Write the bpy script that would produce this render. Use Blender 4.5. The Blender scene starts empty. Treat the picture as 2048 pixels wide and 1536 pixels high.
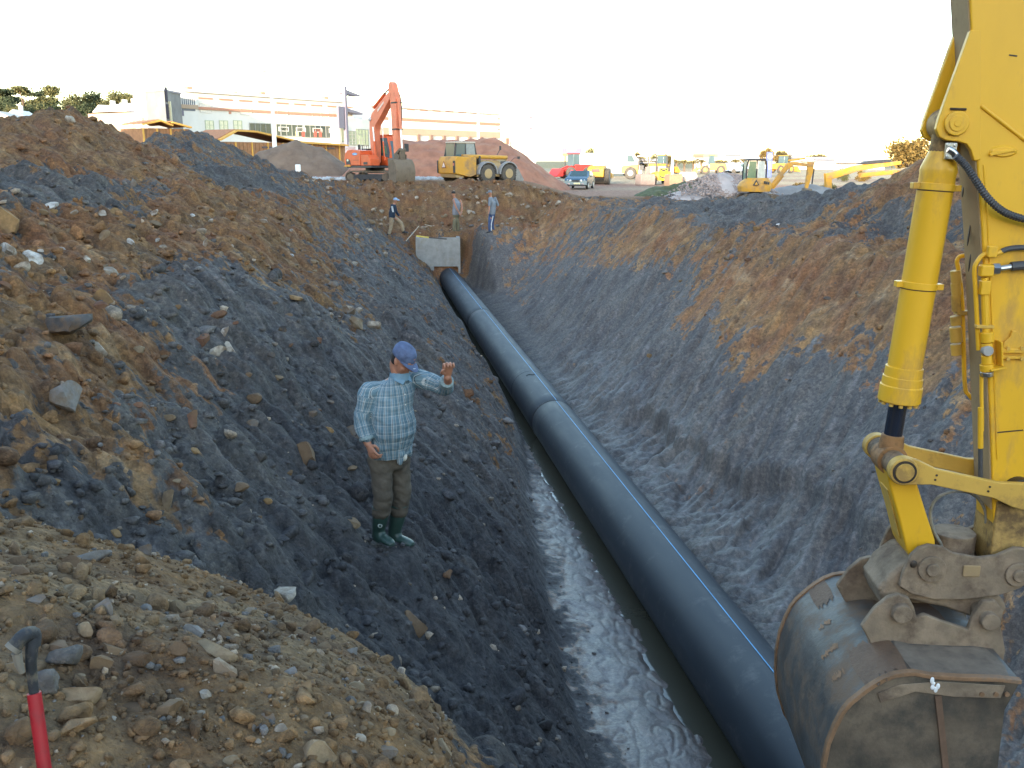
import bpy, bmesh, math, random
import numpy as np
from mathutils import Vector, Matrix

S = bpy.context.scene
COL = S.collection
R = math.radians
random.seed(7)
RNG = np.random.default_rng(11)

# ------------------------------------------------------------------ camera
HC = 2.2                                   # camera height over the site's plain
PITCH, YAW, FPX = R(13.5836), R(8.8695), 1850.0
cam = bpy.data.cameras.new('camera')
cam.sensor_width = 36.0
cam.lens = FPX / 2048 * 36.0
cam.clip_start = 0.05
cam.clip_end = 6000
cam_o = bpy.data.objects.new('camera', cam)
COL.objects.link(cam_o)
cam_o.location = (0, 0, HC)
cam_o.rotation_euler = (math.pi / 2 - PITCH, 0, -YAW)
S.camera = cam_o

# ------------------------------------------------------------------ light
SUN_EL, SUN_AZ = R(8.0), R(206.8)          # azimuth clockwise from +Y: low sun behind and to the left of the photographer
SUNV = Vector((math.sin(SUN_AZ) * math.cos(SUN_EL), math.cos(SUN_AZ) * math.cos(SUN_EL), math.sin(SUN_EL)))
world = bpy.data.worlds.new('World')
S.world = world
world.use_nodes = True
wn = world.node_tree
sky = wn.nodes.new('ShaderNodeTexSky')
sky.sky_type = 'NISHITA'
sky.sun_disc = False
sky.sun_elevation = SUN_EL
sky.sun_rotation = SUN_AZ
sky.air_density = 1.0
sky.dust_density = 0.6
sky.ozone_density = 1.0
bg = wn.nodes['Background']
bg.inputs['Strength'].default_value = 0.15
wn.links.new(sky.outputs['Color'], bg.inputs['Color'])

sun = bpy.data.lights.new('sun', 'SUN')
sun.energy = 2.0
sun.angle = R(0.6)
sun.color = (1.0, 0.86, 0.66)
sun_o = bpy.data.objects.new('sun', sun)
COL.objects.link(sun_o)
sun_o.rotation_euler = (-SUNV).to_track_quat('-Z', 'Y').to_euler()

S.view_settings.view_transform = 'Standard'
S.view_settings.look = 'None'
S.view_settings.gamma = 1.0
S.view_settings.use_curve_mapping = False
S.view_settings.exposure = 2.85

# ------------------------------------------------------------------ pixel <-> world helpers (2048 x 1536 photograph)
FW = np.array([math.sin(YAW) * math.cos(PITCH), math.cos(YAW) * math.cos(PITCH), -math.sin(PITCH)])
RT = np.array([math.cos(YAW), -math.sin(YAW), 0.0])
UP = np.cross(RT, FW)
CAMP = np.array([0.0, 0.0, HC])

def ray(x, y):
    return FW * FPX + RT * (x - 1024) + UP * (768 - y)

def at(x, y, Y=None, z=None, X=None):
    r = ray(x, y)
    t = Y / r[1] if Y is not None else (z - HC) / r[2] if z is not None else X / r[0]
    return CAMP + r * t

# ------------------------------------------------------------------ materials
MATS = {}

def new_mat(name):
    m = bpy.data.materials.new(name)
    m.use_nodes = True
    nt = m.node_tree
    return m, nt, nt.nodes['Principled BSDF']

def nd(nt, t, **kw):
    n = nt.nodes.new(t)
    for k, v in kw.items():
        if k in n.inputs.keys():
            n.inputs[k].default_value = v
        else:
            setattr(n, k, v)
    return n

def ramp(nt, fac, stops):
    r = nt.nodes.new('ShaderNodeValToRGB')
    el = r.color_ramp.elements
    while len(el) < len(stops):
        el.new(0.5)
    for e, (p, c) in zip(el, stops):
        e.position = p
        e.color = (*c, 1) if len(c) == 3 else c
    nt.links.new(fac, r.inputs['Fac'])
    return r.outputs['Color']

def mixc(nt, fac, a, b, mode='MIX'):
    n = nt.nodes.new('ShaderNodeMix')
    n.data_type = 'RGBA'
    n.blend_type = mode
    for s, v in ((n.inputs['Factor'], fac), (n.inputs[6], a), (n.inputs[7], b)):
        if hasattr(v, 'links') or isinstance(v, bpy.types.NodeSocket):
            nt.links.new(v, s)
        else:
            s.default_value = v if not isinstance(v, tuple) else ((*v, 1) if len(v) == 3 else v)
    return n.outputs[2]

def mat(name, col, rough=0.6, metal=0.0, var=0.15, scale=6.0, dirt=None, dirt_amt=0.0, dirt_scale=3.0, bump=0.0, bump_scale=40.0, spec=None, alpha=None, trans=0.0, streak=None):
    """Plain paint / cloth / stone with tonal variation and optional dirt (its own colour, in patches)."""
    if name in MATS:
        return MATS[name]
    m, nt, b = new_mat(name)
    tc = nt.nodes.new('ShaderNodeTexCoord')
    mp = nd(nt, 'ShaderNodeMapping')
    nt.links.new(tc.outputs['Object'], mp.inputs['Vector'])
    if streak:
        mp.inputs['Scale'].default_value = streak
    n1 = nd(nt, 'ShaderNodeTexNoise', Scale=scale, Detail=6.0, Roughness=0.62)
    nt.links.new(mp.outputs['Vector'], n1.inputs['Vector'])
    lo = tuple(max(0, c * (1 - var)) for c in col)
    hi = tuple(min(1, c * (1 + var)) for c in col)
    c = ramp(nt, n1.outputs['Fac'], [(0.3, lo), (0.7, hi)])
    if dirt:
        n2 = nd(nt, 'ShaderNodeTexNoise', Scale=dirt_scale, Detail=9.0, Roughness=0.68)
        nt.links.new(mp.outputs['Vector'], n2.inputs['Vector'])
        f = ramp(nt, n2.outputs['Fac'], [(0.62 - 0.3 * dirt_amt, (0, 0, 0)), (0.72 - 0.2 * dirt_amt, (min(1, .3 + dirt_amt),) * 3)])
        c = mixc(nt, f, c, dirt)
        rr = nt.nodes.new('ShaderNodeMapRange')
        nt.links.new(f, rr.inputs['Value'])
        rr.inputs['To Min'].default_value = rough
        rr.inputs['To Max'].default_value = max(rough, 0.88)
        nt.links.new(rr.outputs['Result'], b.inputs['Roughness'])
    else:
        b.inputs['Roughness'].default_value = rough
    nt.links.new(c, b.inputs['Base Color'])
    b.inputs['Metallic'].default_value = metal
    if spec is not None:
        b.inputs['Specular IOR Level'].default_value = spec
    if trans:
        b.inputs['Transmission Weight'].default_value = trans
    if bump:
        n3 = nd(nt, 'ShaderNodeTexNoise', Scale=bump_scale, Detail=8.0, Roughness=0.65)
        nt.links.new(tc.outputs['Object'], n3.inputs['Vector'])
        bp = nd(nt, 'ShaderNodeBump', Strength=bump, Distance=0.02)
        nt.links.new(n3.outputs['Fac'], bp.inputs['Height'])
        nt.links.new(bp.outputs['Normal'], b.inputs['Normal'])
    MATS[name] = m
    return m

# ------------------------------------------------------------------ object helpers
def tag(o, label=None, cat=None, group=None, kind=None):
    if label: o['label'] = label
    if cat: o['category'] = cat
    if group: o['group'] = group
    if kind: o['kind'] = kind
    return o

def thing(name, label, cat, loc=(0, 0, 0), rz=0.0, group=None):
    o = bpy.data.objects.new(name, None)
    o.empty_display_size = 0.2
    COL.objects.link(o)
    o.location = loc
    o.rotation_euler = (0, 0, rz)
    return tag(o, label, cat, group)

def link(name, me, parent=None):
    o = bpy.data.objects.new(name, me)
    COL.objects.link(o)
    if parent is not None:
        o.parent = parent
    return o

def np_mesh(name, V, F, mats=(), smooth=False, sharp=None):
    """Mesh from numpy arrays; F has a fixed corner count per face."""
    V = np.asarray(V, np.float32); F = np.asarray(F, np.int32)
    me = bpy.data.meshes.new(name)
    k = F.shape[1]
    me.vertices.add(len(V)); me.vertices.foreach_set('co', V.ravel())
    me.loops.add(F.size); me.loops.foreach_set('vertex_index', F.ravel())
    me.polygons.add(len(F)); me.polygons.foreach_set('loop_start', np.arange(0, F.size, k, dtype=np.int32))
    if smooth:
        me.polygons.foreach_set('use_smooth', np.ones(len(F), bool))
    for m in mats:
        me.materials.append(m)
    me.update(calc_edges=True)
    if smooth and sharp:
        me.set_sharp_from_angle(angle=R(sharp))
    return me

class MB:
    """Collects boxes, prisms, tubes and lathes and links them as ONE mesh object."""
    def __init__(self):
        self.bm = bmesh.new()

    def poly(self, pts):
        vs = [self.bm.verts.new(p) for p in pts]
        return self.bm.faces.new(vs)

    def box(self, c, s, rot=None, taper=1.0):
        M = Matrix.Translation(c)
        if rot is not None:
            M = M @ (rot if isinstance(rot, Matrix) else Matrix.Rotation(rot[0], 4, rot[1]))
        v = []
        for z in (-.5, .5):
            t = taper if z > 0 else 1.0
            for x, y in ((-.5, -.5), (.5, -.5), (.5, .5), (-.5, .5)):
                v.append(self.bm.verts.new(M @ Vector((x * s[0] * t, y * s[1] * t, z * s[2]))))
        for f in ((3, 2, 1, 0), (4, 5, 6, 7), (0, 1, 5, 4), (1, 2, 6, 5), (2, 3, 7, 6), (3, 0, 4, 7)):
            self.bm.faces.new([v[i] for i in f])
        return self

    def bar(self, a, b, w, h, up=(0, 0, 1)):
        """Rectangular bar from a to b: w across, h along up."""
        a = Vector(a); b = Vector(b); d = (b - a); L = d.length; d.normalize()
        u = Vector(up); s = d.cross(u)
        if s.length < 1e-5:
            u = Vector((1, 0, 0)); s = d.cross(u)
        s.normalize(); u = s.cross(d)
        M = Matrix((( s.x, d.x, u.x, (a.x + b.x) / 2), (s.y, d.y, u.y, (a.y + b.y) / 2), (s.z, d.z, u.z, (a.z + b.z) / 2), (0, 0, 0, 1)))
        return self.box((0, 0, 0), (w, L, h), M)

    def prism(self, pts, lo, hi, axis='y'):
        """Closed 2-D outline extruded between lo and hi. axis y: points are (x, z); x: (y, z); z: (x, y)."""
        def p(q, t):
            return (q[0], t, q[1]) if axis == 'y' else (t, q[0], q[1]) if axis == 'x' else (q[0], q[1], t)
        a = [self.bm.verts.new(p(q, lo)) for q in pts]
        b = [self.bm.verts.new(p(q, hi)) for q in pts]
        n = len(pts)
        for i in range(n):
            self.bm.faces.new((a[i], a[(i + 1) % n], b[(i + 1) % n], b[i]))
        self.bm.faces.new(a[::-1]); self.bm.faces.new(b)
        return self

    def cyl(self, a, b, r0, r1=None, n=16, cap=True):
        return self.lathe(a, b, [(0, r0), (1, r0 if r1 is None else r1)], n, cap)

    def lathe(self, a, b, prof, n=16, cap=True):
        """prof: list of (t along a->b in 0..1, radius)."""
        a = Vector(a); b = Vector(b); d = b - a
        dn = d.normalized()
        s = dn.orthogonal().normalized(); u = dn.cross(s)
        rings = []
        for t, r in prof:
            c = a + d * t
            rings.append([self.bm.verts.new(c + (s * math.cos(2 * math.pi * i / n) + u * math.sin(2 * math.pi * i / n)) * max(r, 1e-4)) for i in range(n)])
        for A, B in zip(rings, rings[1:]):
            for i in range(n):
                self.bm.faces.new((A[i], A[(i + 1) % n], B[(i + 1) % n], B[i]))
        if cap:
            self.bm.faces.new(rings[0][::-1]); self.bm.faces.new(rings[-1])
        return self

    def tube(self, path, r, n=8, cap=True, ribs=None):
        """Swept tube; r a number or one radius per point."""
        P = [Vector(p) for p in path]
        rr = r if hasattr(r, '__len__') else [r] * len(P)
        rings = []; prev = None
        for i, p in enumerate(P):
            d = (P[min(i + 1, len(P) - 1)] - P[max(i - 1, 0)]).normalized()
            if prev is None:
                s = d.orthogonal().normalized()
            else:
                s = (prev - d * prev.dot(d)).normalized()
            prev = s; u = d.cross(s)
            rings.append([self.bm.verts.new(p + (s * math.cos(2 * math.pi * k / n) + u * math.sin(2 * math.pi * k / n)) * rr[i]) for k in range(n)])
        for A, B in zip(rings, rings[1:]):
            for i in range(n):
                self.bm.faces.new((A[i], A[(i + 1) % n], B[(i + 1) % n], B[i]))
        if cap:
            self.bm.faces.new(rings[0][::-1]); self.bm.faces.new(rings[-1])
        return self

    def ball(self, c, r, seg=12, rings=8):
        r = r if hasattr(r, '__len__') else (r, r, r)
        M = Matrix.Translation(c) @ Matrix.Diagonal((*r, 1))
        bmesh.ops.create_uvsphere(self.bm, u_segments=seg, v_segments=rings, radius=1, matrix=M)
        return self

    def build(self, name, m, parent=None, bevel=0.0, smooth=35, seg=2):
        bm = self.bm
        bmesh.ops.recalc_face_normals(bm, faces=bm.faces)
        me = bpy.data.meshes.new(name)
        bm.to_mesh(me); bm.free()
        for mm in (m if isinstance(m, (list, tuple)) else [m]):
            me.materials.append(mm)
        if smooth:
            me.polygons.foreach_set('use_smooth', np.ones(len(me.polygons), bool))
            me.set_sharp_from_angle(angle=R(smooth))
        o = link(name, me, parent)
        if bevel:
            b = o.modifiers.new('bevel', 'BEVEL'); b.width = bevel; b.segments = seg; b.limit_method = 'ANGLE'; b.angle_limit = R(40); b.harden_normals = True
        return o

def copy_tree(o, parent=None):
    c = o.copy(); COL.objects.link(c)
    if parent is not None:
        c.parent = parent
    for ch in [x for x in o.children]:
        copy_tree(ch, c)
    return c

def spline(pts, n=8):
    """Catmull-Rom through the points."""
    P = [Vector(p) for p in pts]; out = []
    for i in range(len(P) - 1):
        p0, p1, p2, p3 = P[max(i - 1, 0)], P[i], P[i + 1], P[min(i + 2, len(P) - 1)]
        for k in range(n):
            t = k / n
            out.append(0.5 * ((2 * p1) + (p2 - p0) * t + (2 * p0 - 5 * p1 + 4 * p2 - p3) * t * t + (3 * p1 - p0 - 3 * p2 + p3) * t ** 3))
    out.append(P[-1])
    return out
# ================================================================== ground: numpy noise
def _h(ix, iy, seed):
    h = (ix.astype(np.int64) * 374761393 + iy.astype(np.int64) * 668265263 + seed * 1442695041) & 0xFFFFFFFF
    h = ((h ^ (h >> 13)) * 1274126177) & 0xFFFFFFFF
    h = ((h ^ (h >> 16)) * 2246822519) & 0xFFFFFFFF
    return (h ^ (h >> 15)).astype(np.float64) / 4294967295.0

def vnoise(x, y, seed=0):
    ix = np.floor(x); iy = np.floor(y); fx = x - ix; fy = y - iy
    ix = ix.astype(np.int64); iy = iy.astype(np.int64)
    sx = fx * fx * fx * (fx * (fx * 6 - 15) + 10); sy = fy * fy * fy * (fy * (fy * 6 - 15) + 10)
    def g(i, j, dx, dy):
        a = _h(i, j, seed) * 2 * np.pi
        return np.cos(a) * dx + np.sin(a) * dy
    n00 = g(ix, iy, fx, fy); n10 = g(ix + 1, iy, fx - 1, fy)
    n01 = g(ix, iy + 1, fx, fy - 1); n11 = g(ix + 1, iy + 1, fx - 1, fy - 1)
    a = n00 + (n10 - n00) * sx; b = n01 + (n11 - n01) * sx
    return (a + (b - a) * sy) * 1.5          # about -1..1

def fbm(x, y, oct=4, seed=0, gain=0.5):
    s = 0.0; a = 1.0; f = 1.0; tot = 0.0
    for o in range(oct):
        s = s + a * vnoise(x * f + 17.3 * o, y * f - 9.1 * o, seed + o); tot += a
        a *= gain; f *= 2.03
    return s / tot

def clods(x, y, seed, fill=0.6, pw=1.0):
    """Rounded lumps: one possible lump per unit cell. Returns the height in 0..1."""
    ix = np.floor(x).astype(np.int64); iy = np.floor(y).astype(np.int64)
    out = np.zeros_like(x)
    for dx in (-1, 0, 1):
        for dy in (-1, 0, 1):
            jx = ix + dx; jy = iy + dy
            px = jx + _h(jx, jy, seed); py = jy + _h(jx, jy, seed + 1)
            r = 0.25 + 0.55 * _h(jx, jy, seed + 2); hh = _h(jx, jy, seed + 3)
            th = _h(jx, jy, seed + 4) * np.pi; e = 0.6 + 0.8 * _h(jx, jy, seed + 5)
            c, s = np.cos(th), np.sin(th)
            ux = (x - px) * c + (y - py) * s; uy = (-(x - px) * s + (y - py) * c) * e
            d2 = (np.abs(ux) ** 2.6 + np.abs(uy) ** 2.6) / r ** 2.6
            out = np.maximum(out, np.where(hh < fill, r * np.sqrt(np.clip(1 - d2, 0, 1)) , 0))
    return out

def sm(a, b, x):
    t = np.clip((x - a) / (b - a), 0, 1)
    return t * t * (3 - 2 * t)

def smax(a, b, k):
    h = np.clip(0.5 + 0.5 * (a - b) / k, 0, 1)
    return b + (a - b) * h + k * h * (1 - h)

def pwl(X, xs, zs):
    """Piecewise-linear profile whose knots may be arrays."""
    out = np.broadcast_to(np.asarray(zs[0], float), X.shape).copy()
    for i in range(len(xs) - 1):
        t = np.clip((X - xs[i]) / (np.asarray(xs[i + 1]) - xs[i]), 0, 1)
        out = out + (np.asarray(zs[i + 1]) - zs[i]) * t
    return out

def seg_dist(X, Y, pts):
    d = np.full(X.shape, 1e9)
    for (ax, ay), (bx, by) in zip(pts, pts[1:]):
        vx, vy = bx - ax, by - ay
        t = np.clip(((X - ax) * vx + (Y - ay) * vy) / (vx * vx + vy * vy), 0, 1)
        d = np.minimum(d, np.hypot(X - ax - t * vx, Y - ay - t * vy))
    return d

RIDGE = [(-260, 6), (-80, 4), (-47, 0), (-36, -66), (30, -75), (160, -70)]
HEAP_EDGE = [(-6, 6.5), (-2.6, 4.5), (-1.35, 3.9), (-0.9, 4.0), (-0.55, 3.95), (-0.25, 3.8), (0.12, 3.5), (0.26, 3.2), (0.25, 2.6), (0.22, 1.8), (0.25, 0), (0.5, -8)]

def heap_side(X, Y):
    """Signed distance to the edge of the brown heap the photographer stands on (negative on the heap)."""
    d = seg_dist(X, Y, HEAP_EDGE)
    yl = np.interp(X, [-6, -2.6, -1.35, -0.9, -0.55, -0.25, 0.12, 0.26], [6.5, 4.5, 3.9, 4.0, 3.95, 3.8, 3.5, 3.2])
    xl = np.interp(Y, [-8, 0, 1.8, 2.6, 3.2], [0.5, 0.25, 0.22, .25, .26])
    inside = np.where(Y > 3.2, (Y < yl) & (X < 0.26), X < xl)
    return np.where(inside, -d, d)

def trench_toes(Y):
    return (np.interp(Y, [0, 5, 7.3, 9.5, 13, 17, 20], [1.6, 1.75, 1.88, 2.04, 2.39, 2.9, 3.08]),
            np.interp(Y, [0, 8, 10, 12, 15, 20, 28, 36], [5.1, 4.95, 4.75, 4.8, 4.6, 4.55, 4.9, 5.2]))

def H0(X, Y):
    """Shape of the site without its roughness."""
    X = np.asarray(X, float); Y = np.asarray(Y, float)
    wob = 0.35 * vnoise(Y * 0.23, X * 0.08, 91)
    tl, tr = trench_toes(Y)
    # left bank
    u = np.clip((tl - X) / (tl + 2.1), 0, 1)
    low = np.where(X > tl, -3.25 - (X - tl) * 1.2, -3.25 + 4.05 * u ** 0.75)
    c = np.interp(Y, [-5, 10, 15, 18, 21, 24, 26, 28.5, 31, 36, 40.5, 45, 49, 53, 58], [1.8, 2.1, 2.25, 2.4, 2.55, 3.05, 3.38, 3.25, 2.82, 2.52, 2.98, 3.4, 3.1, 1.9, 1.0])
    hi = pwl(X, [-19, -15, -9.0, -7.4, -4.6, -3.2, -2.1], [0 * c, 0 * c + .2, c - .3, c, 1.7 + 0 * c, 1.25 + 0 * c, 0.8 + 0 * c])
    left = np.where(X < -2.1, hi, low) + wob * sm(2.5, 0, X) * 0.4
    # right bank
    b9 = np.interp(Y, [0, 20, 27, 35, 42, 48], [.6, .6, .58, .35, .15, .0])
    hr = np.interp(Y, [3, 8, 14, 17.5, 18.6, 19.9, 22, 24.8, 27.5, 31, 36, 42, 50], [.9, 1.9, 2.6, 2.85, 2.65, 2.2, 1.65, 1.3, .9, .6, .3, .1, .0])
    right = pwl(X, [tr, tr + 1.0, 9.0 + 0 * tr, 10.4 + 0 * tr, 12.8 + 0 * tr, 15 + 0 * tr, 19 + 0 * tr, 23 + 0 * tr],
                [-3.15 + 0 * b9, -2.5 + 0 * b9, b9, b9 + .12, hr, hr, .25 + 0 * b9, 0 * b9])
    right = np.where(X < tr, -3.15 - (tr - X) * 1.0, right) + wob * 0.5 * sm(4.6, 7, X)
    lx = np.interp(Y, [4, 9.6, 12, 15.6, 18.3, 22], [6.3, 6.1, 5.95, 5.5, 5.3, 5.0]) + 0.20 * vnoise(Y * 0.9, X * 0 + 3.3, 33) + .12 * vnoise(Y * 2.6, X * 0 + 1.3, 34)       # a small cut ledge low on the near right bank
    right = right - 0.46 * sm(lx + .06, lx - .02, X) * sm(4.4, 5.2, X) * sm(19, 16, Y) * (.7 + .5 * vnoise(Y * .5, X * 0 + 7, 36))
    # floor of the trench
    xf = X + (.14 * fbm(Y * 1.3, X * .3, 3, 401) + .05 * vnoise(Y * 5, X, 404)) * sm(3.45, 3.0, X)
    floor = np.interp(xf, [1.2, 2.1, 2.6, 2.9, 3.08, 3.2, 3.62, 4.1, 4.35, 5.6], [-3.02, -3.1, -3.155, -3.215, -3.28, -3.42, -3.46, -3.36, -3.2, -3.0])
    z = smax(smax(left, floor, .10), right, .10)
    # fill across the far end of the trench
    rs = sm(4.2, 5.3, X); yf = 42.6 - 2.5 * rs
    f = np.where(Y < yf, -1.12 + .15 * rs - (yf - Y) * (1.4 - .75 * rs), np.interp(Y, [42.6, 44, 45.5, 47.5, 49.5, 52.5], [-1.12, -1.05, -.55, .5, .86, 1.02]) + .15 * rs * sm(46, 44, Y))
    f = f - 0.5 * np.clip(np.abs(X - 2.5) - 6, 0, 30)
    z = smax(z, f, .25)
    # plain and plateau beyond
    g0 = 1.05 * sm(14, 9, X) * sm(92, 76, Y) * sm(44, 50, Y)
    g0 = g0 + 10 * np.exp(-(((X + 105) / 75) ** 2 + ((Y - 290) / 60) ** 2))
    z = z + (g0 - z) * sm(51, 57, Y)
    # tail of the trench behind the photographer
    z = z + (0.5 - z) * sm(-4, -12, Y)
    # the heap under the photographer
    hs = heap_side(X, Y)
    zt = .56 - .44 * (np.clip(X, -3, 2) + .4) - .4 * (np.clip(Y, 2.2, 5) - 3)
    zh = zt + 0.1 - 1.15 * np.clip(hs + 0.1, 0, 9) ** 1.0 - 0.12 * np.exp(-(hs / 0.25) ** 2)
    z = smax(z, np.where(Y > -14, zh, -9), .12)
    # hillside behind the photographer
    d = seg_dist(X, Y, RIDGE)
    z = z + 19.5 * sm(36, 0, d) ** 1.0 * sm(-14, -30, X + np.clip(Y, -200, 0) * 0.55)
    return z

def H(X, Y, fine=True):
    X = np.asarray(X, float); Y = np.asarray(Y, float)
    z = H0(X, Y)
    tl, tr = trench_toes(Y)
    hs = heap_side(X, Y)
    heap = sm(0.15, -0.1, hs) * (Y < 12)
    flo = sm(tl - .25, tl + .1, X) * sm(tr + .2, tr - .1, X) * sm(41, 39, Y)
    lf = sm(tl + .05, tl - .4, X) * sm(58, 51, Y)
    rg = sm(tr - .05, tr + .4, X) * sm(58, 51, Y)
    bank = sm(38.5, 41, Y) * (1 - flo) * sm(54, 51, Y) * sm(-4, -2, X) * sm(11, 8, X)
    upper = sm(8.5, 10, X) + sm(-2.0, -3.6, X)
    far = sm(48, 58, Y)
    amp = np.clip(1 - far, 0.12, 1)
    # big rolls
    z = z + amp * (1 - flo) * (1 - .5 * heap) * (0.16 * fbm(X * .55, Y * .55, 3, 5) + 0.10 * upper * fbm(X * 1.1, Y * 1.1, 2, 8))
    # drag marks and slides down the banks: long in X, short in Y, slightly turned
    yl = Y + 0.65 * X
    z = z + lf * (1 - heap) * (0.11 * fbm(X * .45, yl * 2.2, 3, 21) - .06 * (1 - np.abs(vnoise(X * .4, yl * 2.8, 27))) ** 5 * sm(5, 9, Y) + 0.05 * vnoise(X * .7, yl * 6.5, 24) * sm(6, 12, Y))
    yr = Y - 0.95 * X
    z = z + rg * sm(10.5, 8.5, X) * (0.13 * fbm(X * .4, yr * 1.7, 3, 31) + 0.022 * vnoise(X * .6, yr * 5.2, 35) - .09 * (1 - np.abs(vnoise(X * .35, yr * 2.6, 37))) ** 5)
    z = z + bank * (.34 * fbm(X * .8, Y * 1.1, 4, 61) + .20 * np.abs(vnoise(X * 1.1, Y * .35, 64)))
    # clods
    k = lf * (1 - heap) * (0.75 + .5 * fbm(X * .5, Y * .5, 2, 40))
    kr = rg * np.clip(0.45 + .7 * upper + .7 * fbm(X * .4, Y * .4, 2, 44), 0.05, 1)
    kk = np.clip(k + kr * .8 + .06 * heap + .8 * bank, 0, 1.2) * amp
    z = z + kk * 0.36 * clods(X / .62, Y / .62, 50, .38) * (0.6 + .35 * upper)
    z = z + kk * 0.22 * clods(X / .27, Y / .27, 60, .55)
    if fine:
        kf = np.clip(kk + .22 * heap, 0, 1)
        RR = np.hypot(X, Y); nf = sm(15, 8, RR)
        z = z + nf * kf * 0.095 * clods(X / .125, Y / .125, 70, .65)
        z = z - np.clip(kf, 0, 1) * (1 - flo) * 0.06 * np.abs(fbm(X * 2.6, Y * 2.6, 3, 88)) ** .8
        z = z + np.clip(kf, .15, 1) * (1 - flo) * (0.035 * fbm(X * 4, Y * 4, 2, 80) + .012 * nf * vnoise(X * 12, Y * 12, 82) + .012 * sm(6, 4, RR) * vnoise(X * 28, Y * 28, 84))
        rw = sm(4.05, 4.4, X) * sm(7.0, 6.0, X) * sm(30, 20, Y)
        z = z + rw * (.06 * np.abs(fbm(X * 1.7, Y * 1.5, 3, 410)) - .06 * (1 - np.abs(vnoise(X * 1.7, Y * 1.9, 413))) ** 8 + .08 * clods(X / .22, Y / .22, 415, .45))
        # footing trodden where the man stands
        w = np.exp(-((X - .13) / .25) ** 4 - ((Y - 7.3) / .27) ** 4)
        z = z + (-.93 + .015 * fbm(X * 6, Y * 6, 2, 420) - z) * w * .92
        # mud on the floor: slumped ripples that run along the trench
        wx = X + .12 * fbm(X * 2, Y * 2, 2, 95)
        wv = np.abs(vnoise(wx * 4.5 - .9 * Y, Y * 2.6 + X * 1.5, 92))
        z = z + flo * (-.022 * (1 - wv) ** 8 + 0.016 * fbm(wx * 4.0 + .5 * Y, Y * 2.2, 3, 90) + 0.005 * vnoise(wx * 14, Y * 6 - 3 * X, 97) + .012 * np.clip(fbm(X * 2.2, Y * 1.4, 2, 99), 0, 1))
    return z

def ground(x, y):
    return float(H(np.array([x]), np.array([y]))[0])

def hit(px, py, lo=2.0, hi=70.0):
    """First point of the ground on the line of sight through a photograph pixel."""
    r = ray(px, py); t = np.exp(np.linspace(np.log(lo), np.log(hi), 900)) / FPX
    P = CAMP + np.outer(t, r)
    below = P[:, 2] < H(P[:, 0], P[:, 1], False)
    i = int(np.argmax(below)) if below.any() else len(t) - 1
    return P[i]

# ---- soil colours (albedo)
GREY = np.array([.132, .119, .108]); DGREY = np.array([.060, .057, .063]); BLUEG = np.array([.20, .182, .178])
OCHRE = np.array([.28, .158, .070]); RUST = np.array([.215, .094, .047]); TAN = np.array([.36, .245, .14]); UMBER = np.array([.125, .075, .045]); PALE = np.array([.42, .33, .25])

# (px, py, reach across m, reach along the trench m, weight): + brown earth, - grey clay; taken to the ground where they are seen
PATCH = [(120, 250, 2.6, 6, 2.0), (60, 290, 2.0, 5, 1.0), (250, 310, 1.6, 4, 1.3), (480, 410, 1.0, 8, 1.0), (400, 400, .8, 6, .9), (60, 330, 1.0, 3.0, -1.0), (300, 370, 1.4, 4, -1.2), (480, 350, 1.6, 6, -1.2), (180, 400, 1.0, 1.6, -.9),
         (250, 500, .8, 2.2, 1.1), (430, 470, .8, 3.0, 1.0), (100, 470, .5, 1.2, .4), (560, 450, .7, 4, .9), (640, 420, 1, 5, .8), (420, 580, .9, 2.0, -1.1), (560, 640, 1.2, 3.0, -.7), (620, 560, .8, 3, .5), (700, 660, .6, 3, .2),
         (250, 700, .7, 1.2, .5), (120, 820, .8, .9, .7), (60, 620, .5, 1, .5), (400, 860, .7, .8, -.3), (330, 760, .6, .8, .4), (600, 900, .8, 1.5, -.8), (900, 1050, 1.2, 2.5, -1.5), (700, 1150, 1.0, 2.0, -1.3), (860, 850, 1.0, 3, -1.2), (820, 620, 1, 6, -.6),
         (1000, 1300, .9, 3, -1.5), (300, 960, .6, .8, .1),
         (900, 430, 3, 5, 1.2), (760, 400, 2.0, 4, .9), (1080, 400, 3, 6, .9), (900, 370, 4, 5, .6),
         (1330, 470, 1.0, 2.5, 1.0), (1240, 500, 1.2, 3, .7), (1450, 480, .9, 2.0, 1.1), (1420, 600, 1.0, 1.6, 1.0), (1560, 560, .8, 1.6, .5), (1640, 580, .8, 1.6, .8), (1760, 520, 1.2, 1.6, 1.1), (1850, 600, .9, 1.3, .9), (1560, 640, .9, 1.2, .5), (1480, 760, .8, 1.2, .2), (1880, 700, .7, 1.0, .6),
         (1250, 650, 1.5, 5, -1.2), (1150, 600, 1.2, 5, -1.0), (1300, 820, 1.0, 2.5, -1.4), (1600, 850, 1.0, 1.6, -1.3), (1700, 980, 1.0, 1.5, -1.3), (1500, 440, 1.2, 2, -.6), (1560, 420, 2.2, 4, -1.0), (1500, 395, 2.5, 5, -1.4), (1800, 400, 1.5, 2.0, -.6), (1780, 345, 2.0, 3.0, 2.0), (1760, 440, .9, 1.8, -.9), (1650, 380, 1.5, 3, -.8), (1860, 320, 2.0, 3.0, 2.2), (1700, 420, 1.2, 2, .8), (1130, 480, 1.5, 5, -.5), (1120, 430, 1.5, 5, .7)]
PATCHW = [(*hit(a, b)[:2], c, d, e) for a, b, c, d, e in PATCH]

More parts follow.
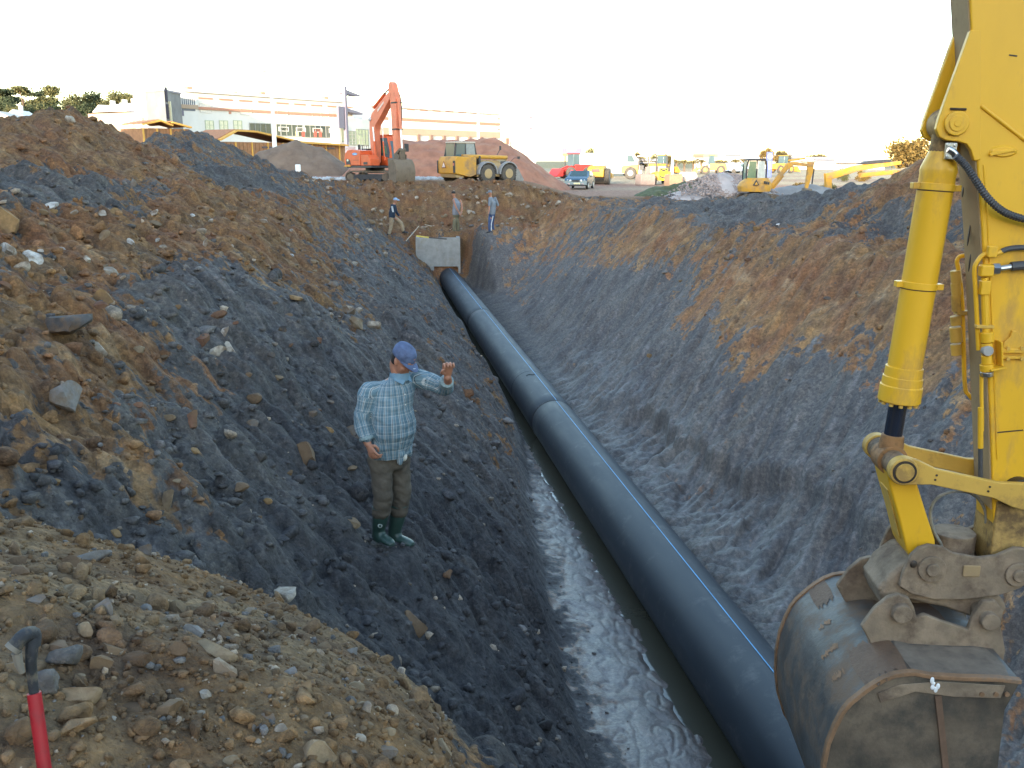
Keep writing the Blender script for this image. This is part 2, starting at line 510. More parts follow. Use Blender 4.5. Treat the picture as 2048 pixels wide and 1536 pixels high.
def soil(X, Y):
    """Albedo (n,3) and wetness (n,) of the ground."""
    tl, tr = trench_toes(Y)
    hs = heap_side(X, Y) + .1 * fbm(X * 3, Y * 3, 3, 130)
    heap = sm(0.12, -0.12, hs) * (Y < 12)
    bias = np.zeros_like(X)
    for px, py, rx, ry, w in PATCHW:
        bias = bias + w * np.exp(-(((X - px) / rx) ** 2 + ((Y - py) / ry) ** 2))
    left = X < 3
    yy = np.where(left, Y + .65 * X, Y - .95 * X)
    st = fbm(X * .38, yy * 1.5, 4, 110, .6)
    st = .72 * st + .5 * fbm(X * .45, yy * 4.6, 3, 113, .6) * np.where(left, sm(5, 11, Y), 1)
    sp = fbm(X * 1.7, Y * 1.7, 4, 120, .65)
    fl = fbm(X * 6, Y * 6, 3, 125, .6)
    bias = bias * .9 + np.where(left, .12 * sm(1.0, -2.5, X), .34 * sm(5.9, 7.6, X) * sm(11, 9.5, X) * sm(46, 38, Y)) * (Y < 46)
    b = .5 + 1.0 * bias + 1.2 * st + 1.15 * sp + .95 * fl - .32
    b = np.where(Y > 50, .9, b)
    b = np.where((X > tl - .2) & (X < tr + .3) & (Y < 41), b - .8, b)
    b = np.clip((b - .05) / .8, 0, 1)
    g = (.5 + .5 * fbm(X * .8, yy * 1.6, 3, 140))[:, None]
    gs = sm(.1, .5, fbm(X * 2.2, yy * 5, 3, 141))[:, None] + 1.6 * (((1 - np.abs(vnoise(X * .55 + .3 * vnoise(X * 2, Y * 2, 143), yy * 5.5, 144))) ** 9) * np.where(left, sm(8, 11, Y) * sm(-3, -1.5, X), .12))[:, None]
    grey = DGREY + (GREY - DGREY) * np.clip(g * 1.5 - .1, 0, 1)
    grey = grey + (BLUEG - grey) * np.clip(gs * .45, 0, .9)
    hue = fbm(X * .9 + 40, Y * .9, 3, 150)[:, None]; hue2 = fbm(X * 3.1, Y * 3.1, 3, 155)[:, None]
    br = UMBER + (OCHRE - UMBER) * np.clip(.5 + 1.1 * hue2, 0, 1)
    br = br + (RUST - br) * np.clip(.35 + 1.2 * hue, 0, 1) * .8
    br = br + (TAN - br) * sm(.15, .6, fbm(X * 2.3, Y * 2.3 + 9, 3, 158))[:, None] * .6
    hb = TAN * .62 + (UMBER * 1.0 - TAN * .62) * np.clip(.5 + 1.3 * hue2, 0, 1)
    hb = hb + (OCHRE * .72 - hb) * np.clip(.55 + hue * 1.4, 0, 1) * .85
    hg = sm(.28, .55, fbm(X * 1.5 + 4, Y * 1.5, 4, 160))[:, None]
    hb = hb + (GREY * .8 - hb) * hg * .55
    left_shade = (sm(-1.8, .2, X) * sm(15, 9, Y) * sm(3.0, 2.4, X) * (.75 + .8 * sp))[:, None]  # deeper shade of the lower left slope, put into the clay's albedo
    grey = grey + (np.array([.048, .047, .052]) - grey) * np.clip(left_shade, 0, .85)
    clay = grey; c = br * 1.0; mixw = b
    c = c + (hb - c) * heap[:, None]; mixw = mixw + (1 - mixw) * heap
    rb = (sm(4.6, 6.5, X) * sm(48, 40, Y) * sm(3, 6, Y))[:, None]; c = c * (1 + .32 * rb); clay = clay * (1 + .22 * rb)  # right bank's albedo raised to stand in for the brighter light on it
    flat = sm(52, 62, Y)[:, None]
    road = np.array([.33, .195, .14]); sand = np.array([.45, .36, .24])
    fc = road + (sand - road) * np.clip(.5 + fbm(X * .05, Y * .05, 3, 170)[:, None] * 1.5 + (Y[:, None] - 95) / 60, 0, 1)
    c = c + (fc - c) * flat * (X[:, None] > -200)
    far = sm(200, 300, Y)[:, None]
    c = c + (np.array([.10, .11, .05]) - c) * far * .7
    back = sm(-8, -20, Y)[:, None]
    c = c + (np.array([.12, .11, .06]) - c) * back
    fine = 1 + .24 * fbm(X * 8, Y * 8, 2, 180)[:, None]
    wet = sm(tl - .15, tl + .3, X + .45 * sp + .3 * fl) * sm(4.7, 4.0, X + .25 * sp) * sm(24, 15, Y) * sm(-8, 0, Y)
    wet = np.maximum(wet, .55 * sm(4.2, 4.4, X) * sm(6.2, 5.4, X + .3 * st) * sm(30, 18, Y) * sm(-8, 0, Y))
    wc = np.array([.098, .097, .100])
    c = c + (wc * (1 + .5 * st[:, None]) - c) * (wet * .8)[:, None]
    mixw = np.maximum(mixw, np.maximum(flat, np.maximum(far, back))[:, 0])
    mixw = np.where(wet > .5, np.maximum(mixw, sm(.5, .8, wet)), mixw)
    smooth_ = np.clip(1 - .80 * sm(tr - .4, tr + .2, X) * sm(9.5, 6.5, X + .8 * st) * sm(46, 40, Y), .12, 1)
    return np.clip(c * fine, .01, .8), np.clip(clay * fine, .01, .8), np.clip(mixw, 0, 1), np.clip(wet, 0, 1), smooth_

# ---- the ground: one sheet, fine where the photograph looks and coarse elsewhere, out to the horizon
th = np.concatenate([np.arange(-180, -36, 4.0), np.arange(-36, -24, .6), np.arange(-24, 42, .115), np.arange(42, 60, .6), np.arange(60, 180, 4.0)])
rr = np.concatenate([[.05, .4, .8, 1.1, 1.35], 1.5 * np.exp(np.concatenate([np.arange(0, 1.25, .0052), np.arange(1.25, 2.75, .0027), np.arange(2.75, math.log(62 / 1.5), .0042)])), 62 * np.exp(np.arange(.02, math.log(2600 / 62), .03))])
NT, NR = len(th), len(rr)
A, B = np.meshgrid(np.radians(th), rr)
GX = (B * np.sin(A)).ravel(); GY = (B * np.cos(A)).ravel()
GZ = H(GX, GY)
ii = np.arange(NR - 1)[:, None] * NT + np.arange(NT)[None, :]
jj = np.arange(NR - 1)[:, None] * NT + (np.arange(NT)[None, :] + 1) % NT
GF = np.stack([ii, jj, jj + NT, ii + NT], -1).reshape(-1, 4)[:, ::-1]

def ground_mat():
    m, nt, b = new_mat('earth')
    at_ = nd(nt, 'ShaderNodeAttribute', attribute_name='soil')
    aw = nd(nt, 'ShaderNodeAttribute', attribute_name='wet')
    geo = nt.nodes.new('ShaderNodeNewGeometry')
    P = geo.outputs['Position']
    def noise(sc, det=6.0, ro=.65):
        n = nd(nt, 'ShaderNodeTexNoise', Scale=sc, Detail=det, Roughness=ro); nt.links.new(P, n.inputs['Vector']); return n.outputs['Fac']
    def vor(sc):
        n = nd(nt, 'ShaderNodeTexVoronoi', Scale=sc); nt.links.new(P, n.inputs['Vector']); return n
    n1 = noise(18); n2 = noise(70, 4)
    v1 = vor(22.0); v2 = vor(55.0)
    ac = nd(nt, 'ShaderNodeAttribute', attribute_name='clay'); am = nd(nt, 'ShaderNodeAttribute', attribute_name='earthiness'); ab = nd(nt, 'ShaderNodeAttribute', attribute_name='coarse')
    v0 = vor(9.0); n0 = noise(7.0, 8.0, .72)
    e1 = nd(nt, 'ShaderNodeMath', operation='MULTIPLY_ADD'); nt.links.new(n0, e1.inputs[0]); e1.inputs[1].default_value = 1.5; e1.inputs[2].default_value = -.75
    sv = nt.nodes.new('ShaderNodeSeparateColor'); nt.links.new(v0.outputs['Color'], sv.inputs[0])
    e2 = nd(nt, 'ShaderNodeMath', operation='MULTIPLY_ADD'); nt.links.new(sv.outputs[0], e2.inputs[0]); e2.inputs[1].default_value = .55; e2.inputs[2].default_value = -.275
    sv1 = nt.nodes.new('ShaderNodeSeparateColor'); nt.links.new(v1.outputs['Color'], sv1.inputs[0])
    e3 = nd(nt, 'ShaderNodeMath', operation='MULTIPLY_ADD'); nt.links.new(sv1.outputs[1], e3.inputs[0]); e3.inputs[1].default_value = .5; e3.inputs[2].default_value = -.25
    es = None
    for q in (e1, e2, e3):
        if es is None: es = q.outputs[0]
        else:
            a_ = nd(nt, 'ShaderNodeMath', operation='ADD'); nt.links.new(es, a_.inputs[0]); nt.links.new(q.outputs[0], a_.inputs[1]); es = a_.outputs[0]
    # the disturbance fades where the ground is purely one or the other
    k1 = nd(nt, 'ShaderNodeMath', operation='SUBTRACT'); k1.inputs[0].default_value = 1.0; nt.links.new(am.outputs['Fac'], k1.inputs[1])
    k2 = nd(nt, 'ShaderNodeMath', operation='MULTIPLY'); nt.links.new(k1.outputs[0], k2.inputs[0]); nt.links.new(am.outputs['Fac'], k2.inputs[1])
    k3 = nd(nt, 'ShaderNodeMath', operation='MULTIPLY'); nt.links.new(k2.outputs[0], k3.inputs[0]); k3.inputs[1].default_value = 4.5
    k4 = nd(nt, 'ShaderNodeMath', operation='MULTIPLY_ADD'); nt.links.new(k3.outputs[0], k4.inputs[0]); nt.links.new(es, k4.inputs[1]); nt.links.new(am.outputs['Fac'], k4.inputs[2])
    mixf = ramp(nt, k4.outputs[0], [(.30, (0, 0, 0)), (.70, (1, 1, 1))])
    soilc = mixc(nt, mixf, ac.outputs['Color'], at_.outputs['Color'])
    c = mixc(nt, 1.0, soilc, ramp(nt, n1, [(.28, (.62, .62, .64)), (.72, (1.34, 1.32, 1.28))]), 'MULTIPLY')
    c = mixc(nt, 0.55, c, ramp(nt, v1.outputs['Color'], [(.1, (.6, .6, .62)), (.5, (.98, .97, .95)), (.93, (1.5, 1.42, 1.3))]), 'MULTIPLY')
    spk = ramp(nt, v2.outputs['Distance'], [(.05, (1.35, 1.3, 1.22)), (.32, (1, 1, 1)), (.75, (.72, .72, .74))])
    c = mixc(nt, 0.6, c, spk, 'MULTIPLY')
    nt.links.new(c, b.inputs['Base Color'])
    mr = nd(nt, 'ShaderNodeMapRange'); nt.links.new(aw.outputs['Fac'], mr.inputs['Value'])
    mr.inputs['To Min'].default_value = .93; mr.inputs['To Max'].default_value = .34
    nt.links.new(mr.outputs['Result'], b.inputs['Roughness'])
    ms = nd(nt, 'ShaderNodeMapRange'); nt.links.new(aw.outputs['Fac'], ms.inputs['Value'])
    ms.inputs['To Min'].default_value = .25; ms.inputs['To Max'].default_value = .6
    nt.links.new(ms.outputs['Result'], b.inputs['Specular IOR Level'])
    ad = nd(nt, 'ShaderNodeMath', operation='ADD'); nt.links.new(n1, ad.inputs[0]); nt.links.new(n2, ad.inputs[1])
    sb = nd(nt, 'ShaderNodeMath', operation='MULTIPLY_ADD'); nt.links.new(v1.outputs['Distance'], sb.inputs[0]); sb.inputs[1].default_value = -.9; nt.links.new(ad.outputs[0], sb.inputs[2])
    st_ = nd(nt, 'ShaderNodeMapRange'); nt.links.new(aw.outputs['Fac'], st_.inputs['Value'])
    st_.inputs['To Min'].default_value = .75; st_.inputs['To Max'].default_value = .25
    bp = nd(nt, 'ShaderNodeBump', Distance=.05); sx_ = nd(nt, 'ShaderNodeMath', operation='MULTIPLY'); nt.links.new(st_.outputs['Result'], sx_.inputs[0]); nt.links.new(ab.outputs['Fac'], sx_.inputs[1]); nt.links.new(sx_.outputs[0], bp.inputs['Strength']); nt.links.new(sb.outputs[0], bp.inputs['Height'])
    nt.links.new(bp.outputs['Normal'], b.inputs['Normal'])
    return m

EARTH = ground_mat()
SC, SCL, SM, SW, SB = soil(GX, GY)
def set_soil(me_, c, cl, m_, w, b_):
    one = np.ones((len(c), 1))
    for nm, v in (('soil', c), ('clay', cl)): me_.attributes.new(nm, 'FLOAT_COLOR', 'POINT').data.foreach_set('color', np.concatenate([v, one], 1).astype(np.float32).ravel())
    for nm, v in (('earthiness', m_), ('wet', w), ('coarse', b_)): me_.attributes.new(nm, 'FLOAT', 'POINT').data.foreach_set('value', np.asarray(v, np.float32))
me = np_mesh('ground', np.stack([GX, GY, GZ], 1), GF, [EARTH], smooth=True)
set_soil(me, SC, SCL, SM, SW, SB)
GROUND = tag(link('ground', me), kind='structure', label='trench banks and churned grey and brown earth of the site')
# ================================================================== pipe, water, chamber
PX, PZ, PR = 3.62, -2.95, 0.45
def pipe_mat():
    m, nt, b = new_mat('black_pipe_plastic')
    tc = nt.nodes.new('ShaderNodeTexCoord')
    mp = nd(nt, 'ShaderNodeMapping'); mp.inputs['Scale'].default_value = (3, .5, 3); nt.links.new(tc.outputs['Object'], mp.inputs['Vector'])
    n = nd(nt, 'ShaderNodeTexNoise', Scale=2.2, Detail=8.0, Roughness=.7); nt.links.new(mp.outputs['Vector'], n.inputs['Vector'])
    c = ramp(nt, n.outputs['Fac'], [(.3, (.009, .013, .019)), (.62, (.016, .022, .031)), (.8, (.05, .053, .056))])
    # dried mud splashes low on the sides
    n2 = nd(nt, 'ShaderNodeTexNoise', Scale=2.6, Detail=10.0, Roughness=.78); nt.links.new(tc.outputs['Object'], n2.inputs['Vector'])
    f = ramp(nt, n2.outputs['Fac'], [(.55, (0, 0, 0)), (.72, (.5, .5, .5))])
    c = mixc(nt, f, c, (.12, .115, .11))
    nt.links.new(c, b.inputs['Base Color'])
    r = ramp(nt, n.outputs['Fac'], [(.3, (.52, .52, .52)), (.75, (.68, .68, .68))])
    nt.links.new(r, b.inputs['Roughness'])
    n3 = nd(nt, 'ShaderNodeTexNoise', Scale=1.2, Detail=3.0); nt.links.new(tc.outputs['Object'], n3.inputs['Vector'])
    bp = nd(nt, 'ShaderNodeBump', Strength=.25, Distance=.02); nt.links.new(n3.outputs['Fac'], bp.inputs['Height']); nt.links.new(bp.outputs['Normal'], b.inputs['Normal'])
    return m
PIPE = pipe_mat()
STRIPE = mat('blue_stripe', (.10, .30, .52), .6, var=.25, scale=3)
pipe = thing('water_pipe', 'long black plastic pipe with a blue stripe lying along the trench floor', 'pipe', (PX, 0, PZ))
JOINTS = [17.7, 29.6]
edges = [2.2] + JOINTS + [42.6]
for i in range(3):
    y0, y1 = edges[i], edges[i + 1]
    b = MB()
    n = 56
    ring = lambda y, r: [b.bm.verts.new((r * math.sin(2 * math.pi * k / n), y, r * math.cos(2 * math.pi * k / n))) for k in range(n)]
    ys = [y0, y0 + .02] + [y0 + .02 + (y1 - y0 - .04) * k / 24 for k in range(1, 25)] + [y1 - .0]
    rad = [PR - .012, PR] + [PR + .0015 * math.sin(k * 2.1) for k in range(1, 25)] + [PR - .012]
    rings = [ring(y, r) for y, r in zip(ys, rad)]
    for A_, B_ in zip(rings, rings[1:]):
        for k in range(n):
            b.bm.faces.new((A_[k], A_[(k + 1) % n], B_[(k + 1) % n], B_[k]))
    b.bm.faces.new(rings[0]); b.bm.faces.new(rings[-1][::-1])
    sec = b.build('pipe_section', PIPE, pipe, smooth=50)
    # stripe: a thin co-extruded band standing 2 mm proud
    s = MB(); a0 = [math.radians(4.6), math.radians(6.6), math.radians(2.0)][i]; hw = .0135
    vs = []
    for k in range(41):
        y = y0 + .04 + (y1 - y0 - .08) * k / 40
        vs.append([s.bm.verts.new(((PR + .0035) * math.sin(a), y, (PR + .0035) * math.cos(a))) for a in (a0 - hw / PR * .5 - .004 * math.sin(k * .7) * 0, a0 + hw / PR * .5)])
    for p, q in zip(vs, vs[1:]):
        s.bm.faces.new((p[0], q[0], q[1], p[1]))
    s.build('blue_stripe', STRIPE, sec)
for y in JOINTS:
    MB().lathe((0, y - .018, 0), (0, y + .018, 0), [(0, PR - .01), (.1, PR + .006), (.45, PR + .009), (.55, PR + .003), (.62, PR + .009), (.9, PR + .006), (1, PR - .01)], 56).build('weld_bead', mat('weld_black', (.012, .012, .014), .35), pipe)
MB().lathe((0, 20.4, 0), (0, 20.9, 0), [(0, PR - .01), (.03, PR + .003), (.97, PR + .003), (1, PR - .01)], 56).build('repair_sleeve', PIPE, pipe)
MB().tube(spline([(.02 + .04 * k, 20.1 + .02 * math.sin(k * 2), math.sqrt((PR + .004) ** 2 - (-.16 + .05 * k) ** 2)) if False else ((-.16 + .05 * k), 20.05 + .05 * math.sin(k * 1.7), math.sqrt((PR + .004) ** 2 - (-.16 + .05 * k) ** 2)) for k in range(5)], 4), .008, 6).build('chalk_mark', mat('dark_paint', (.01, .01, .012), .7), pipe)

def water_mat():
    m, nt, b = new_mat('muddy_water')
    b.inputs['Base Color'].default_value = (.045, .042, .030, 1)
    b.inputs['Roughness'].default_value = .06
    tc = nt.nodes.new('ShaderNodeTexCoord')
    n = nd(nt, 'ShaderNodeTexNoise', Scale=3.0, Detail=4.0); nt.links.new(tc.outputs['Object'], n.inputs['Vector'])
    bp = nd(nt, 'ShaderNodeBump', Strength=.12, Distance=.03); nt.links.new(n.outputs['Fac'], bp.inputs['Height']); nt.links.new(bp.outputs['Normal'], b.inputs['Normal'])
    return m
wv = [(x, y, -3.245) for y in np.linspace(0, 41.3, 40) for x in (2.5, 3.2, 4.3)]
wf = [(i * 3 + k, i * 3 + k + 1, i * 3 + k + 4, i * 3 + k + 3) for i in range(39) for k in (0, 1)]
tag(link('water', np_mesh('water', wv, wf, [water_mat()], smooth=True)), kind='structure', label='muddy seepage water along the pipe')

CONC = mat('concrete', (.27, .265, .25), .85, var=.25, scale=3, dirt=(.24, .2, .15), dirt_amt=.25, dirt_scale=2.0, bump=.25, bump_scale=25)
ch = thing('concrete_chamber', 'square grey concrete chamber where the black pipe ends', 'chamber', (3.14, 41.5, -3.4), R(-4))
b = MB()
w, hgt, dp, t = 1.98, 2.26, 1.5, .16
ox0, ox1, oz = .75 - .5, .75 + .43, .98          # notch round the pipe (the pipe crosses the front wall off centre)
b = MB()
b.prism([(-w / 2, 0), (-w / 2 + .80, 0), (-w / 2 + .80, oz), (-w / 2 + 1.88, oz), (-w / 2 + 1.88, 0), (w / 2, 0), (w / 2, hgt), (-w / 2, hgt)], 0, t)
b.build('front_wall', CONC, ch, bevel=.012)
MB().box((-w / 2 + t / 2, dp / 2 + t / 2 + .0, hgt / 2 - .004), (t, dp - t, hgt - .008)).build('side_wall', CONC, ch, bevel=.012)
MB().box((w / 2 - t / 2, dp / 2 + t / 2, hgt / 2 - .004), (t, dp - t, hgt - .008)).build('side_wall', CONC, ch, bevel=.012)
MB().box((0, dp + t / 2 + .002, hgt / 2 - .004), (w, t, hgt - .008)).build('back_wall', CONC, ch, bevel=.012)
# ================================================================== stones
def ico(sub):
    bm = bmesh.new(); bmesh.ops.create_icosphere(bm, subdivisions=sub, radius=1.0)
    v = np.array([x.co[:] for x in bm.verts]); f = np.array([[q.index for q in x.verts] for x in bm.faces]); bm.free()
    return v, f

def rock_verts(sub, seed, cuts=9, jit=.10, lo=.52, hi=.9):
    r = np.random.default_rng(seed); v, f = ico(sub); v = v.copy()
    for _ in range(cuts):
        n = r.normal(size=3); n /= np.linalg.norm(n); d = r.uniform(lo, hi)
        k = np.clip(v @ n - d, 0, None); v -= k[:, None] * n
    v += r.normal(size=v.shape) * jit * .35
    v *= r.uniform(.8, 1.15, size=3)
    return v / np.abs(v).max(), f

def stone_mat():
    m, nt, b = new_mat('stone')
    oi = nt.nodes.new('ShaderNodeObjectInfo'); tc = nt.nodes.new('ShaderNodeTexCoord')
    geo = nt.nodes.new('ShaderNodeNewGeometry')
    n1 = nd(nt, 'ShaderNodeTexNoise', Scale=14.0, Detail=8.0, Roughness=.68); nt.links.new(geo.outputs['Position'], n1.inputs['Vector'])
    n2 = nd(nt, 'ShaderNodeTexNoise', Scale=5.0, Detail=6.0, Roughness=.7); nt.links.new(geo.outputs['Position'], n2.inputs['Vector'])
    c = mixc(nt, 1.0, oi.outputs['Color'], ramp(nt, n1.outputs['Fac'], [(.3, (.62, .62, .64)), (.7, (1.25, 1.22, 1.18))]), 'MULTIPLY')
    f = ramp(nt, n2.outputs['Fac'], [(.44, (0, 0, 0)), (.60, (.85, .85, .85))])
    c = mixc(nt, f, c, (.15, .095, .055))
    nt.links.new(c, b.inputs['Base Color']); b.inputs['Roughness'].default_value = .9; b.inputs['Specular IOR Level'].default_value = .25
    bp = nd(nt, 'ShaderNodeBump', Strength=.6, Distance=.02); nt.links.new(n1.outputs['Fac'], bp.inputs['Height']); nt.links.new(bp.outputs['Normal'], b.inputs['Normal'])
    return m
STONE = stone_mat()
HERO_ME = []
for s in range(8):
    v, f = rock_verts(3, 300 + s, 13, .035, .34, .78); me_ = np_mesh('rock', v, f, [STONE], smooth=True, sharp=28); HERO_ME.append(me_)
ROCK_ME = []
for s in range(10):
    v, f = rock_verts(2, 400 + s, 10, .05, .34, .8); me_ = np_mesh('stone', v, f, [STONE], smooth=True, sharp=30); ROCK_ME.append(me_)

C_TAN, C_PALE, C_OCHRE, C_GREY, C_BROWN, C_RUST, C_WHITE, C_DARK = (.26, .195, .125), (.40, .35, .285), (.27, .165, .075), (.175, .162, .152), (.15, .098, .06), (.185, .095, .06), (.52, .49, .45), (.075, .07, .07)
# px, py, width px, height px, colour, label
ROCKS = [
 (14, 445, 62, 62, C_OCHRE, 'big ochre boulder at the far end of the brown bench, cut by the picture edge'),
 (455, 690, 46, 34, C_PALE, 'rounded pale rock with a whitish top on the grey slope'),
 (447, 662, 22, 20, C_WHITE, 'small white stone just above the rounded pale rock'),
 (437, 705, 36, 22, C_PALE, 'flat pale stone just below the rounded pale rock'),
 (333, 1000, 40, 58, C_TAN, 'pointed tan rock standing upright low on the left bank'),
 (614, 900, 52, 74, C_BROWN, 'tall brown pointed boulder on the slope behind the man in the checked shirt'),
 (143, 238, 19, 17, C_PALE, 'round pale boulder near the top of the highest brown mound'),
 (424, 1284, 92, 44, C_TAN, 'long rectangular grey brown slab in the middle of the stony heap'),
 (388, 1254, 52, 38, C_GREY, 'squarish grey stone touching the upper end of the long slab'),
 (444, 1326, 72, 44, C_PALE, 'pale flat faced rock just below the long slab'),
 (202, 1222, 42, 42, C_GREY, 'rounded grey stone on the brown part of the heap'),
 (182, 1106, 76, 26, C_GREY, 'flat grey slab tilted at the top of the stony heap'),
 (292, 1106, 46, 34, C_GREY, 'upright grey slab beside the tilted flat slab on the heap'),
 (232, 1292, 62, 46, C_BROWN, 'brown angular rock left of the long slab'),
 (280, 1308, 44, 24, C_GREY, 'thin grey flake lying beside the brown angular rock'),
 (150, 1400, 78, 52, C_TAN, 'squared tan block beside the red pole'),
 (205, 1330, 52, 40, C_BROWN, 'earthy brown rock between the red pole and the long slab'),
 (826, 1238, 66, 56, C_BROWN, 'reddish brown lump stuck in the dark clay below the man'),
 (560, 1188, 72, 24, C_PALE, 'long pale flat stone on the crest of the heap'),
 (337, 1424, 60, 42, C_BROWN, 'round brown stone low in the middle of the heap'),
 (610, 1376, 42, 42, C_TAN, 'round tan stone alone on the bare earth of the heap'),
 (22, 500, 34, 30, C_WHITE, 'chalky white rock in the cluster below the ochre boulder'),
 (72, 514, 46, 28, C_WHITE, 'whitish block beside the chalky white rock'),
 (40, 528, 30, 24, C_PALE, 'smaller pale stone under the two whitish rocks'),
 (208, 600, 46, 30, C_OCHRE, 'ochre rock on the lip of the brown bench'),
 (198, 690, 40, 36, C_PALE, 'pale rock under the edge of the dark crust slab'),
 (118, 650, 138, 36, C_DARK, 'broad dark slab of crust jutting from the left bank'),
 (136, 792, 72, 60, C_GREY, 'large grey brown boulder half sunk in the left bank'),
 (384, 845, 44, 34, C_RUST, 'red brown rock in the middle of the left bank'),
 (700, 614, 30, 26, C_PALE, 'upper pale stone of the trio in the slope above the man'),
 (716, 640, 34, 28, C_TAN, 'middle tan stone of the trio in the slope above the man'),
 (746, 644, 28, 24, C_PALE, 'lowest pale stone of the trio in the slope above the man'),
 (640, 1510, 84, 64, C_TAN, 'big half buried tan rock at the bottom of the heap'),
 (886, 1500, 46, 44, C_TAN, 'tan stone at the outer lip of the heap above the mud'),
 (574, 1342, 34, 26, C_GREY, 'blue grey flake on the bare earth of the heap'),
 (896, 1156, 26, 18, C_RUST, 'small red stone on the dark clay below the man'),
 (700, 1300, 40, 14, C_GREY, 'narrow grey flake on the crest near the outer lip of the heap'),
 (870, 1410, 40, 44, C_BROWN, 'brown clod on the outer corner of the heap'),
 (232, 1060, 24, 22, C_OCHRE, 'small ochre stone on the ridge of the heap'),
 (265, 360, 12, 34, C_GREY, 'narrow grey stone standing on the dark clay mound'),
 (262, 488, 20, 16, C_WHITE, 'white stone in the middle of the brown bench'),
 (172, 520, 30, 16, C_PALE, 'pale stone on the orange patch of the bench'),
 (306, 424, 22, 10, C_WHITE, 'white flat stone at the foot of the dark clay mound'),
 (230, 425, 30, 26, C_OCHRE, 'ochre rock at the foot of the dark clay mound'),
 (410, 484, 18, 20, C_PALE, 'upright pale stone at the end of the brown bench'),
 (595, 596, 34, 10, C_OCHRE, 'flat ochre stone in the streaked slope'),
]
def place_rock(name, px, py, w, h, c, mesh, label=None, parent=None):
    P = hit(px, py + h * .30); dist = np.linalg.norm(P - CAMP)
    sx = w * dist / FPX * .60; sz = h * dist / FPX * .62
    o = link(name, mesh, parent)
    o.location = (P[0], P[1], ground(P[0], P[1]) + sz * (.3 if P[1] > 38 else -.02))
    o.scale = (sx, max(.7 * sx, .6 * sz), sz)
    o.rotation_euler = (random.uniform(-.25, .25), random.uniform(-.35, .35), random.uniform(-.5, .5) - YAW)
    o.color = (*c, 1)
    if label: tag(o, label, 'rock', 'loose rocks on the trench banks')
    return P, sx
TAKEN = []
for i, (px, py, w, h, c, lb) in enumerate(ROCKS):
    TAKEN.append(place_rock('rock', px, py, w, h, c, HERO_ME[i % 8], lb))

# scrap of white on the right bank
sc = place_rock('scrap', 1556, 448, 15, 6, (.75, .76, .78), HERO_ME[3])
tag(bpy.data.objects['scrap'], 'small white scrap lying on the right bank', 'scrap')

# about 240 further stones that can be picked apart: parts of the ground
ZONES = [  # x0,y0,x1,y1 in the photograph, how many, px size range, colours
 (0, 1090, 880, 1530, 95, (14, 46), [C_TAN, C_GREY, C_BROWN, C_TAN, C_PALE, C_TAN, C_BROWN]),
 (0, 560, 720, 1040, 50, (14, 40), [C_BROWN, C_GREY, C_RUST, C_TAN, C_DARK, C_OCHRE]),
 (0, 400, 620, 560, 34, (10, 30), [C_PALE, C_OCHRE, C_TAN, C_RUST, C_WHITE]),
 (560, 440, 800, 640, 30, (8, 20), [C_PALE, C_TAN, C_GREY, C_PALE]),
 (700, 385, 1120, 462, 60, (5, 13), [C_PALE, C_TAN, C_WHITE, C_OCHRE]),
 (1300, 430, 1900, 800, 24, (6, 16), [C_RUST, C_TAN, C_OCHRE, C_GREY]),
]
for x0, y0, x1, y1, n, (a, bb), cols in ZONES:
    k = 0; tries = 0
    while k < n and tries < 600:
        tries += 1
        px, py = random.uniform(x0, x1), random.uniform(y0, y1)
        P = hit(px, py)
        if y0 > 1000 and heap_side(np.array([P[0]]), np.array([P[1]]))[0] > -.04: continue
        if any(np.hypot(P[0] - q[0], P[1] - q[1]) < s * 1.3 for q, s in TAKEN): continue
        w = a + (bb - a) * random.random() ** 2.2
        c = random.choice(cols); q = random.uniform(.6, 1.0); c = tuple(x * q for x in c)
        TAKEN.append(place_rock('stone', px, py, w, w * random.uniform(.45, .9), c, random.choice(ROCK_ME), None, GROUND)); k += 1

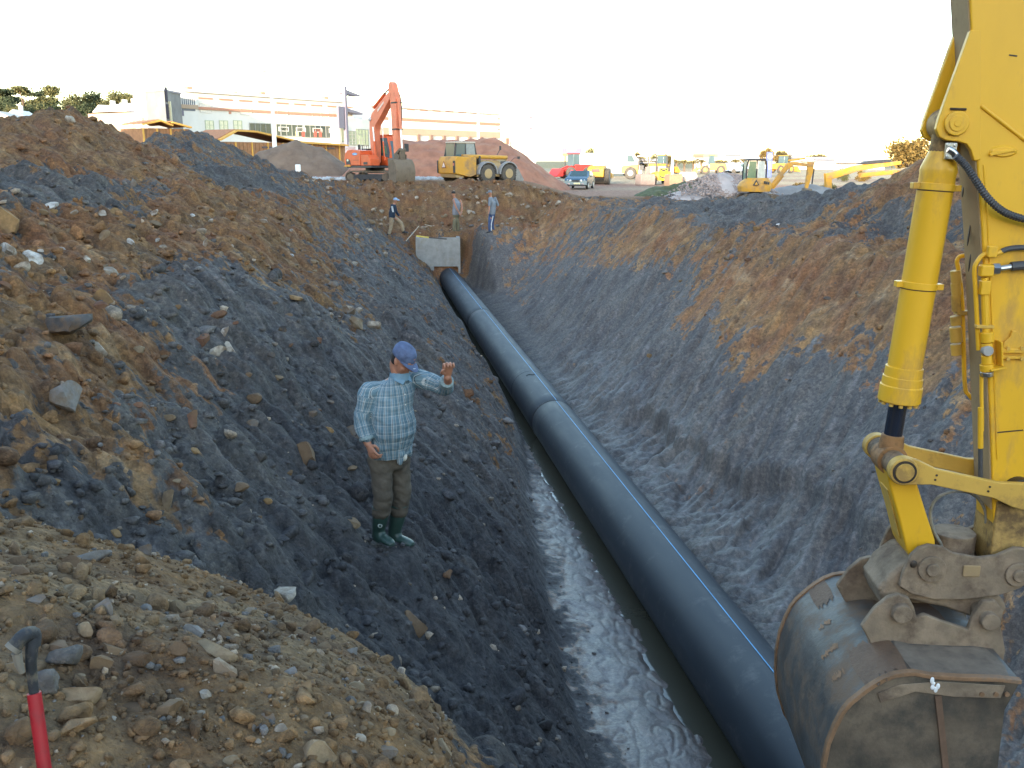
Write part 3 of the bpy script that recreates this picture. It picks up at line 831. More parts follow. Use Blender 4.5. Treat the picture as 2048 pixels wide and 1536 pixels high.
# the rest: crumbs, pebbles and clods past counting, one mesh
def crumbs(n, r0, r1, smin, smax, sub, seed, keep, pale=.06, grow=0.0):
    g = np.random.default_rng(seed)
    r = r0 * np.exp(g.random(n) * math.log(r1 / r0)); a = np.radians(g.uniform(-23, 40, n))
    X, Y = r * np.sin(a), r * np.cos(a)
    p = keep(X, Y); m = g.random(n) < p; X, Y, r = X[m], Y[m], r[m]; n = len(X)
    s = (smin + (smax - smin) * g.random(n) ** 3.5) * (1 + grow * r)
    Z = H(X, Y) + s * .25
    protos = [rock_verts(sub, seed * 10 + i, 9 if sub > 1 else 4, .10 if sub > 1 else .38, .36, .85) for i in range(6)]
    f0 = protos[0][1]; nv = len(protos[0][0])
    V = np.stack([protos[i][0] for i in range(6)])[g.integers(0, 6, n)]
    V = V * (s[:, None] * g.uniform(.6, 1.1, (n, 3)))[:, None, :] * np.array([1, 1, .8])
    q = g.uniform(0, 2 * np.pi, n); c_, s_ = np.cos(q), np.sin(q)
    V = np.stack([V[..., 0] * c_[:, None] - V[..., 1] * s_[:, None], V[..., 0] * s_[:, None] + V[..., 1] * c_[:, None], V[..., 2]], -1)
    V += np.stack([X, Y, Z], 1)[:, None, :]
    Fc = f0[None] + (np.arange(n) * nv)[:, None, None]
    ea, cla, mw, w, _ = soil(X, Y)
    pick = (g.random(n) < np.clip((mw - .25) * 2, 0, 1))[:, None]; col = np.where(pick, ea, cla)
    col = col * g.uniform(.75, 1.3, (n, 1))
    pk = (g.random(n) < pale)[:, None]; gk = (g.random(n) < .045)[:, None]
    col = np.where(gk, np.array([.165, .152, .145]) * g.uniform(.6, 1.2, (n, 1)), col)
    col = np.where(pk, PALE * g.uniform(.5, 1.05, (n, 1)), col)
    return V.reshape(-1, 3), Fc.reshape(-1, 3), np.repeat(col, nv, 0), np.repeat(w * .6, nv)

def k_heap(X, Y): return (heap_side(X, Y) < 0) * 1.0
def k_left(X, Y):
    tl, tr = trench_toes(Y); return (X < tl - .25) * (Y < 42) * (heap_side(X, Y) > -.05) * np.clip(.55 + .5 * fbm(X * .6, Y * .6, 2, 201) + .3 * sm(0, -2, X), .05, 1)
def k_right(X, Y):
    tl, tr = trench_toes(Y); return (X > tr + .3) * (Y < 46) * np.clip(.10 + .55 * sm(7.5, 9.5, X) + .5 * fbm(X * .5, Y * .5, 2, 203), 0.03, 1)
def k_end(X, Y): return (Y > 42.5) * (Y < 56) * (X > -3) * (X < 11) * np.clip(.3 + 1.6 * fbm(X * .6, Y * .8, 3, 207), .05, 1) * (1 - .75 * sm(50, 52, Y))
parts_ = [crumbs(13000, 1.6, 5.5, .004, .020, 1, 51, k_heap, .10), crumbs(1100, 1.6, 5.5, .015, .05, 2, 52, k_heap, .06),
          crumbs(16000, 4, 40, .008, .06, 1, 53, k_left, .05, .035), crumbs(2200, 4, 40, .03, .12, 2, 54, k_left, .05, .02),
          crumbs(2500, 6, 20, .012, .06, 1, 57, lambda X, Y: (X > trench_toes(Y)[0] - .5) * np.clip((trench_toes(Y)[0] + .45 - X) * 1.5, 0, 1) + .02 * (X < 2.7) * (X > 1.8), .02, .0), crumbs(9000, 6, 45, .008, .045, 1, 55, k_right, .03, .04),
          crumbs(15000, 41, 58, .03, .20, 1, 56, k_end, .42, 0)]
V_, F_, C_, W_, off = [], [], [], [], 0
for v, f, c, w in parts_:
    V_.append(v); F_.append(f + off); C_.append(c); W_.append(w); off += len(v)
me_ = np_mesh('rubble', np.concatenate(V_), np.concatenate(F_), [EARTH])
C_ = np.concatenate(C_); W_ = np.concatenate(W_)
set_soil(me_, C_, C_, np.ones(len(C_)), W_, np.full(len(C_), .7))
tag(link('rubble', me_), kind='stuff', label='crumbs, pebbles and clods strewn over the banks')
print('rubble tris', len(me_.polygons))
# ================================================================== the yellow excavator whose arm hangs over the trench
YEL = mat('yellow_paint', (.68, .37, .016), .42, var=.05, scale=2.5, dirt=(.34, .19, .06), dirt_amt=.30, dirt_scale=3.0, streak=(1.6, 1.6, .6), bump=.03, bump_scale=30)
YELD = mat('dusty_yellow_paint', (.52, .31, .055), .6, var=.10, scale=3, dirt=(.15, .085, .045), dirt_amt=.30, dirt_scale=5.0, bump=.10, bump_scale=30)
DUST = mat('dust_caked_paint', (.30, .205, .105), .85, var=.14, scale=5, dirt=(.14, .075, .04), dirt_amt=.18, dirt_scale=7, bump=.12)
CHROME = mat('oiled_rod', (.10, .12, .18), .16, metal=.9, var=.1, scale=3, streak=(8, 8, .6))
STEEL = mat('worn_steel', (.20, .185, .165), .62, metal=.25, var=.25, scale=4, dirt=(.20, .13, .08), dirt_amt=.32, dirt_scale=3.2, bump=.22, bump_scale=26)
MUDST = mat('mud_caked_steel', (.225, .165, .11), .9, var=.32, scale=5, dirt=(.085, .055, .036), dirt_amt=.48, dirt_scale=4.5, bump=.5, bump_scale=22)
GREASE = mat('grease_black', (.028, .018, .012), .5, var=.4, scale=9, dirt=(.12, .07, .035), dirt_amt=.2, dirt_scale=9, bump=.3)
RUBBER = mat('hose_rubber', (.05, .05, .055), .5, var=.2)
ZINC = mat('zinc_fitting', (.55, .55, .55), .28, metal=1.0, var=.1)
AW = math.atan2((1150 - 1024), math.hypot(FPX, 447)) + YAW        # the arm's plane is turned this far from the trench line
WV = np.array([math.sin(AW), math.cos(AW), 0]); UV_ = np.array([math.cos(AW), -math.sin(AW), 0])
DW = 4.7
EO = WV * DW + UV_ * 2.55
exc = thing('excavator', 'yellow excavator whose dusty arm and bucket hang over the trench', 'excavator', (EO[0], EO[1], 0), -AW)
def uv(px, py, w=0.0):
    """Pixel to (u, v) in the arm's own plane w metres behind its middle plane."""
    r = ray(px, py); t = (DW + w) / (r @ WV); P = CAMP + r * t
    return float((P - EO) @ UV_), float(P[2])
def uvs(pts, w): return [uv(*p, w) for p in pts]
def disc(mb, c, w0, w1, r, n=28): return mb.cyl((c[0], w0, c[1]), (c[0], w1, c[1]), r, n=n)

# ---- stick: welded box
hw = .108
Lp = uvs([(1936, -60), (1940, 0), (1948, 175), (1955, 330), (1964, 456), (1972, 640), (1977, 755), (1983, 919), (1986, 1020), (1990, 1108)], -hw)
top, piv = Lp[0], uv(2037, 1150, -.2)
Rp = [(piv[0] + .10, piv[1] - .03), (piv[0] + .17, piv[1] + .12), (piv[0] + .30, piv[1] + .9), (top[0] + .80, top[1] - .75), (top[0] + .82, top[1] - .2), (top[0] + .55, top[1] + .45), (top[0] + .15, top[1] + .5)]
st = MB().prism([Lp[-1]] + [(piv[0] - .04, piv[1] - .08)] + Rp + [(Lp[0][0] - .005, Lp[0][1] + .3)] + Lp[:-1], -hw, hw).build('stick', YEL, exc, bevel=.010)
# side plates stand proud of the box, as a flange line down the front edge
def strip(pts, dx0, dx1): return [(p[0] + dx0, p[1]) for p in pts] + [(p[0] + dx1, p[1]) for p in reversed(pts)]
MB().prism(strip(Lp[:-1], -.006, .0), -hw + .010, hw - .010).build('front_plate', DUST, exc)
# lower end: boss, mud-caked
MB().prism([(Lp[-2][0] + .012, Lp[-2][1] + .05), (Lp[-2][0] + .012, Lp[-1][1] - .02), (piv[0] - .05, piv[1] - .09), (piv[0] + .09, piv[1] - .06), (piv[0] + .16, piv[1] + .12), (piv[0] + .17, piv[1] + .28), (piv[0] + .08, piv[1] + .33)], -hw - .012, hw + .012).build('stick_end', mat('stick_end_mud', (.40, .25, .075), .75, var=.2, scale=4, dirt=(.07, .042, .025), dirt_amt=.5, dirt_scale=6, bump=.3), exc, bevel=.01)
lp = uv(2040, 985, -.14)
b = MB(); disc(b, lp, -.165, .165, .075); b.build('link_boss', GREASE, exc, bevel=.008)
b = MB(); disc(b, lp, -.2, .2, .036); b.build('link_pin', YELD, exc, bevel=.006)
# embossed oval plate and weld ridges on the near face
c = uv(2006, 303, -hw)
b = MB(); b.lathe((c[0], -hw - .010, c[1]), (c[0], -hw + .002, c[1]), [(0, .052), (.5, .060), (1, .066)], 28)
o = b.build('oval_boss', YEL, exc, bevel=.003); o.data.transform(Matrix.Translation((c[0], 0, c[1])) @ Matrix.Diagonal((1, 1, .42, 1)) @ Matrix.Translation((-c[0], 0, -c[1])))
a_, b_ = uv(1979, 309, -hw - .01), uv(2030, 299, -hw - .01)
MB().bar((a_[0], -hw - .012, a_[1]), (b_[0], -hw - .012, b_[1]), .010, .016, (0, 0, 1)).build('embossed_bar', YEL, exc, bevel=.003)
a_, b_ = uv(1962, 212, -hw), uv(2075, 300, -hw)
MB().tube([(a_[0], -hw - .001, a_[1]), ((a_[0] + b_[0]) / 2, -hw - .002, (a_[1] + b_[1]) / 2), (b_[0], -hw - .001, b_[1])], .009, 8).build('weld_ridge', YEL, exc)
MB().tube([(p[0] + .028, -hw - .0005, p[1]) for p in Lp[3:8]], .0045, 6).build('weld_seam', YEL, exc)
# scratches
for (x0, y0, x1, y1) in ((2018, 110, 2034, 112), (1993, 865, 2046, 860)):
    a_, b_ = uv(x0, y0, -hw), uv(x1, y1, -hw)
    MB().bar((a_[0], -hw - .0015, a_[1]), (b_[0], -hw - .0015, b_[1]), .003, .006).build('scrape', GREASE, exc)
for (x, y, hh) in ((1944, 300, 10), (1935, 478, 14), (1940, 470, 20), (1936, 525, 18), (1931, 385, 10)):
    q = uv(x, y, 0); MB().ball((q[0] - .0, random.uniform(-.04, .04), q[1]), (.004, .006, hh / 400), 8, 6).build('rust_spot', GREASE, exc)

# ---- lugs for the bucket cylinder
lug = [(1941, 60), (1877, 238), (1872, 258), (1878, 273), (1892, 281), (1915, 283), (1932, 288), (1941, 300), (1948, 322), (1962, 320), (1962, 60)]
for w0, w1, n in ((-hw - .004, -hw + .032, 0), (hw - .032, hw + .004, 1)):
    MB().prism(uvs(lug, -hw), w0, w1).build('cylinder_lug', YEL, exc, bevel=.006)
pt = uv(1911, 247, -hw)
b = MB(); disc(b, pt, -hw - .022, hw + .03, .056, 32); b.build('cylinder_pin', YEL, exc, bevel=.006)
b = MB(); disc(b, pt, -hw - .027, -hw - .020, .036, 28); disc(b, pt, -hw - .030, -hw - .026, .016, 20); b.build('pin_cap', YEL, exc, bevel=.002)
a_, b_ = uv(1899, 218, -hw), uv(1931, 219, -hw)
MB().tube([(a_[0], -hw - .008, a_[1]), (b_[0], -hw - .008, b_[1])], .006, 6).build('weld_bead', GREASE, exc)

# ---- bucket cylinder
pb = uv(1778, 915, 0)                                      # pin at the rod end
A_ = Vector((pt[0], 0, pt[1])); B_ = Vector((pb[0], 0, pb[1])); ax = (B_ - A_); LN = ax.length; axn = ax.normalized()
tt = lambda py: None
def along(px, py):
    q = uv(px, py, 0); return (Vector((q[0], 0, q[1])) - A_).dot(axn) / LN
t0, t1, t2 = along(1884, 318), along(1817, 733), along(1806, 803)
r = .083
MB().lathe(A_ + ax * (t0 - .045), A_ + ax * t1, [(0, .048), (.05, .062), (.105, r), (.12, r + .003), (.135, r), (1, r)], 40).build('cylinder_barrel', YEL, exc, bevel=0)
MB().lathe(A_ + ax * t1, A_ + ax * t2, [(0, r), (.02, r + .008), (.28, r + .009), (.3, r + .014), (.52, r + .015), (.55, r + .020), (.97, r + .021), (1, r + .017)], 40).build('cylinder_gland', YEL, exc)
gl = A_ + ax * t2; s_ = Vector((0, 1, 0)); q_ = axn.cross(s_)
for k in range(12):
    a = k * math.pi / 6 + .2; p = gl + (s_ * math.cos(a) + q_ * math.sin(a)) * (r + .004)
    MB().cyl(p - axn * .004, p + axn * .016, .011, n=6).build('gland_bolt', YELD, exc)
MB().lathe(A_ + ax * (t2 - .02), A_ + ax * .955, [(0, .045), (1, .045)], 28).build('cylinder_rod', CHROME, exc)
b = MB(); disc(b, (B_.x, B_.z), -.062, .062, .078, 28); b.lathe(A_ + ax * .925, A_ + ax * 1.0, [(0, .055), (.4, .062), (1, .06)], 20); b.build('rod_eye', mat('rod_eye_rust', (.25, .12, .04), .7, var=.5, scale=12, dirt=(.03, .018, .012), dirt_amt=.4, dirt_scale=12, bump=.3), exc, bevel=.006)
b = MB(); disc(b, pt, -.06, .06, .075, 28); b.lathe(A_, A_ + ax * (t0), [(0, .055), (1, .06)], 20); b.build('barrel_eye', mat('barrel_eye_dust', (.33, .20, .07), .7, var=.3, dirt=(.06, .035, .02), dirt_amt=.4, dirt_scale=9), exc, bevel=.006)
for py_, px_ in ((374, 1876), (571, 1845)):
    t = along(px_, py_); c0 = A_ + ax * t
    b = MB(); b.lathe(c0 - axn * .017, c0 + axn * .017, [(0, r), (.01, r + .005), (.99, r + .005), (1, r)], 40)
    for sg in (-1, 1):
        b.box(c0 + q_ * sg * (r + .016) * 1 + s_ * -.0, (.03, .05, .03), Matrix.Translation((0, 0, 0)))
    b.build('barrel_clamp', YEL, exc, bevel=.003)
    MB().lathe(c0 + axn * .0172, c0 + axn * .021, [(0, r + .0015), (1, r + .0015)], 40).build('clamp_seam', GREASE, exc)

# ---- links
bw = .205
b = MB(); disc(b, (B_.x, B_.z), -bw + .03, bw - .03, .060, 28); b.build('link_tube', mat('link_tube_grease', (.17, .10, .05), .7, var=.5, scale=14, dirt=(.02, .014, .01), dirt_amt=.45, dirt_scale=10, bump=.3), exc, bevel=.006)
pn = uv(1806, 937, -bw)
dlt = (pn[0] - B_.x, pn[1] - B_.z)
for sg in (-1, 1):
    w0, w1 = (-bw - .0, -bw + .034) if sg < 0 else (bw - .034, bw)
    a_ = (B_.x, B_.z); l2 = lp
    dx, dz = l2[0] - a_[0], l2[1] - a_[1]; L_ = math.hypot(dx, dz); ux, uz = dx / L_, dz / L_; nx, nz = -uz, ux
    P_ = lambda s, n: (a_[0] + ux * s + nx * n, a_[1] + uz * s + nz * n)
    out = [P_(.05 * math.cos(k), .072 * math.sin(k)) for k in np.linspace(math.pi / 2, 3 * math.pi / 2, 9)] + [P_(.06, -.066), P_(.16, -.042), P_(L_ - .15, -.042), P_(L_ - .05, -.066)] + [P_(L_ + .07 * math.cos(k), .07 * math.sin(k)) for k in np.linspace(-math.pi / 2, math.pi / 2, 9)] + [P_(L_ - .15, .042), P_(.16, .042), P_(.06, .066)]
    o = MB().prism(out, w0, w1).build('side_link', YELD, exc, bevel=.006)
    b = MB(); disc(b, a_, w0 - .03 * (sg < 0) , w1 + .03 * (sg > 0), .070, 32); b.build('link_collar', YELD, exc, bevel=.008)
    b = MB(); ww = (w0 - .040, w0 - .029) if sg < 0 else (w1 + .029, w1 + .04); disc(b, a_, *ww, .046, 28); b.build('pin_cap', YELD, exc, bevel=.003)
    b = MB(); ww = (w0 - .034, w0 - .0295) if sg < 0 else (w1 + .0295, w1 + .034); disc(b, a_, *ww, .058, 28); b.build('grease_ring', GREASE, exc)
    for s in (.27 * L_, .62 * L_ + .05):
        for n in (-.012, .012):
            q = P_(s, n); yy_ = w0 - .003 if sg < 0 else w1 + .003
            MB().cyl((q[0], yy_, q[1]), (q[0], yy_ + .004 * (1 if sg < 0 else -1), q[1]), .006, n=8).build('bolt_head', GREASE, exc)
# push link down to the coupler
pc = uv(1863, 1137, -.19)
dx, dz = pc[0] - B_.x, pc[1] - B_.z; L_ = math.hypot(dx, dz); ux, uz = dx / L_, dz / L_; nx, nz = -uz, ux
P_ = lambda s, n: (B_.x + ux * s + nx * n, B_.z + uz * s + nz * n)
body = [P_(.0, -.055), P_(.10, -.062), P_(.5 * L_, -.066), P_(L_ - .10, -.075), P_(L_ - .02, -.06), P_(L_, .05), P_(L_ - .10, .075), P_(.5 * L_, .072), P_(.10, .07), P_(.0, .06)]
MB().prism(body, -.115, .115).build('push_link', YEL, exc, bevel=.012)
MB().prism([P_(.14, -.062), P_(.5 * L_, -.067), P_(L_ - .14, -.074), P_(L_ - .14, -.080), P_(.5 * L_, -.073), P_(.14, -.068)], -.06, .06).build('stiffener_plate', YELD, exc, bevel=.004)
b = MB(); disc(b, pc, -.165, .165, .07, 24); b.build('link_tube', MUDST, exc, bevel=.008)

# ---- quick coupler
cw = .19
plate = uvs([(1799, 1173), (1806, 1146), (1822, 1111), (1838, 1096), (1858, 1090), (1886, 1094), (1907, 1107), (1958, 1116), (1993, 1112), (2030, 1096), (2062, 1098), (2075, 1130), (2068, 1160), (2040, 1178), (2001, 1191), (1927, 1200), (1869, 1200), (1822, 1188)], -cw)
for w0, w1 in ((-cw, -cw + .03), (cw - .03, cw)):
    MB().prism(plate, w0, w1).build('coupler_plate', MUDST, exc, bevel=.008)
low = uvs([(1752, 1178), (1790, 1140), (1815, 1180), (1870, 1192), (1930, 1196), (2000, 1190), (2015, 1215), (1998, 1235), (1960, 1240), (1890, 1215), (1822, 1200), (1790, 1205)], -.13)
MB().prism(low, -.14, .14).build('coupler_body', MUDST, exc, bevel=.02)
MB().prism(uvs([(1742, 1160), (1762, 1126), (1800, 1098), (1840, 1098), (1845, 1130), (1806, 1165), (1770, 1205), (1752, 1196)], 0), -.15, .16).build('coupler_nose', MUDST, exc, bevel=.025)
b = MB(); disc(b, pc, -cw - .016, -cw - .001, .070, 32); b.build('pin_flange', MUDST, exc, bevel=.005)
b = MB(); disc(b, pc, -cw - .034, cw + .03, .034, 24); b.build('coupler_pin', MUDST, exc, bevel=.006)
b = MB(); disc(b, piv, -cw - .016, -cw - .001, .064, 32); b.build('pin_flange', MUDST, exc, bevel=.005)
b = MB(); disc(b, piv, -cw - .034, cw + .03, .032, 24); b.build('coupler_pin', MUDST, exc, bevel=.006)
q = uv(1942, 1141, -cw); MB().box((q[0], -cw - .006, q[1]), (.085, .012, .062)).build('id_plate', DUST, exc, bevel=.006)
q = uv(1827, 1128, -cw); MB().ball((q[0], -cw - .004, q[1]), (.018, .008, .022), 12, 8).build('lock_bolt', GREASE, exc)

# ---- bucket
BW = .565
shell = uvs([(2043, 1364), (2000, 1359), (1927, 1357), (1861, 1353), (1830, 1347), (1810, 1348), (1791, 1351), (1769, 1359), (1748, 1371), (1732, 1382), (1717, 1394), (1700, 1408), (1686, 1425), (1671, 1453), (1657, 1487), (1648, 1530), (1645, 1580), (1650, 1630), (1665, 1680), (1695, 1725), (1740, 1762), (1800, 1790), (1880, 1815), (1975, 1835)], -BW)
BUCK = mat('bucket_steel', (.080, .075, .070), .5, metal=.2, var=.55, scale=2.2, dirt=(.165, .105, .065), dirt_amt=.55, dirt_scale=3.2, bump=.25, bump_scale=18)
def thick(pts, t):
    n = len(pts); inn = []
    for i in range(n):
        a, c = pts[max(i - 1, 0)], pts[min(i + 1, n - 1)]
        dx, dz = c[0] - a[0], c[1] - a[1]; l = math.hypot(dx, dz)
        inn.append((pts[i][0] - dz / l * t, pts[i][1] + dx / l * t))
    return inn
inn = thick(shell, .022)
if inn[8][0] < shell[8][0]: inn = thick(shell, -.022)
MB().prism(shell + inn[::-1], -BW + .018, BW - .018).build('bucket_shell', BUCK, exc, smooth=60)
# side plates and their proud rims
SIDE = mat('bucket_side_mud', (.105, .078, .052), .85, var=.65, scale=3.0, dirt=(.042, .036, .028), dirt_amt=.5, dirt_scale=3.4, bump=.4, bump_scale=16)
mouth = uvs([(2036, 1372), (2010, 1420), (2000, 1500), (1990, 1600), (1985, 1700), (1975, 1835)], -BW)
sidep = shell + mouth[::-1][1:]
for w0, w1 in ((-BW, -BW + .02), (BW - .02, BW)):
    MB().prism(sidep, w0, w1).build('bucket_side', SIDE, exc, bevel=.004)
RUST = mat('rusty_rim', (.22, .12, .06), .75, var=.4, scale=8, dirt=(.12, .10, .08), dirt_amt=.3, dirt_scale=8, bump=.3)
sh_o = thick(shell, -.010 if inn[8][0] > shell[8][0] else .010); sh_i = thick(shell, .012 if inn[8][0] > shell[8][0] else -.012)
for w0, w1 in ((-BW - .006, -BW + .030), (BW - .030, BW + .006)):
    MB().prism(sh_o[:23] + sh_i[:23][::-1], w0, w1).build('wear_rim', RUST, exc, bevel=.004)
q0, q1 = uv(1875, 1390, -BW), uv(1893, 1560, -BW)
MB().bar((q0[0], -BW - .006, q0[1]), (q1[0], -BW - .006, q1[1]), .03, .012, (0, 1, 0)).build('side_rib', mat('side_rib_rust', (.13, .075, .045), .8, var=.3), exc)
q = uvs([(1754, 1385), (1800, 1368), (1880, 1362), (2010, 1370), (2000, 1395), (1905, 1392), (1830, 1382), (1760, 1404)], -BW)
MB().prism(q, -BW - .008, -BW - .001).build('side_reinforcement', MUDST, exc, bevel=.003)
for x in (1962, 1990, 2012, 2034):
    c_ = uv(x, 1386, -BW); MB().cyl((c_[0], -BW - .016, c_[1]), (c_[0], -BW - .006, c_[1]), .012, n=8).build('side_bolt', RUST, exc)
c_ = uv(1868, 1365, -BW)
for k in range(6):
    MB().ball((c_[0] + random.uniform(-.02, .02), -BW - .010, c_[1] + random.uniform(-.035, .03)), (.010, .004, random.uniform(.008, .018)), 8, 6).build('paint_fleck', mat('white_paint_fleck', (.75, .75, .74), .7), exc)
# ears with pins on the top of the bucket
ear = uvs([(1722, 1252), (1748, 1216), (1775, 1194), (1797, 1188), (1818, 1196), (1828, 1214), (1832, 1234), (1850, 1228), (1880, 1240), (1935, 1258), (1945, 1230), (1965, 1202), (1990, 1200), (2006, 1220), (2000, 1252), (2010, 1300), (2000, 1345), (1830, 1335), (1760, 1320)], -.24)
for w0, w1 in ((-.25, -.215), (.215, .25)):
    MB().prism(ear, w0, w1).build('bucket_ear', MUDST, exc, bevel=.008)
for (x, y, rr_) in ((1801, 1223, .050), (1976, 1238, .046)):
    c_ = uv(x, y, -.25)
    b = MB(); disc(b, c_, -.29, .29, rr_, 28); b.build('bucket_pin', MUDST, exc, bevel=.008)
# mud and dried clay on the bucket's back
def film(name, i0, i1, w0, w1, m, seed, lift=.004, rag=.06):
    """Thin ragged crust lying on the bucket's shell between two stations along its profile."""
    rr_ = random.Random(seed); b = MB(); rows = []
    for k in range(19):
        t = i0 + (i1 - i0) * k / 18; i = min(int(t), len(shell) - 2); f = t - i
        a, c = shell[i], shell[i + 1]; d = (c[0] - a[0], c[1] - a[1]); l = math.hypot(*d); sgn = 1 if inn[8][0] > shell[8][0] else -1
        p = (a[0] + d[0] * f + d[1] / l * lift * sgn, a[1] + d[1] * f - d[0] / l * lift * sgn)
        e = 1 if 0 < k < 18 else 0
        wa, wb = w0 + rr_.uniform(-rag, rag), w1 + rr_.uniform(-rag, rag)
        if not e: wa, wb = (wa * .6 + wb * .4), (wa * .4 + wb * .6)
        rows.append([b.bm.verts.new((p[0], wa + (wb - wa) * q / 6, p[1])) for q in range(7)])
    for A, B in zip(rows, rows[1:]):
        for q in range(6): b.bm.faces.new((A[q], A[q + 1], B[q + 1], B[q]))
    return b.build(name, m, exc)
WETMUD = mat('brown_wet_mud', (.115, .066, .038), .7, var=.2, scale=10, bump=.3)
DRYMUD = mat('pale_dry_mud', (.15, .115, .085), .9, var=.35, scale=9, bump=.3)
film('mud_crust', 4.2, 9.0, -.545, -.20, WETMUD, 1, .004, .05); film('mud_crust', 1.2, 3.6, -.20, .25, WETMUD, 2, .004, .06)
film('mud_crust', 0.2, 4.3, -.535, -.262, DRYMUD, 3, .003, .012); film('mud_crust', 7.0, 9.4, .30, .54, WETMUD, 5, .004, .025)
film('rust_streak', 9.2, 11.5, -.12, -.085, RUST, 6, .003, .02); film('rust_streak', 8.5, 10.4, .12, .15, RUST, 7, .003, .02); film('rust_streak', 10, 11.6, -.33, -.30, RUST, 8, .003, .025)
# teeth at the hidden lip
for k in range(5):
    w_ = -.46 + .23 * k; e = shell[-1]
    MB().prism([(e[0] - .05, e[1] - .03), (e[0] + .2, e[1] - .05), (e[0] + .2, e[1] - .02), (e[0] - .05, e[1] + .05)], w_ - .045, w_ + .045).build('bucket_tooth', STEEL, exc, bevel=.006)

# ---- hydraulic lines on the stick
def path(pts, w, n=6): return spline([(*(uv(x, y, w)), w)[0:1] + (w, uv(x, y, w)[1]) for x, y in pts], n)
def ribbed(pts, r, pitch, n=10):
    P = pts; out = [P[0]]; rad = [r]
    d = 0
    for a, c in zip(P, P[1:]):
        L = (c - a).length; m = max(1, int(L / (pitch / 2)))
        for k in range(1, m + 1):
            out.append(a + (c - a) * (k / m)); rad.append(r * (1.0 if len(out) % 2 else .80))
    return out, rad
p_ = path([(1912, 312), (1932, 332), (1952, 362), (1975, 395), (2005, 422), (2040, 436), (2090, 446)], -hw - .06, 14)
pts_, rad_ = ribbed(p_, .019, .012); MB().tube(pts_, rad_, 12).build('armoured_hose', RUBBER, exc, smooth=25)
p_ = path([(1896, 298), (1906, 304), (1914, 314), (1925, 326)], -.098, 6); MB().tube(p_, .017, 12).build('hose_fitting', ZINC, exc)
c_ = uv(1900, 302, -.085); b = MB(); b.box((c_[0], -.09, c_[1]), (.05, .02, .075))
for sx in (-1, 1):
    for sz in (-1, 1): b.cyl((c_[0] + sx * .016, -.105, c_[1] + sz * .026), (c_[0] + sx * .016, -.09, c_[1] + sz * .026), .009, n=6)
b.build('hose_flange', ZINC, exc, bevel=.002)
W1 = -hw - .035
def tubeobj(name, pts, r, m, w=W1, n=6): return MB().tube(path(pts, w, n), r, 10).build(name, m, exc)
tubeobj('oil_pipe', [(1994, 505), (1980, 507), (1968, 509), (1958, 518), (1949, 537), (1951, 580), (1954, 640), (1957, 700)], .011, YEL, -hw - .02)
tubeobj('oil_pipe', [(1969, 555), (1969, 600), (1971, 650), (1974, 740)], .016, YEL)
tubeobj('oil_pipe', [(1963, 748), (1963, 790), (1964, 830), (1964, 862)], .009, YEL, -hw - .012)
tubeobj('oil_pipe', [(1961, 815), (1961, 850), (1961, 896)], .013, YEL)
tubeobj('oil_hose', [(1961, 896), (1961, 925), (1961, 960)], .011, RUBBER)
tubeobj('oil_hose', [(2002, 503), (2020, 497), (2048, 495), (2090, 497)], .013, RUBBER)
tubeobj('oil_pipe', [(1984, 508), (1995, 506), (2004, 503)], .013, YEL)
tubeobj('hose_fitting', [(1986, 538), (2005, 536), (2025, 533)], .014, ZINC)
tubeobj('oil_hose', [(2022, 533), (2045, 531), (2095, 528)], .022, RUBBER)
q = uv(1972, 541, W1); MB().box((q[0], W1, q[1]), (.062, .05, .058)).build('elbow_block', YEL, exc, bevel=.010)
q = uv(1987, 538, W1); MB().cyl((q[0] - .006, W1, q[1]), (q[0] + .024, W1, q[1]), .028, n=6).build('hose_nut', ZINC, exc)
q = uv(1984, 503, W1); MB().box((q[0], W1, q[1]), (.045, .03, .055)).build('pipe_clamp', YEL, exc, bevel=.006)
q = uv(1969, 575, W1); MB().box((q[0], W1, q[1]), (.045, .04, .07)).build('pipe_clamp', YEL, exc, bevel=.006)
q = uv(1968, 653, W1); MB().box((q[0], W1, q[1]), (.085, .035, .016)).build('pipe_clamp', YELD, exc, bevel=.004)
for (y0, y1, r_) in ((664, 684, .030), (686, 708, .027), (710, 728, .025), (728, 742, .032)):
    a_, b_ = uv(1973, y0, W1), uv(1974, y1, W1); MB().cyl((a_[0], W1, a_[1]), (b_[0], W1, b_[1]), r_, n=24).build('valve_body', YEL, exc, bevel=.004)
a_, b_ = uv(1974, 743, W1), uv(1974, 752, W1); MB().cyl((a_[0], W1, a_[1]), (b_[0], W1, b_[1]), .030, n=24).build('valve_plug', ZINC, exc, bevel=.003)
q = uv(1976, 702, W1 - .03); MB().cyl((q[0], W1 - .038, q[1]), (q[0], W1, q[1]), .025, n=24).build('valve_knob', mat('grey_knob', (.33, .32, .30), .55), exc, bevel=.004)
b = MB(); q0, q1 = uv(1999, 682, W1), uv(2000, 730, W1); b.bar((q0[0], -hw - .03, q0[1]), (q1[0], -hw - .03, q1[1]), .07, .010, (1, 0, 0))
q0, q1 = uv(1974, 738, W1), uv(2006, 732, W1); b.bar((q0[0], -hw - .045, q0[1]), (q1[0], -hw - .045, q1[1]), .07, .010, (0, 0, 1)); b.build('valve_bracket', YEL, exc, bevel=.003)
b = MB(); q = uv(2022, 702, -hw); b.box((q[0], -hw - .012, q[1] + .004), (.115, .022, .022)); b.box((q[0], -hw - .010, q[1] - .030), (.115, .018, .016)); b.build('bracket_rail', YEL, exc, bevel=.004)
MB().prism(uvs([(2002, 698), (2006, 682), (2018, 673), (2022, 660), (2034, 662), (2042, 678), (2044, 698)], -hw), -hw - .016, -hw + .002).build('gusset_plate', YEL, exc, bevel=.004)
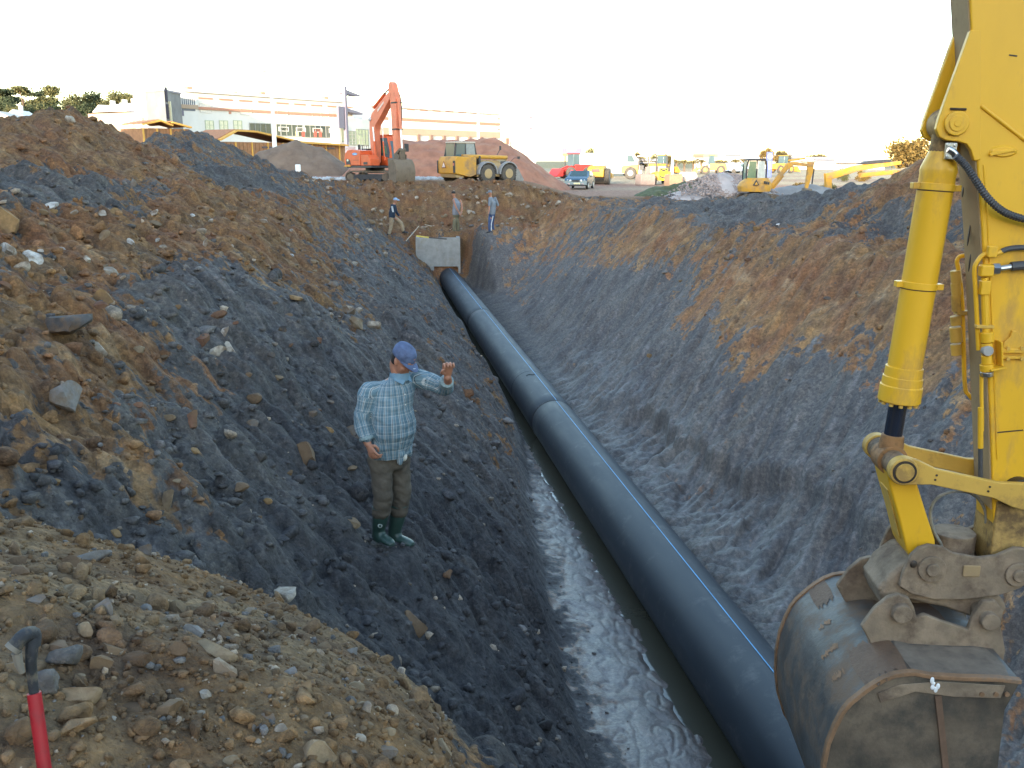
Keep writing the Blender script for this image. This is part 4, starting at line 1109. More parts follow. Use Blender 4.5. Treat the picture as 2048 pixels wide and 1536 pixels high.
for x in (2012, 2040):
    for y in (695, 716):
        q = uv(x, y, -hw); MB().cyl((q[0], -hw - .028, q[1]), (q[0], -hw - .015, q[1]), .010, n=6).build('bracket_bolt', YELD, exc)
# lines on the far side of the stick
W2 = hw + .03
tubeobj('oil_pipe', [(1932, 511), (1920, 513), (1914, 522), (1917, 540), (1924, 600), (1927, 690), (1930, 773), (1938, 790), (1952, 806), (1958, 816)], .011, YEL, W2)
for y0, y1, r_ in ((541, 566, .026), (566, 590, .024), (590, 622, .023), (632, 650, .027), (654, 684, .030), (688, 710, .026)):
    a_, b_ = uv(1911, y0, W2), uv(1913, y1, W2); MB().cyl((a_[0], W2, a_[1]), (b_[0], W2, b_[1]), r_, n=20).build('valve_body', YELD, exc, bevel=.003)
MB().bar((uv(1911, 625, W2)[0], W2, uv(1911, 625, W2)[1]), (uv(1940, 625, W2)[0], W2, uv(1940, 625, W2)[1]), .05, .02).build('valve_bracket', YELD, exc)
# loop of hose by the coupler
lo = [(1884, 1091), (1868, 1062), (1861, 1030), (1866, 1008), (1880, 992), (1905, 983), (1930, 983), (1948, 990), (1962, 1004), (1971, 1024), (1972, 1046)]
MB().tube(path(lo, -.02, 8), .0085, 8).build('drain_hose', mat('grey_hose', (.20, .19, .16), .6, var=.35, scale=20), exc)
MB().lathe((uv(1905, 1085, .05)[0], .05, uv(1905, 1062, .05)[1]), (uv(1905, 1085, .05)[0], .05, uv(1905, 1115, .05)[1]), [(0, .11), (1, .11)], 28).build('coupler_drum', MUDST, exc, bevel=.006)

# ---- the rest of the machine stands on the right bank beyond the frame
px0, pz0 = top[0] + .42, top[1] + .12
boom = [(px0 - .22, pz0 + .05), (px0 - .05, pz0 + .26), (px0 + 1.6, pz0 + 1.35), (px0 + 2.5, pz0 + 1.55), (px0 + 3.3, pz0 + 1.2), (px0 + 5.6, pz0 - .95), (px0 + 5.5, pz0 - 1.3), (px0 + 5.2, pz0 - 1.3), (px0 + 3.1, pz0 + .35), (px0 + 2.4, pz0 + .75), (px0 + 1.7, pz0 + .7), (px0 + .1, pz0 - .2)]
MB().prism(boom, -.2, .2).build('boom', YEL, exc, bevel=.02)
bx = px0 + 5.2
MB().prism([(bx - .9, 1.85), (bx + 3.1, 1.85), (bx + 3.4, 2.2), (bx + 3.3, 2.9), (bx + .6, 2.95), (bx + .5, 2.3), (bx - .9, 2.3)], -1.25, 1.25).build('engine_house', YEL, exc, bevel=.05)
cabm = MB().prism([(bx - .95, 2.0), (bx + .5, 2.0), (bx + .5, 3.75), (bx - .5, 3.75), (bx - .95, 2.9)], .4, 1.25).build('cab', YEL, exc, bevel=.05)
MB().prism([(bx - .75, 2.6), (bx + .35, 2.6), (bx + .35, 3.6), (bx - .4, 3.6), (bx - .75, 2.9)], 1.252, 1.262).build('cab_window', mat('cab_glass', (.05, .07, .08), .08), cabm)
for sg in (-1, 1):
    MB().prism([(bx - 1.2, 1.45), (bx - 1.5, 1.2), (bx - 1.2, .85), (bx + 2.6, .85), (bx + 2.9, 1.2), (bx + 2.6, 1.6), (bx - .9, 1.6)], sg * 1.2 - .3, sg * 1.2 + .3).build('track', MUDST, exc, bevel=.05)
b = MB(); b.cyl((bx + .8, 0, 1.3), (bx + .8, 0, 1.87), .75, n=24); b.build('slew_ring', GREASE, exc)
# ================================================================== people
def ring_tube(mb, rings, n=20):
    """rings: (centre, axis a half-vector, axis b half-vector); closed loft."""
    R_ = []
    for c, a, b_ in rings:
        c, a, b_ = Vector(c), Vector(a), Vector(b_)
        R_.append([mb.bm.verts.new(c + a * math.cos(2 * math.pi * k / n) + b_ * math.sin(2 * math.pi * k / n)) for k in range(n)])
    for A, B in zip(R_, R_[1:]):
        for k in range(n):
            mb.bm.faces.new((A[k], A[(k + 1) % n], B[(k + 1) % n], B[k]))
    mb.bm.faces.new(R_[0][::-1]); mb.bm.faces.new(R_[-1])

def limb(mb, pts, rad, n=16, m=6):
    """Smooth tapering limb with rounded ends."""
    P = spline(pts, m); t = np.linspace(0, len(pts) - 1, len(P)); rr = np.interp(t, range(len(pts)), rad)
    d0 = (P[0] - P[1]).normalized(); d1 = (P[-1] - P[-2]).normalized()
    P = [P[0] + d0 * rr[0] * .8, P[0] + d0 * rr[0] * .45] + P + [P[-1] + d1 * rr[-1] * .45, P[-1] + d1 * rr[-1] * .8]
    rr = [rr[0] * .4, rr[0] * .86] + list(rr) + [rr[-1] * .86, rr[-1] * .4]
    mb.tube(P, rr, n)

def remesh(name, mb, voxel, m, parent, smooth=4, crease=None):
    bmesh.ops.recalc_face_normals(mb.bm, faces=mb.bm.faces)
    me_ = bpy.data.meshes.new('tmp'); mb.bm.to_mesh(me_); mb.bm.free()
    o = bpy.data.objects.new('tmp', me_); COL.objects.link(o)
    r_ = o.modifiers.new('r', 'REMESH'); r_.mode = 'VOXEL'; r_.voxel_size = voxel
    s_ = o.modifiers.new('s', 'SMOOTH'); s_.factor = .5; s_.iterations = smooth
    dg = bpy.context.evaluated_depsgraph_get(); ev = o.evaluated_get(dg)
    out = bpy.data.meshes.new_from_object(ev); out.name = name
    bpy.data.objects.remove(o)
    V = np.empty(len(out.vertices) * 3, np.float32); out.vertices.foreach_get('co', V); V = V.reshape(-1, 3)
    N = np.empty(len(out.vertices) * 3, np.float32); out.vertices.foreach_get('normal', N); N = N.reshape(-1, 3)
    if crease:
        amp, sc, seed = crease
        k = fbm(V[:, 0] * sc + V[:, 2] * sc * .5 + V[:, 1] * 3, V[:, 2] * sc * 1.3 - V[:, 1] * sc * .7, 3, seed)
        k = np.abs(k) ** .7 * np.sign(k)
        V = V + N * (amp * k)[:, None]
        out.vertices.foreach_set('co', V.astype(np.float32).ravel())
    out.polygons.foreach_set('use_smooth', np.ones(len(out.polygons), bool))
    out.materials.clear(); out.materials.append(m); out.update()
    return link(name, out, parent)

SKIN = mat('skin', (.34, .155, .095), .5, var=.12, scale=14)
def cloth(name, col, **k): return mat(name, col, .9, var=k.pop('var', .16), scale=k.pop('scale', 9), spec=.2, bump=.25, bump_scale=60, **k)

def plaid_mat():
    m, nt, b = new_mat('plaid_shirt')
    a = nd(nt, 'ShaderNodeAttribute', attribute_name='plaid'); sx = nt.nodes.new('ShaderNodeSeparateXYZ'); nt.links.new(a.outputs['Vector'], sx.inputs[0])
    def fr(sock, per):
        d = nd(nt, 'ShaderNodeMath', operation='DIVIDE'); nt.links.new(sock, d.inputs[0]); d.inputs[1].default_value = per
        f = nd(nt, 'ShaderNodeMath', operation='FRACT'); nt.links.new(d.outputs[0], f.inputs[0]); return f.outputs[0]
    def const(sock, stops):
        c = ramp(nt, sock, stops); c.node.color_ramp.interpolation = 'CONSTANT'; return c
    u, v = fr(sx.outputs[0], .062), fr(sx.outputs[1], .075)
    W, B0, D, L = (.45, .47, .48), (.095, .165, .215), (.03, .033, .048), (.15, .23, .285)
    cu = const(u, [(0, B0), (.20, W), (.30, D), (.37, W), (.45, L), (.68, D), (.73, W), (.79, B0)])
    cv = const(v, [(0, B0), (.25, L), (.55, W), (.62, B0), (.78, D), (.82, L)])
    c = mixc(nt, .36, cu, cv)
    tc = nt.nodes.new('ShaderNodeTexCoord'); n = nd(nt, 'ShaderNodeTexNoise', Scale=4.0, Detail=6.0); nt.links.new(tc.outputs['Object'], n.inputs['Vector'])
    c = mixc(nt, 1.0, c, ramp(nt, n.outputs['Fac'], [(.3, (.72, .72, .72)), (.7, (1.12, 1.1, 1.05))]), 'MULTIPLY')
    nt.links.new(c, b.inputs['Base Color']); b.inputs['Roughness'].default_value = .9; b.inputs['Specular IOR Level'].default_value = .15
    return m

# ---- the man in the checked shirt: stands on the slope of the left bank
MX, MY = .09, 7.35
MZ = at(778, 1080, Y=MY)[2]
man = thing('person', 'man in blue checked shirt and blue cap on the bank, one fist raised', 'person', (MX, MY, MZ))
MO = np.array([MX, MY, MZ]); print('man', MZ, ground(MX, MY), [ground(*q) for q in ((-.02, 7.3), (.13, 7.4), (.2, 7.2))])
def j(px, py, dy=0.0): return Vector(at(px, py, Y=MY + dy) - MO)
f_ = Vector((.64, -.77, 0)); l_ = Vector((.77, .64, 0)); z_ = Vector((0, 0, 1))
Rh, Lh = j(760, 915, -.05), j(796, 905, .06)
Rk, Lk = j(766, 985, -.12), j(803, 978, .03)
Ra, La = j(757, 1058, -.06), j(789, 1062, .08)
neck, head = j(797, 742, -.03), j(806, 709, -.05)
Rs, Ls = j(741, 762, -.09), j(837, 745, .10)
Re, Le = j(722, 832, -.13), j(890, 768, -.02)
Rw, Lw = j(736, 880, -.20), j(895, 746, -.20)
belly, chest, hipc = j(783, 835, -.03), j(787, 775, -.01), j(779, 893, .0)
hf = (Vector((.78, -.62, -.68))).normalized(); hl = z_.cross(Vector((hf.x, hf.y, 0))).normalized(); hu = hf.cross(hl)
def hp(a, b_, c): return head + hf * a + hl * b_ + hu * c
# body: one continuous figure under the clothes, with face and hands
b = MB()
ring_tube(b, [(hipc, l_ * .13, f_ * .09), (hipc + z_ * .08, l_ * .15, f_ * .10), (belly, l_ * .15, f_ * .11), (chest, l_ * .16, f_ * .10), (chest + z_ * .09, l_ * .10, f_ * .07), (neck, l_ * .05, f_ * .05)])
limb(b, [neck - z_ * .03, hp(-.03, 0, -.08), hp(-.02, 0, 0)], [.048, .054, .055])
b.ball(hp(0, 0, .02), (.085, .085, .10), 24, 16)
ring_tube(b, [(hp(.0, 0, -.13), hl * .02, hf * .02), (hp(.025, 0, -.115), hl * .042, hf * .055), (hp(.03, 0, -.085), hl * .058, hf * .068), (hp(.02, 0, -.04), hl * .070, hf * .078), (hp(.01, 0, .02), hl * .076, hf * .088), (hp(.0, 0, .07), hl * .074, hf * .09), (hp(-.01, 0, .11), hl * .05, hf * .06)], 24)
limb(b, [hp(.09, 0, .015), hp(.112, 0, -.028)], [.010, .016], 10, 3)                 # nose
b.ball(hp(.092, 0, -.066), (.016, .016, .008), 10, 8); b.ball(hp(.09, 0, -.082), (.015, .015, .008), 10, 8)   # lips
b.ball(hp(.082, 0, -.108), (.02, .02, .018), 10, 8)                                   # chin
for s in (-1, 1):
    b.ball(hp(.082, s * .034, .022), (.016, .016, .009), 10, 8)                       # brow
    b.ball(hp(-.005, s * .080, -.02), (.014, .014, .032), 10, 8)                      # ear
    b.ball(hp(.06, s * .045, -.045), (.022, .022, .022), 10, 8)                       # cheek
limb(b, [Rs + l_ * .03 - z_ * .04, Re, Rw], [.045, .040, .030]); limb(b, [Ls - l_ * .03 - z_ * .03, Le, Lw], [.045, .042, .031])
for a_, k_, h_ in ((Ra, Rk, Rh), (La, Lk, Lh)): limb(b, [h_, k_, a_], [.075, .052, .04])
def hand(palm_a, palm_b, side, nrm, curl, r=.0104, thumb=1):
    """Palm from wrist to knuckles, four unequal bent fingers and a thumb leaving the side of the palm."""
    palm_a, palm_b = Vector(palm_a), Vector(palm_b); d = (palm_b - palm_a).normalized(); side = (side - d * side.dot(d)).normalized(); nrm = d.cross(side) * (1 if d.cross(side).dot(nrm) > 0 else -1)
    ring_tube(b, [(palm_a, side * .029, nrm * .020), (palm_a.lerp(palm_b, .4), side * .040, nrm * .018), (palm_a.lerp(palm_b, .85), side * .045, nrm * .016), (palm_b, side * .042, nrm * .013)], 14)
    for k, L in enumerate((.074, .082, .077, .060)):
        o = palm_b + side * (.038 - .0255 * k) - d * (.004 if k in (0, 3) else 0)
        a1, a2, a3 = curl
        p = [o - d * .02, o]
        ang = 0
        for seg, aa in ((.45, a1), (.32, a2), (.23, a3)):
            ang += aa; p.append(p[-1] + (d * math.cos(ang) + nrm * math.sin(ang)) * L * seg)
        limb(b, p, [r, r, r * .95, r * .88, r * .75], 8, 3)
    t0 = palm_a.lerp(palm_b, .3) + side * .03 * thumb
    limb(b, [t0 - side * .02 * thumb, t0 + side * .022 * thumb + d * .012 + nrm * .012, t0 + side * .022 * thumb + d * .040 + nrm * .028, t0 + side * .006 * thumb + d * .058 + nrm * .036], [.015, .0125, .011, .009], 8, 4)
hand(Lw + Vector((0, 0, .01)), j(896, 722, -.235), Vector((-1, -.15, 0)), Vector((0, -1, -.1)), (.45, 1.35, .8))
hand(Rw, j(745, 900, -.235), f_, l_ , (.5, .7, .5))
body = remesh('body', b, .0048, SKIN, man, 2)
# eyes, brows, mouth line, stubble
for s in (-1, 1):
    MB().ball(hp(.079, s * .032, -.002), (.011, .011, .006), 10, 8).build('eye', mat('eye', (.02, .015, .012), .25), man)
    MB().tube([hp(.086, s * .018, .020), hp(.090, s * .032, .025), hp(.080, s * .048, .019)], .005, 6).build('eyebrow', mat('dark_hair', (.018, .013, .011), .8), man)
MB().tube([hp(.090, -.024, -.077), hp(.103, 0, -.074), hp(.090, .024, -.077)], .0032, 6).build('mouth', mat('lip', (.17, .06, .05), .6), man)
b = MB(); ring_tube(b, [(hp(-.03, 0, -.06), hl * .066, hf * .052), (hp(-.025, 0, -.02), hl * .0795, hf * .072), (hp(-.02, 0, .03), hl * .081, hf * .075)], 20); b.build('hair', MATS['dark_hair'], man)
# cap
CAP = cloth('blue_cap', (.095, .125, .215), var=.35, scale=14, dirt=(.16, .19, .25), dirt_amt=.15)
b = MB()
cb = lambda a, c: hp(a - .008, 0, c)
ring_tube(b, [(cb(0, .015), hl * .090, hf * .104), (cb(0, .045), hl * .092, hf * .105), (cb(-.004, .08), hl * .086, hf * .098), (cb(-.008, .108), hl * .066, hf * .078), (cb(-.01, .124), hl * .036, hf * .044), (cb(-.01, .129), hl * .008, hf * .01)], 28)
b.ball(cb(-.01, .131), (.008, .008, .006), 8, 6)
cap = remesh('cap', b, .0055, CAP, man, 3, (.002, 22, 5))
b = MB(); vs = []
for i in range(13):
    t = -1 + i / 6; a = t * 1.22
    ex = .068 * (1 - abs(t) ** 2.4)
    inner = hp(-.008 + .100 * math.cos(a), .088 * math.sin(a), .026 - .010 * (1 - abs(t))); outer = hp(-.008 + .100 * math.cos(a) + ex, .090 * math.sin(a), .012 - .022 * (1 - abs(t)) + .0 )
    vs.append((inner, outer))
up_, dn_ = [], []
for a_, c_ in vs:
    up_.append((b.bm.verts.new(a_ + hu * .003), b.bm.verts.new(c_ + hu * .003))); dn_.append((b.bm.verts.new(a_ - hu * .002), b.bm.verts.new(c_ - hu * .002)))
for i in range(12):
    b.bm.faces.new((up_[i][0], up_[i + 1][0], up_[i + 1][1], up_[i][1])); b.bm.faces.new((dn_[i][0], dn_[i][1], dn_[i + 1][1], dn_[i + 1][0]))
    b.bm.faces.new((up_[i][1], up_[i + 1][1], dn_[i + 1][1], dn_[i][1])); b.bm.faces.new((up_[i][0], dn_[i][0], dn_[i + 1][0], up_[i + 1][0]))
b.build('brim', CAP, cap)
q = hp(.128, -.012, .002); MB().box((q.x, q.y, q.z + .003), (.035, .02, .004), Matrix.Rotation(-.6, 4, 'Z')).build('brim_mark', mat('pale_mark', (.42, .46, .52), .8), cap)
# shirt
b = MB()
ring_tube(b, [(hipc - z_ * .035 + f_ * .01, l_ * .185, f_ * .135), (hipc + z_ * .03 + f_ * .012, l_ * .197, f_ * .15), (belly - z_ * .08 + f_ * .02, l_ * .200, f_ * .160), (belly + z_ * .02 + f_ * .02, l_ * .200, f_ * .158), (belly + z_ * .12, l_ * .200, f_ * .145), (chest + z_ * .0, l_ * .200, f_ * .135), (chest + z_ * .045, l_ * .182, f_ * .122), (chest + z_ * .085 , l_ * .140, f_ * .105), (neck - z_ * .028, l_ * .094, f_ * .088), (neck + z_ * .004 + f_ * .01, l_ * .076, f_ * .076), (neck + z_ * .022 + f_ * .012, l_ * .070, f_ * .071)], 28)
limb(b, [Rs + l_ * .055 - z_ * .05, Rs.lerp(Re, .2), Rs.lerp(Re, .5), Re, Re.lerp(Rw, .72)], [.078, .080, .074, .063, .057])
limb(b, [Ls - l_ * .04, Ls.lerp(Le, .5), Le, Le.lerp(Lw, .45)], [.082, .072, .062, .058])
limb(b, [hipc + f_ * .135 - l_ * .01 - z_ * .0, hipc + f_ * .14 - l_ * .015 - z_ * .075], [.04, .016])          # shirt tails
limb(b, [hipc + f_ * .10 + l_ * .11, hipc + f_ * .10 + l_ * .13 - z_ * .045], [.04, .02])
shirt = remesh('shirt', b, .0085, plaid_mat(), man, 5, (.009, 9, 12))
me_ = shirt.data; n_ = len(me_.vertices); V = np.empty(n_ * 3, np.float32); me_.vertices.foreach_get('co', V); V = V.reshape(-1, 3)
def seg(a, c):
    a, c = np.array(a), np.array(c); d = c - a; L = np.linalg.norm(d); t = np.clip((V - a) @ d / L ** 2, 0, 1); return np.linalg.norm(V - a - t[:, None] * d, axis=1), t * L
dR1, tR1 = seg(Rs - l_ * .03, Re); dR2, tR2 = seg(Re, Rw); dL1, tL1 = seg(Ls + l_ * .02, Le); dL2, tL2 = seg(Le, Lw)
F3, L3 = np.array(f_), np.array(l_); cz = np.array(belly)
rel = V - cz; ut = np.arctan2(rel @ L3, rel @ F3 * 1.35) * .19; vt = V[:, 2]
P2 = np.stack([ut, vt, 0 * ut], 1)
L1n = np.linalg.norm(np.array(Re) - np.array(Rs)); L2n = np.linalg.norm(np.array(Le) - np.array(Ls))
for d_, t_, a_, c_, off in ((dR1, tR1, Rs, Re, 0), (dR2, tR2, Re, Rw, L1n), (dL1, tL1, Ls, Le, 0), (dL2, tL2, Le, Lw, L2n)):
    ax_ = np.array((Vector(c_) - Vector(a_)).normalized()); w0 = np.array([0, -1.0, 0]); w0 = w0 - ax_ * (w0 @ ax_); w0 /= np.linalg.norm(w0); u0 = np.cross(ax_, w0)
    r_ = V - np.array(a_); ang = np.arctan2(r_ @ u0, r_ @ w0) * .075
    m_ = (d_ < .09) & ((t_ > .09) | (off > 0))
    P2[m_] = np.stack([ang, t_ + off, 0 * ang], 1)[m_]
me_.attributes.new('plaid', 'FLOAT_VECTOR', 'POINT').data.foreach_set('vector', P2.astype(np.float32).ravel())
# collar, placket, cuffs, the white shirt below
PL = shirt.data.materials[0]
COLL = cloth('shirt_collar', (.15, .25, .33), var=.2)
b = MB(); nc = neck + f_ * .012
for s in (-1, 1):
    pts = [nc + l_ * s * .066 + z_ * .03, nc + l_ * s * .05 + f_ * .05 + z_ * .005, nc + l_ * s * .012 + f_ * .078 - z_ * .03, nc + l_ * s * .05 + f_ * .088 - z_ * .055, nc + l_ * s * .085 + f_ * .03 - z_ * .025]
    vs = [b.bm.verts.new(p) for p in pts] + [b.bm.verts.new(p + f_ * .006 + z_ * .004) for p in pts]
    b.bm.faces.new(vs[:5]); b.bm.faces.new(vs[5:][::-1])
    for k in range(5): b.bm.faces.new((vs[k], vs[(k + 1) % 5], vs[5 + (k + 1) % 5], vs[5 + k]))
b.lathe(nc - z_ * .03, nc + z_ * .03, [(0, .084), (1, .078)], 24, cap=False)
b.build('collar', COLL, man)
for k in range(6):
    q = chest.lerp(hipc, k / 6) + f_ * (.137 + .022 * math.sin(k / 5 * 3)); MB().ball(q, (.006, .006, .006), 8, 6).build('shirt_button', mat('button', (.6, .6, .58), .4), shirt)
MB().ball(hipc + f_ * .128 + l_ * .035 - z_ * .035, (.032, .03, .038), 14, 10).build('undershirt', cloth('white_cotton', (.52, .50, .45)), man)
for a_, c_, r_ in ((Re.lerp(Rw, .68), Re.lerp(Rw, .84), .054), (Le.lerp(Lw, .42), Le.lerp(Lw, .70), .054)):
    MB().lathe(a_, c_, [(0, r_), (.1, r_ + .006), (.9, r_ + .004), (1, r_ - .006)], 20).build('cuff', cloth('rolled_cuff', (.20, .26, .27), var=.35, scale=30), man)
# trousers
TR = cloth('muddy_trousers', (.085, .070, .054), var=.4, scale=5, dirt=(.10, .085, .062), dirt_amt=.3, dirt_scale=5)
b = MB()
ring_tube(b, [(hipc + z_ * .06, l_ * .150, f_ * .110), (hipc - z_ * .02, l_ * .172, f_ * .125), (hipc - z_ * .10, l_ * .176, f_ * .122), (hipc - z_ * .15, l_ * .15, f_ * .10)], 24)
for h_, k_, a_ in ((Rh, Rk, Ra), (Lh, Lk, La)):
    limb(b, [h_ + z_ * .03, h_.lerp(k_, .5), k_, k_.lerp(a_, .22), k_.lerp(a_, .40)], [.102, .090, .078, .078, .083], 18)
remesh('trousers', b, .009, TR, man, 4, (.010, 10, 31))
# rubber boots
BOOT = mat('green_rubber_boot', (.020, .045, .036), .42, var=.3, scale=6, dirt=(.085, .085, .085), dirt_amt=.3, dirt_scale=5)
for k_, a_, sg in ((Rk, Ra, -1), (Lk, La, 1)):
    d = (f_ + l_ * .12 * sg).normalized(); s_ = z_.cross(d)
    sole = a_ - z_ * .062
    b = MB()
    t_ = k_.lerp(a_, .30)
    ring_tube(b, [(t_, s_ * .070, d * .075), (k_.lerp(a_, .66), s_ * .062, d * .068), (a_ + z_ * .03, s_ * .050, d * .058), (a_ - z_ * .005 + d * .01, s_ * .050, d * .075), (sole + d * .03 + z_ * .02, s_ * .052, d * .10), (sole + d * .03, s_ * .050, d * .10)], 22)
    ring_tube(b, [(sole - d * .06 + z_ * .028, z_ * .026, s_ * .036), (sole + z_ * .034, z_ * .034, s_ * .045), (sole + d * .09 + z_ * .034, z_ * .036, s_ * .050), (sole + d * .16 + z_ * .028, z_ * .030, s_ * .048), (sole + d * .20 + z_ * .022, z_ * .018, s_ * .030)], 18)
    bt = remesh('boot', b, .0075, BOOT, man, 4)
    MB().lathe(t_ - z_ * .004, t_ + z_ * .016, [(0, .073), (.5, .079), (1, .075)], 24).build('boot_rim', BOOT, bt)
    q = k_.lerp(a_, .72) + s_ * -.0 + Vector((.0, -.062, 0)); bd = MB(); bd.lathe(q, q + Vector((0, -.006, 0)), [(0, .019), (.5, .019), (1, .016)], 20)
    if sg < 0: bd.build('boot_badge', mat('boot_badge', (.30, .33, .31), .5), bt); MB().lathe(q + Vector((0, -.004, 0)), q + Vector((0, -.008, 0)), [(0, .011), (1, .010)], 16).build('badge_centre', BOOT, bt)
    else: bd.bm.free()
    MB().box(tuple(sole + d * .06 + z_ * .008), (.095, .27, .016), Matrix.Rotation(math.atan2(-d.x, d.y), 4, 'Z')).build('boot_sole', mat('boot_sole_mud', (.05, .05, .052), .9), bt, bevel=.006)

man.location.z -= .035
# ---- three labourers by the chamber
def worker(label, Y, P, shirt_m, trouser_m, hat_m, boot_m, face, cap_brim=True, sleeves=1.0, stripe=None, bare=False):
    Y = min(max(float(hit((P['foot1'][0] + P['foot2'][0]) / 2, (P['foot1'][1] + P['foot2'][1]) / 2)[1]), Y - 1.5), Y + 2.2)
    ft = (Vector(at(*P['foot1'][:2], Y=Y)) + Vector(at(*P['foot2'][:2], Y=Y))) / 2; print('worker', ft, ground(ft.x, ft.y))
    o = thing('person', label, 'person', tuple(ft), 0, 'labourers at the chamber')
    J = {k: Vector(at(v[0], v[1], Y=Y + (v[2] if len(v) > 2 else 0))) - ft for k, v in P.items()}
    f = Vector(face).normalized(); l = z_.cross(f)
    hd, nk, ch, hp_ = J['head'], J['neck'], J['chest'], J['hip']
    b = MB(); ring_tube(b, [(hp_, l * .14, f * .10), (ch, l * .15, f * .10), (nk - z_ * .05, l * .11, f * .07), (nk, l * .05, f * .05)], 14)
    limb(b, [nk - z_ * .04, hd - z_ * .06], [.055, .05], 10, 3); b.ball(hd, (.085, .085, .115), 14, 10); b.ball(hd + f * .085 - z_ * .02, (.018, .018, .022), 8, 6)
    for s in (-1, 1): b.ball(hd + l * s * .085 - z_ * .01, (.018, .018, .03), 8, 6)
    for q in '12':
        limb(b, [J['sh' + q], J['el' + q], J['ha' + q]], [.05, .042, .032], 10)
        hd_ = J['ha' + q]; d = (hd_ - J['el' + q]).normalized()
        for k in range(4): limb(b, [hd_ + l * (.024 - .016 * k), hd_ + d * .07 + l * (.024 - .016 * k), hd_ + d * (.10 + .012 * (k in (1, 2))) + f * .03 + l * (.022 - .014 * k)], [.014, .012, .010], 6, 2)
        limb(b, [hd_, hd_ + f * .04 + d * .03, hd_ + f * .045 + d * .07], [.016, .013, .011], 6, 2)
        limb(b, [hp_, J['kn' + q], J['foot' + q] + z_ * .06], [.08, .055, .045], 10)
    remesh('body', b, .016, SKIN, o, 2)
    b = MB(); ring_tube(b, [(hp_ - z_ * .06, l * .18, f * .135), (hp_ + z_ * .1, l * .185, f * .145), (ch, l * .20, f * .14), (nk - z_ * .08, l * .15, f * .10), (nk - z_ * .01, l * .068, f * .068)], 18)
    for q in '12':
        if not bare: limb(b, [J['sh' + q], J['sh' + q].lerp(J['el' + q], min(1, sleeves * 2) * .98)] + ([J['el' + q].lerp(J['ha' + q], .85)] if sleeves > .6 else []), [.075, .062] + ([.052] if sleeves > .6 else []), 12)
    sh = remesh('shirt', b, .018, shirt_m, o, 3, (.010, 8, 3))
    if stripe:
        a_, c_ = J['sh1'], J['el1']; n_ = Vector((0, -1, 0))
        for dx in (-.022, .022): MB().bar(a_ + n_ * .078 + Vector((dx, 0, -.02)), c_ + n_ * .066 + Vector((dx, 0, 0)), .022, .006, n_).build('sleeve_stripe', stripe, sh)
    b = MB(); ring_tube(b, [(hp_ + z_ * .03, l * .15, f * .12), (hp_ - z_ * .10, l * .175, f * .13), (hp_ - z_ * .17, l * .14, f * .10)], 16)
    for q in '12': limb(b, [hp_.lerp(J['kn' + q], .12) + l * (.07 if q == '2' else -.07), J['kn' + q], J['kn' + q].lerp(J['foot' + q], .72)], [.105, .085, .075], 12)
    tr = remesh('trousers', b, .018, trouser_m, o, 3, (.010, 8, 6))
    for q in '12':
        ft_ = J['foot' + q]; kn = J['kn' + q]; b = MB()
        limb(b, [kn.lerp(ft_, .62), ft_ + z_ * .09], [.068, .058], 10); limb(b, [ft_ + z_ * .05 - f * .05, ft_ + z_ * .045 + f * .15], [.05, .045], 10)
        remesh('boot', b, .014, boot_m, o, 2)
    if hat_m:
        b = MB(); ring_tube(b, [(hd + z_ * .02, l * .096, f * .106), (hd + z_ * .07, l * .094, f * .10), (hd + z_ * .115, l * .066, f * .07), (hd + z_ * .13, l * .02, f * .02)], 16)
        if cap_brim: limb(b, [hd + f * .07 + z_ * .03, hd + f * .17 + z_ * .015], [.045, .03], 10, 3)
        remesh('cap' if cap_brim else 'hair', b, .014, hat_m, o, 2)
    return o, J, tr
BLK = mat('black_boot', (.015, .016, .018), .5, var=.3)
worker('man in pale blue cap, navy jacket and khaki trousers striding beside the chamber', 41.6,
       dict(head=(791, 401), neck=(788, 408), chest=(786, 416), hip=(784, 433), sh1=(784, 411, -.1), sh2=(789, 411, .15), el1=(786, 424, -.15), el2=(793, 424, .2), ha1=(789, 435, -.12), ha2=(798, 432, .2), kn1=(782, 452, -.05), kn2=(802, 446, .1), foot1=(776, 474, -.1), foot2=(808, 467, .1)),
       cloth('navy_jacket', (.022, .036, .06)), cloth('khaki_cotton', (.28, .22, .15)), cloth('pale_blue_cap', (.25, .36, .52)), BLK, (1, -.15, 0), stripe=cloth('white_stripe', (.6, .62, .65)))
worker('bareheaded man in a grey vest and olive trousers leaning forward above the chamber', 43.9,
       dict(head=(907, 388), neck=(910, 396), chest=(914, 406), hip=(912, 427), sh1=(907, 400, -.1), sh2=(921, 401, .1), el1=(912, 414, -.25), el2=(924, 415, 0), ha1=(919, 427, -.3), ha2=(922, 428, -.1), kn1=(909, 446, -.05), kn2=(915, 446, .05), foot1=(908, 466, 0), foot2=(916, 467, .1)),
       cloth('grey_vest', (.20, .21, .24)), cloth('olive_trousers', (.16, .145, .095)), MATS['dark_hair'], BLK, (-.5, .6, 0), cap_brim=False, bare=True)
_, Jw, trw = worker('man in a grey cap, grey shirt and blue track trousers standing with hands on hips', 40.4,
       dict(head=(980, 386), neck=(982, 394), chest=(985, 404), hip=(984, 426), sh1=(980, 397, -.15), sh2=(990, 397, .12), el1=(979, 411, -.2), el2=(996, 411, .15), ha1=(978, 423, -.25), ha2=(990, 421, .15), kn1=(980, 447, -.05), kn2=(984, 446, .08), foot1=(980, 467, -.05), foot2=(987, 466, .1)),
       cloth('grey_shirt', (.19, .215, .25)), cloth('blue_track_trousers', (.055, .085, .17)), cloth('grey_cap', (.16, .17, .19)), BLK, (-.75, -.3, 0), sleeves=.5)
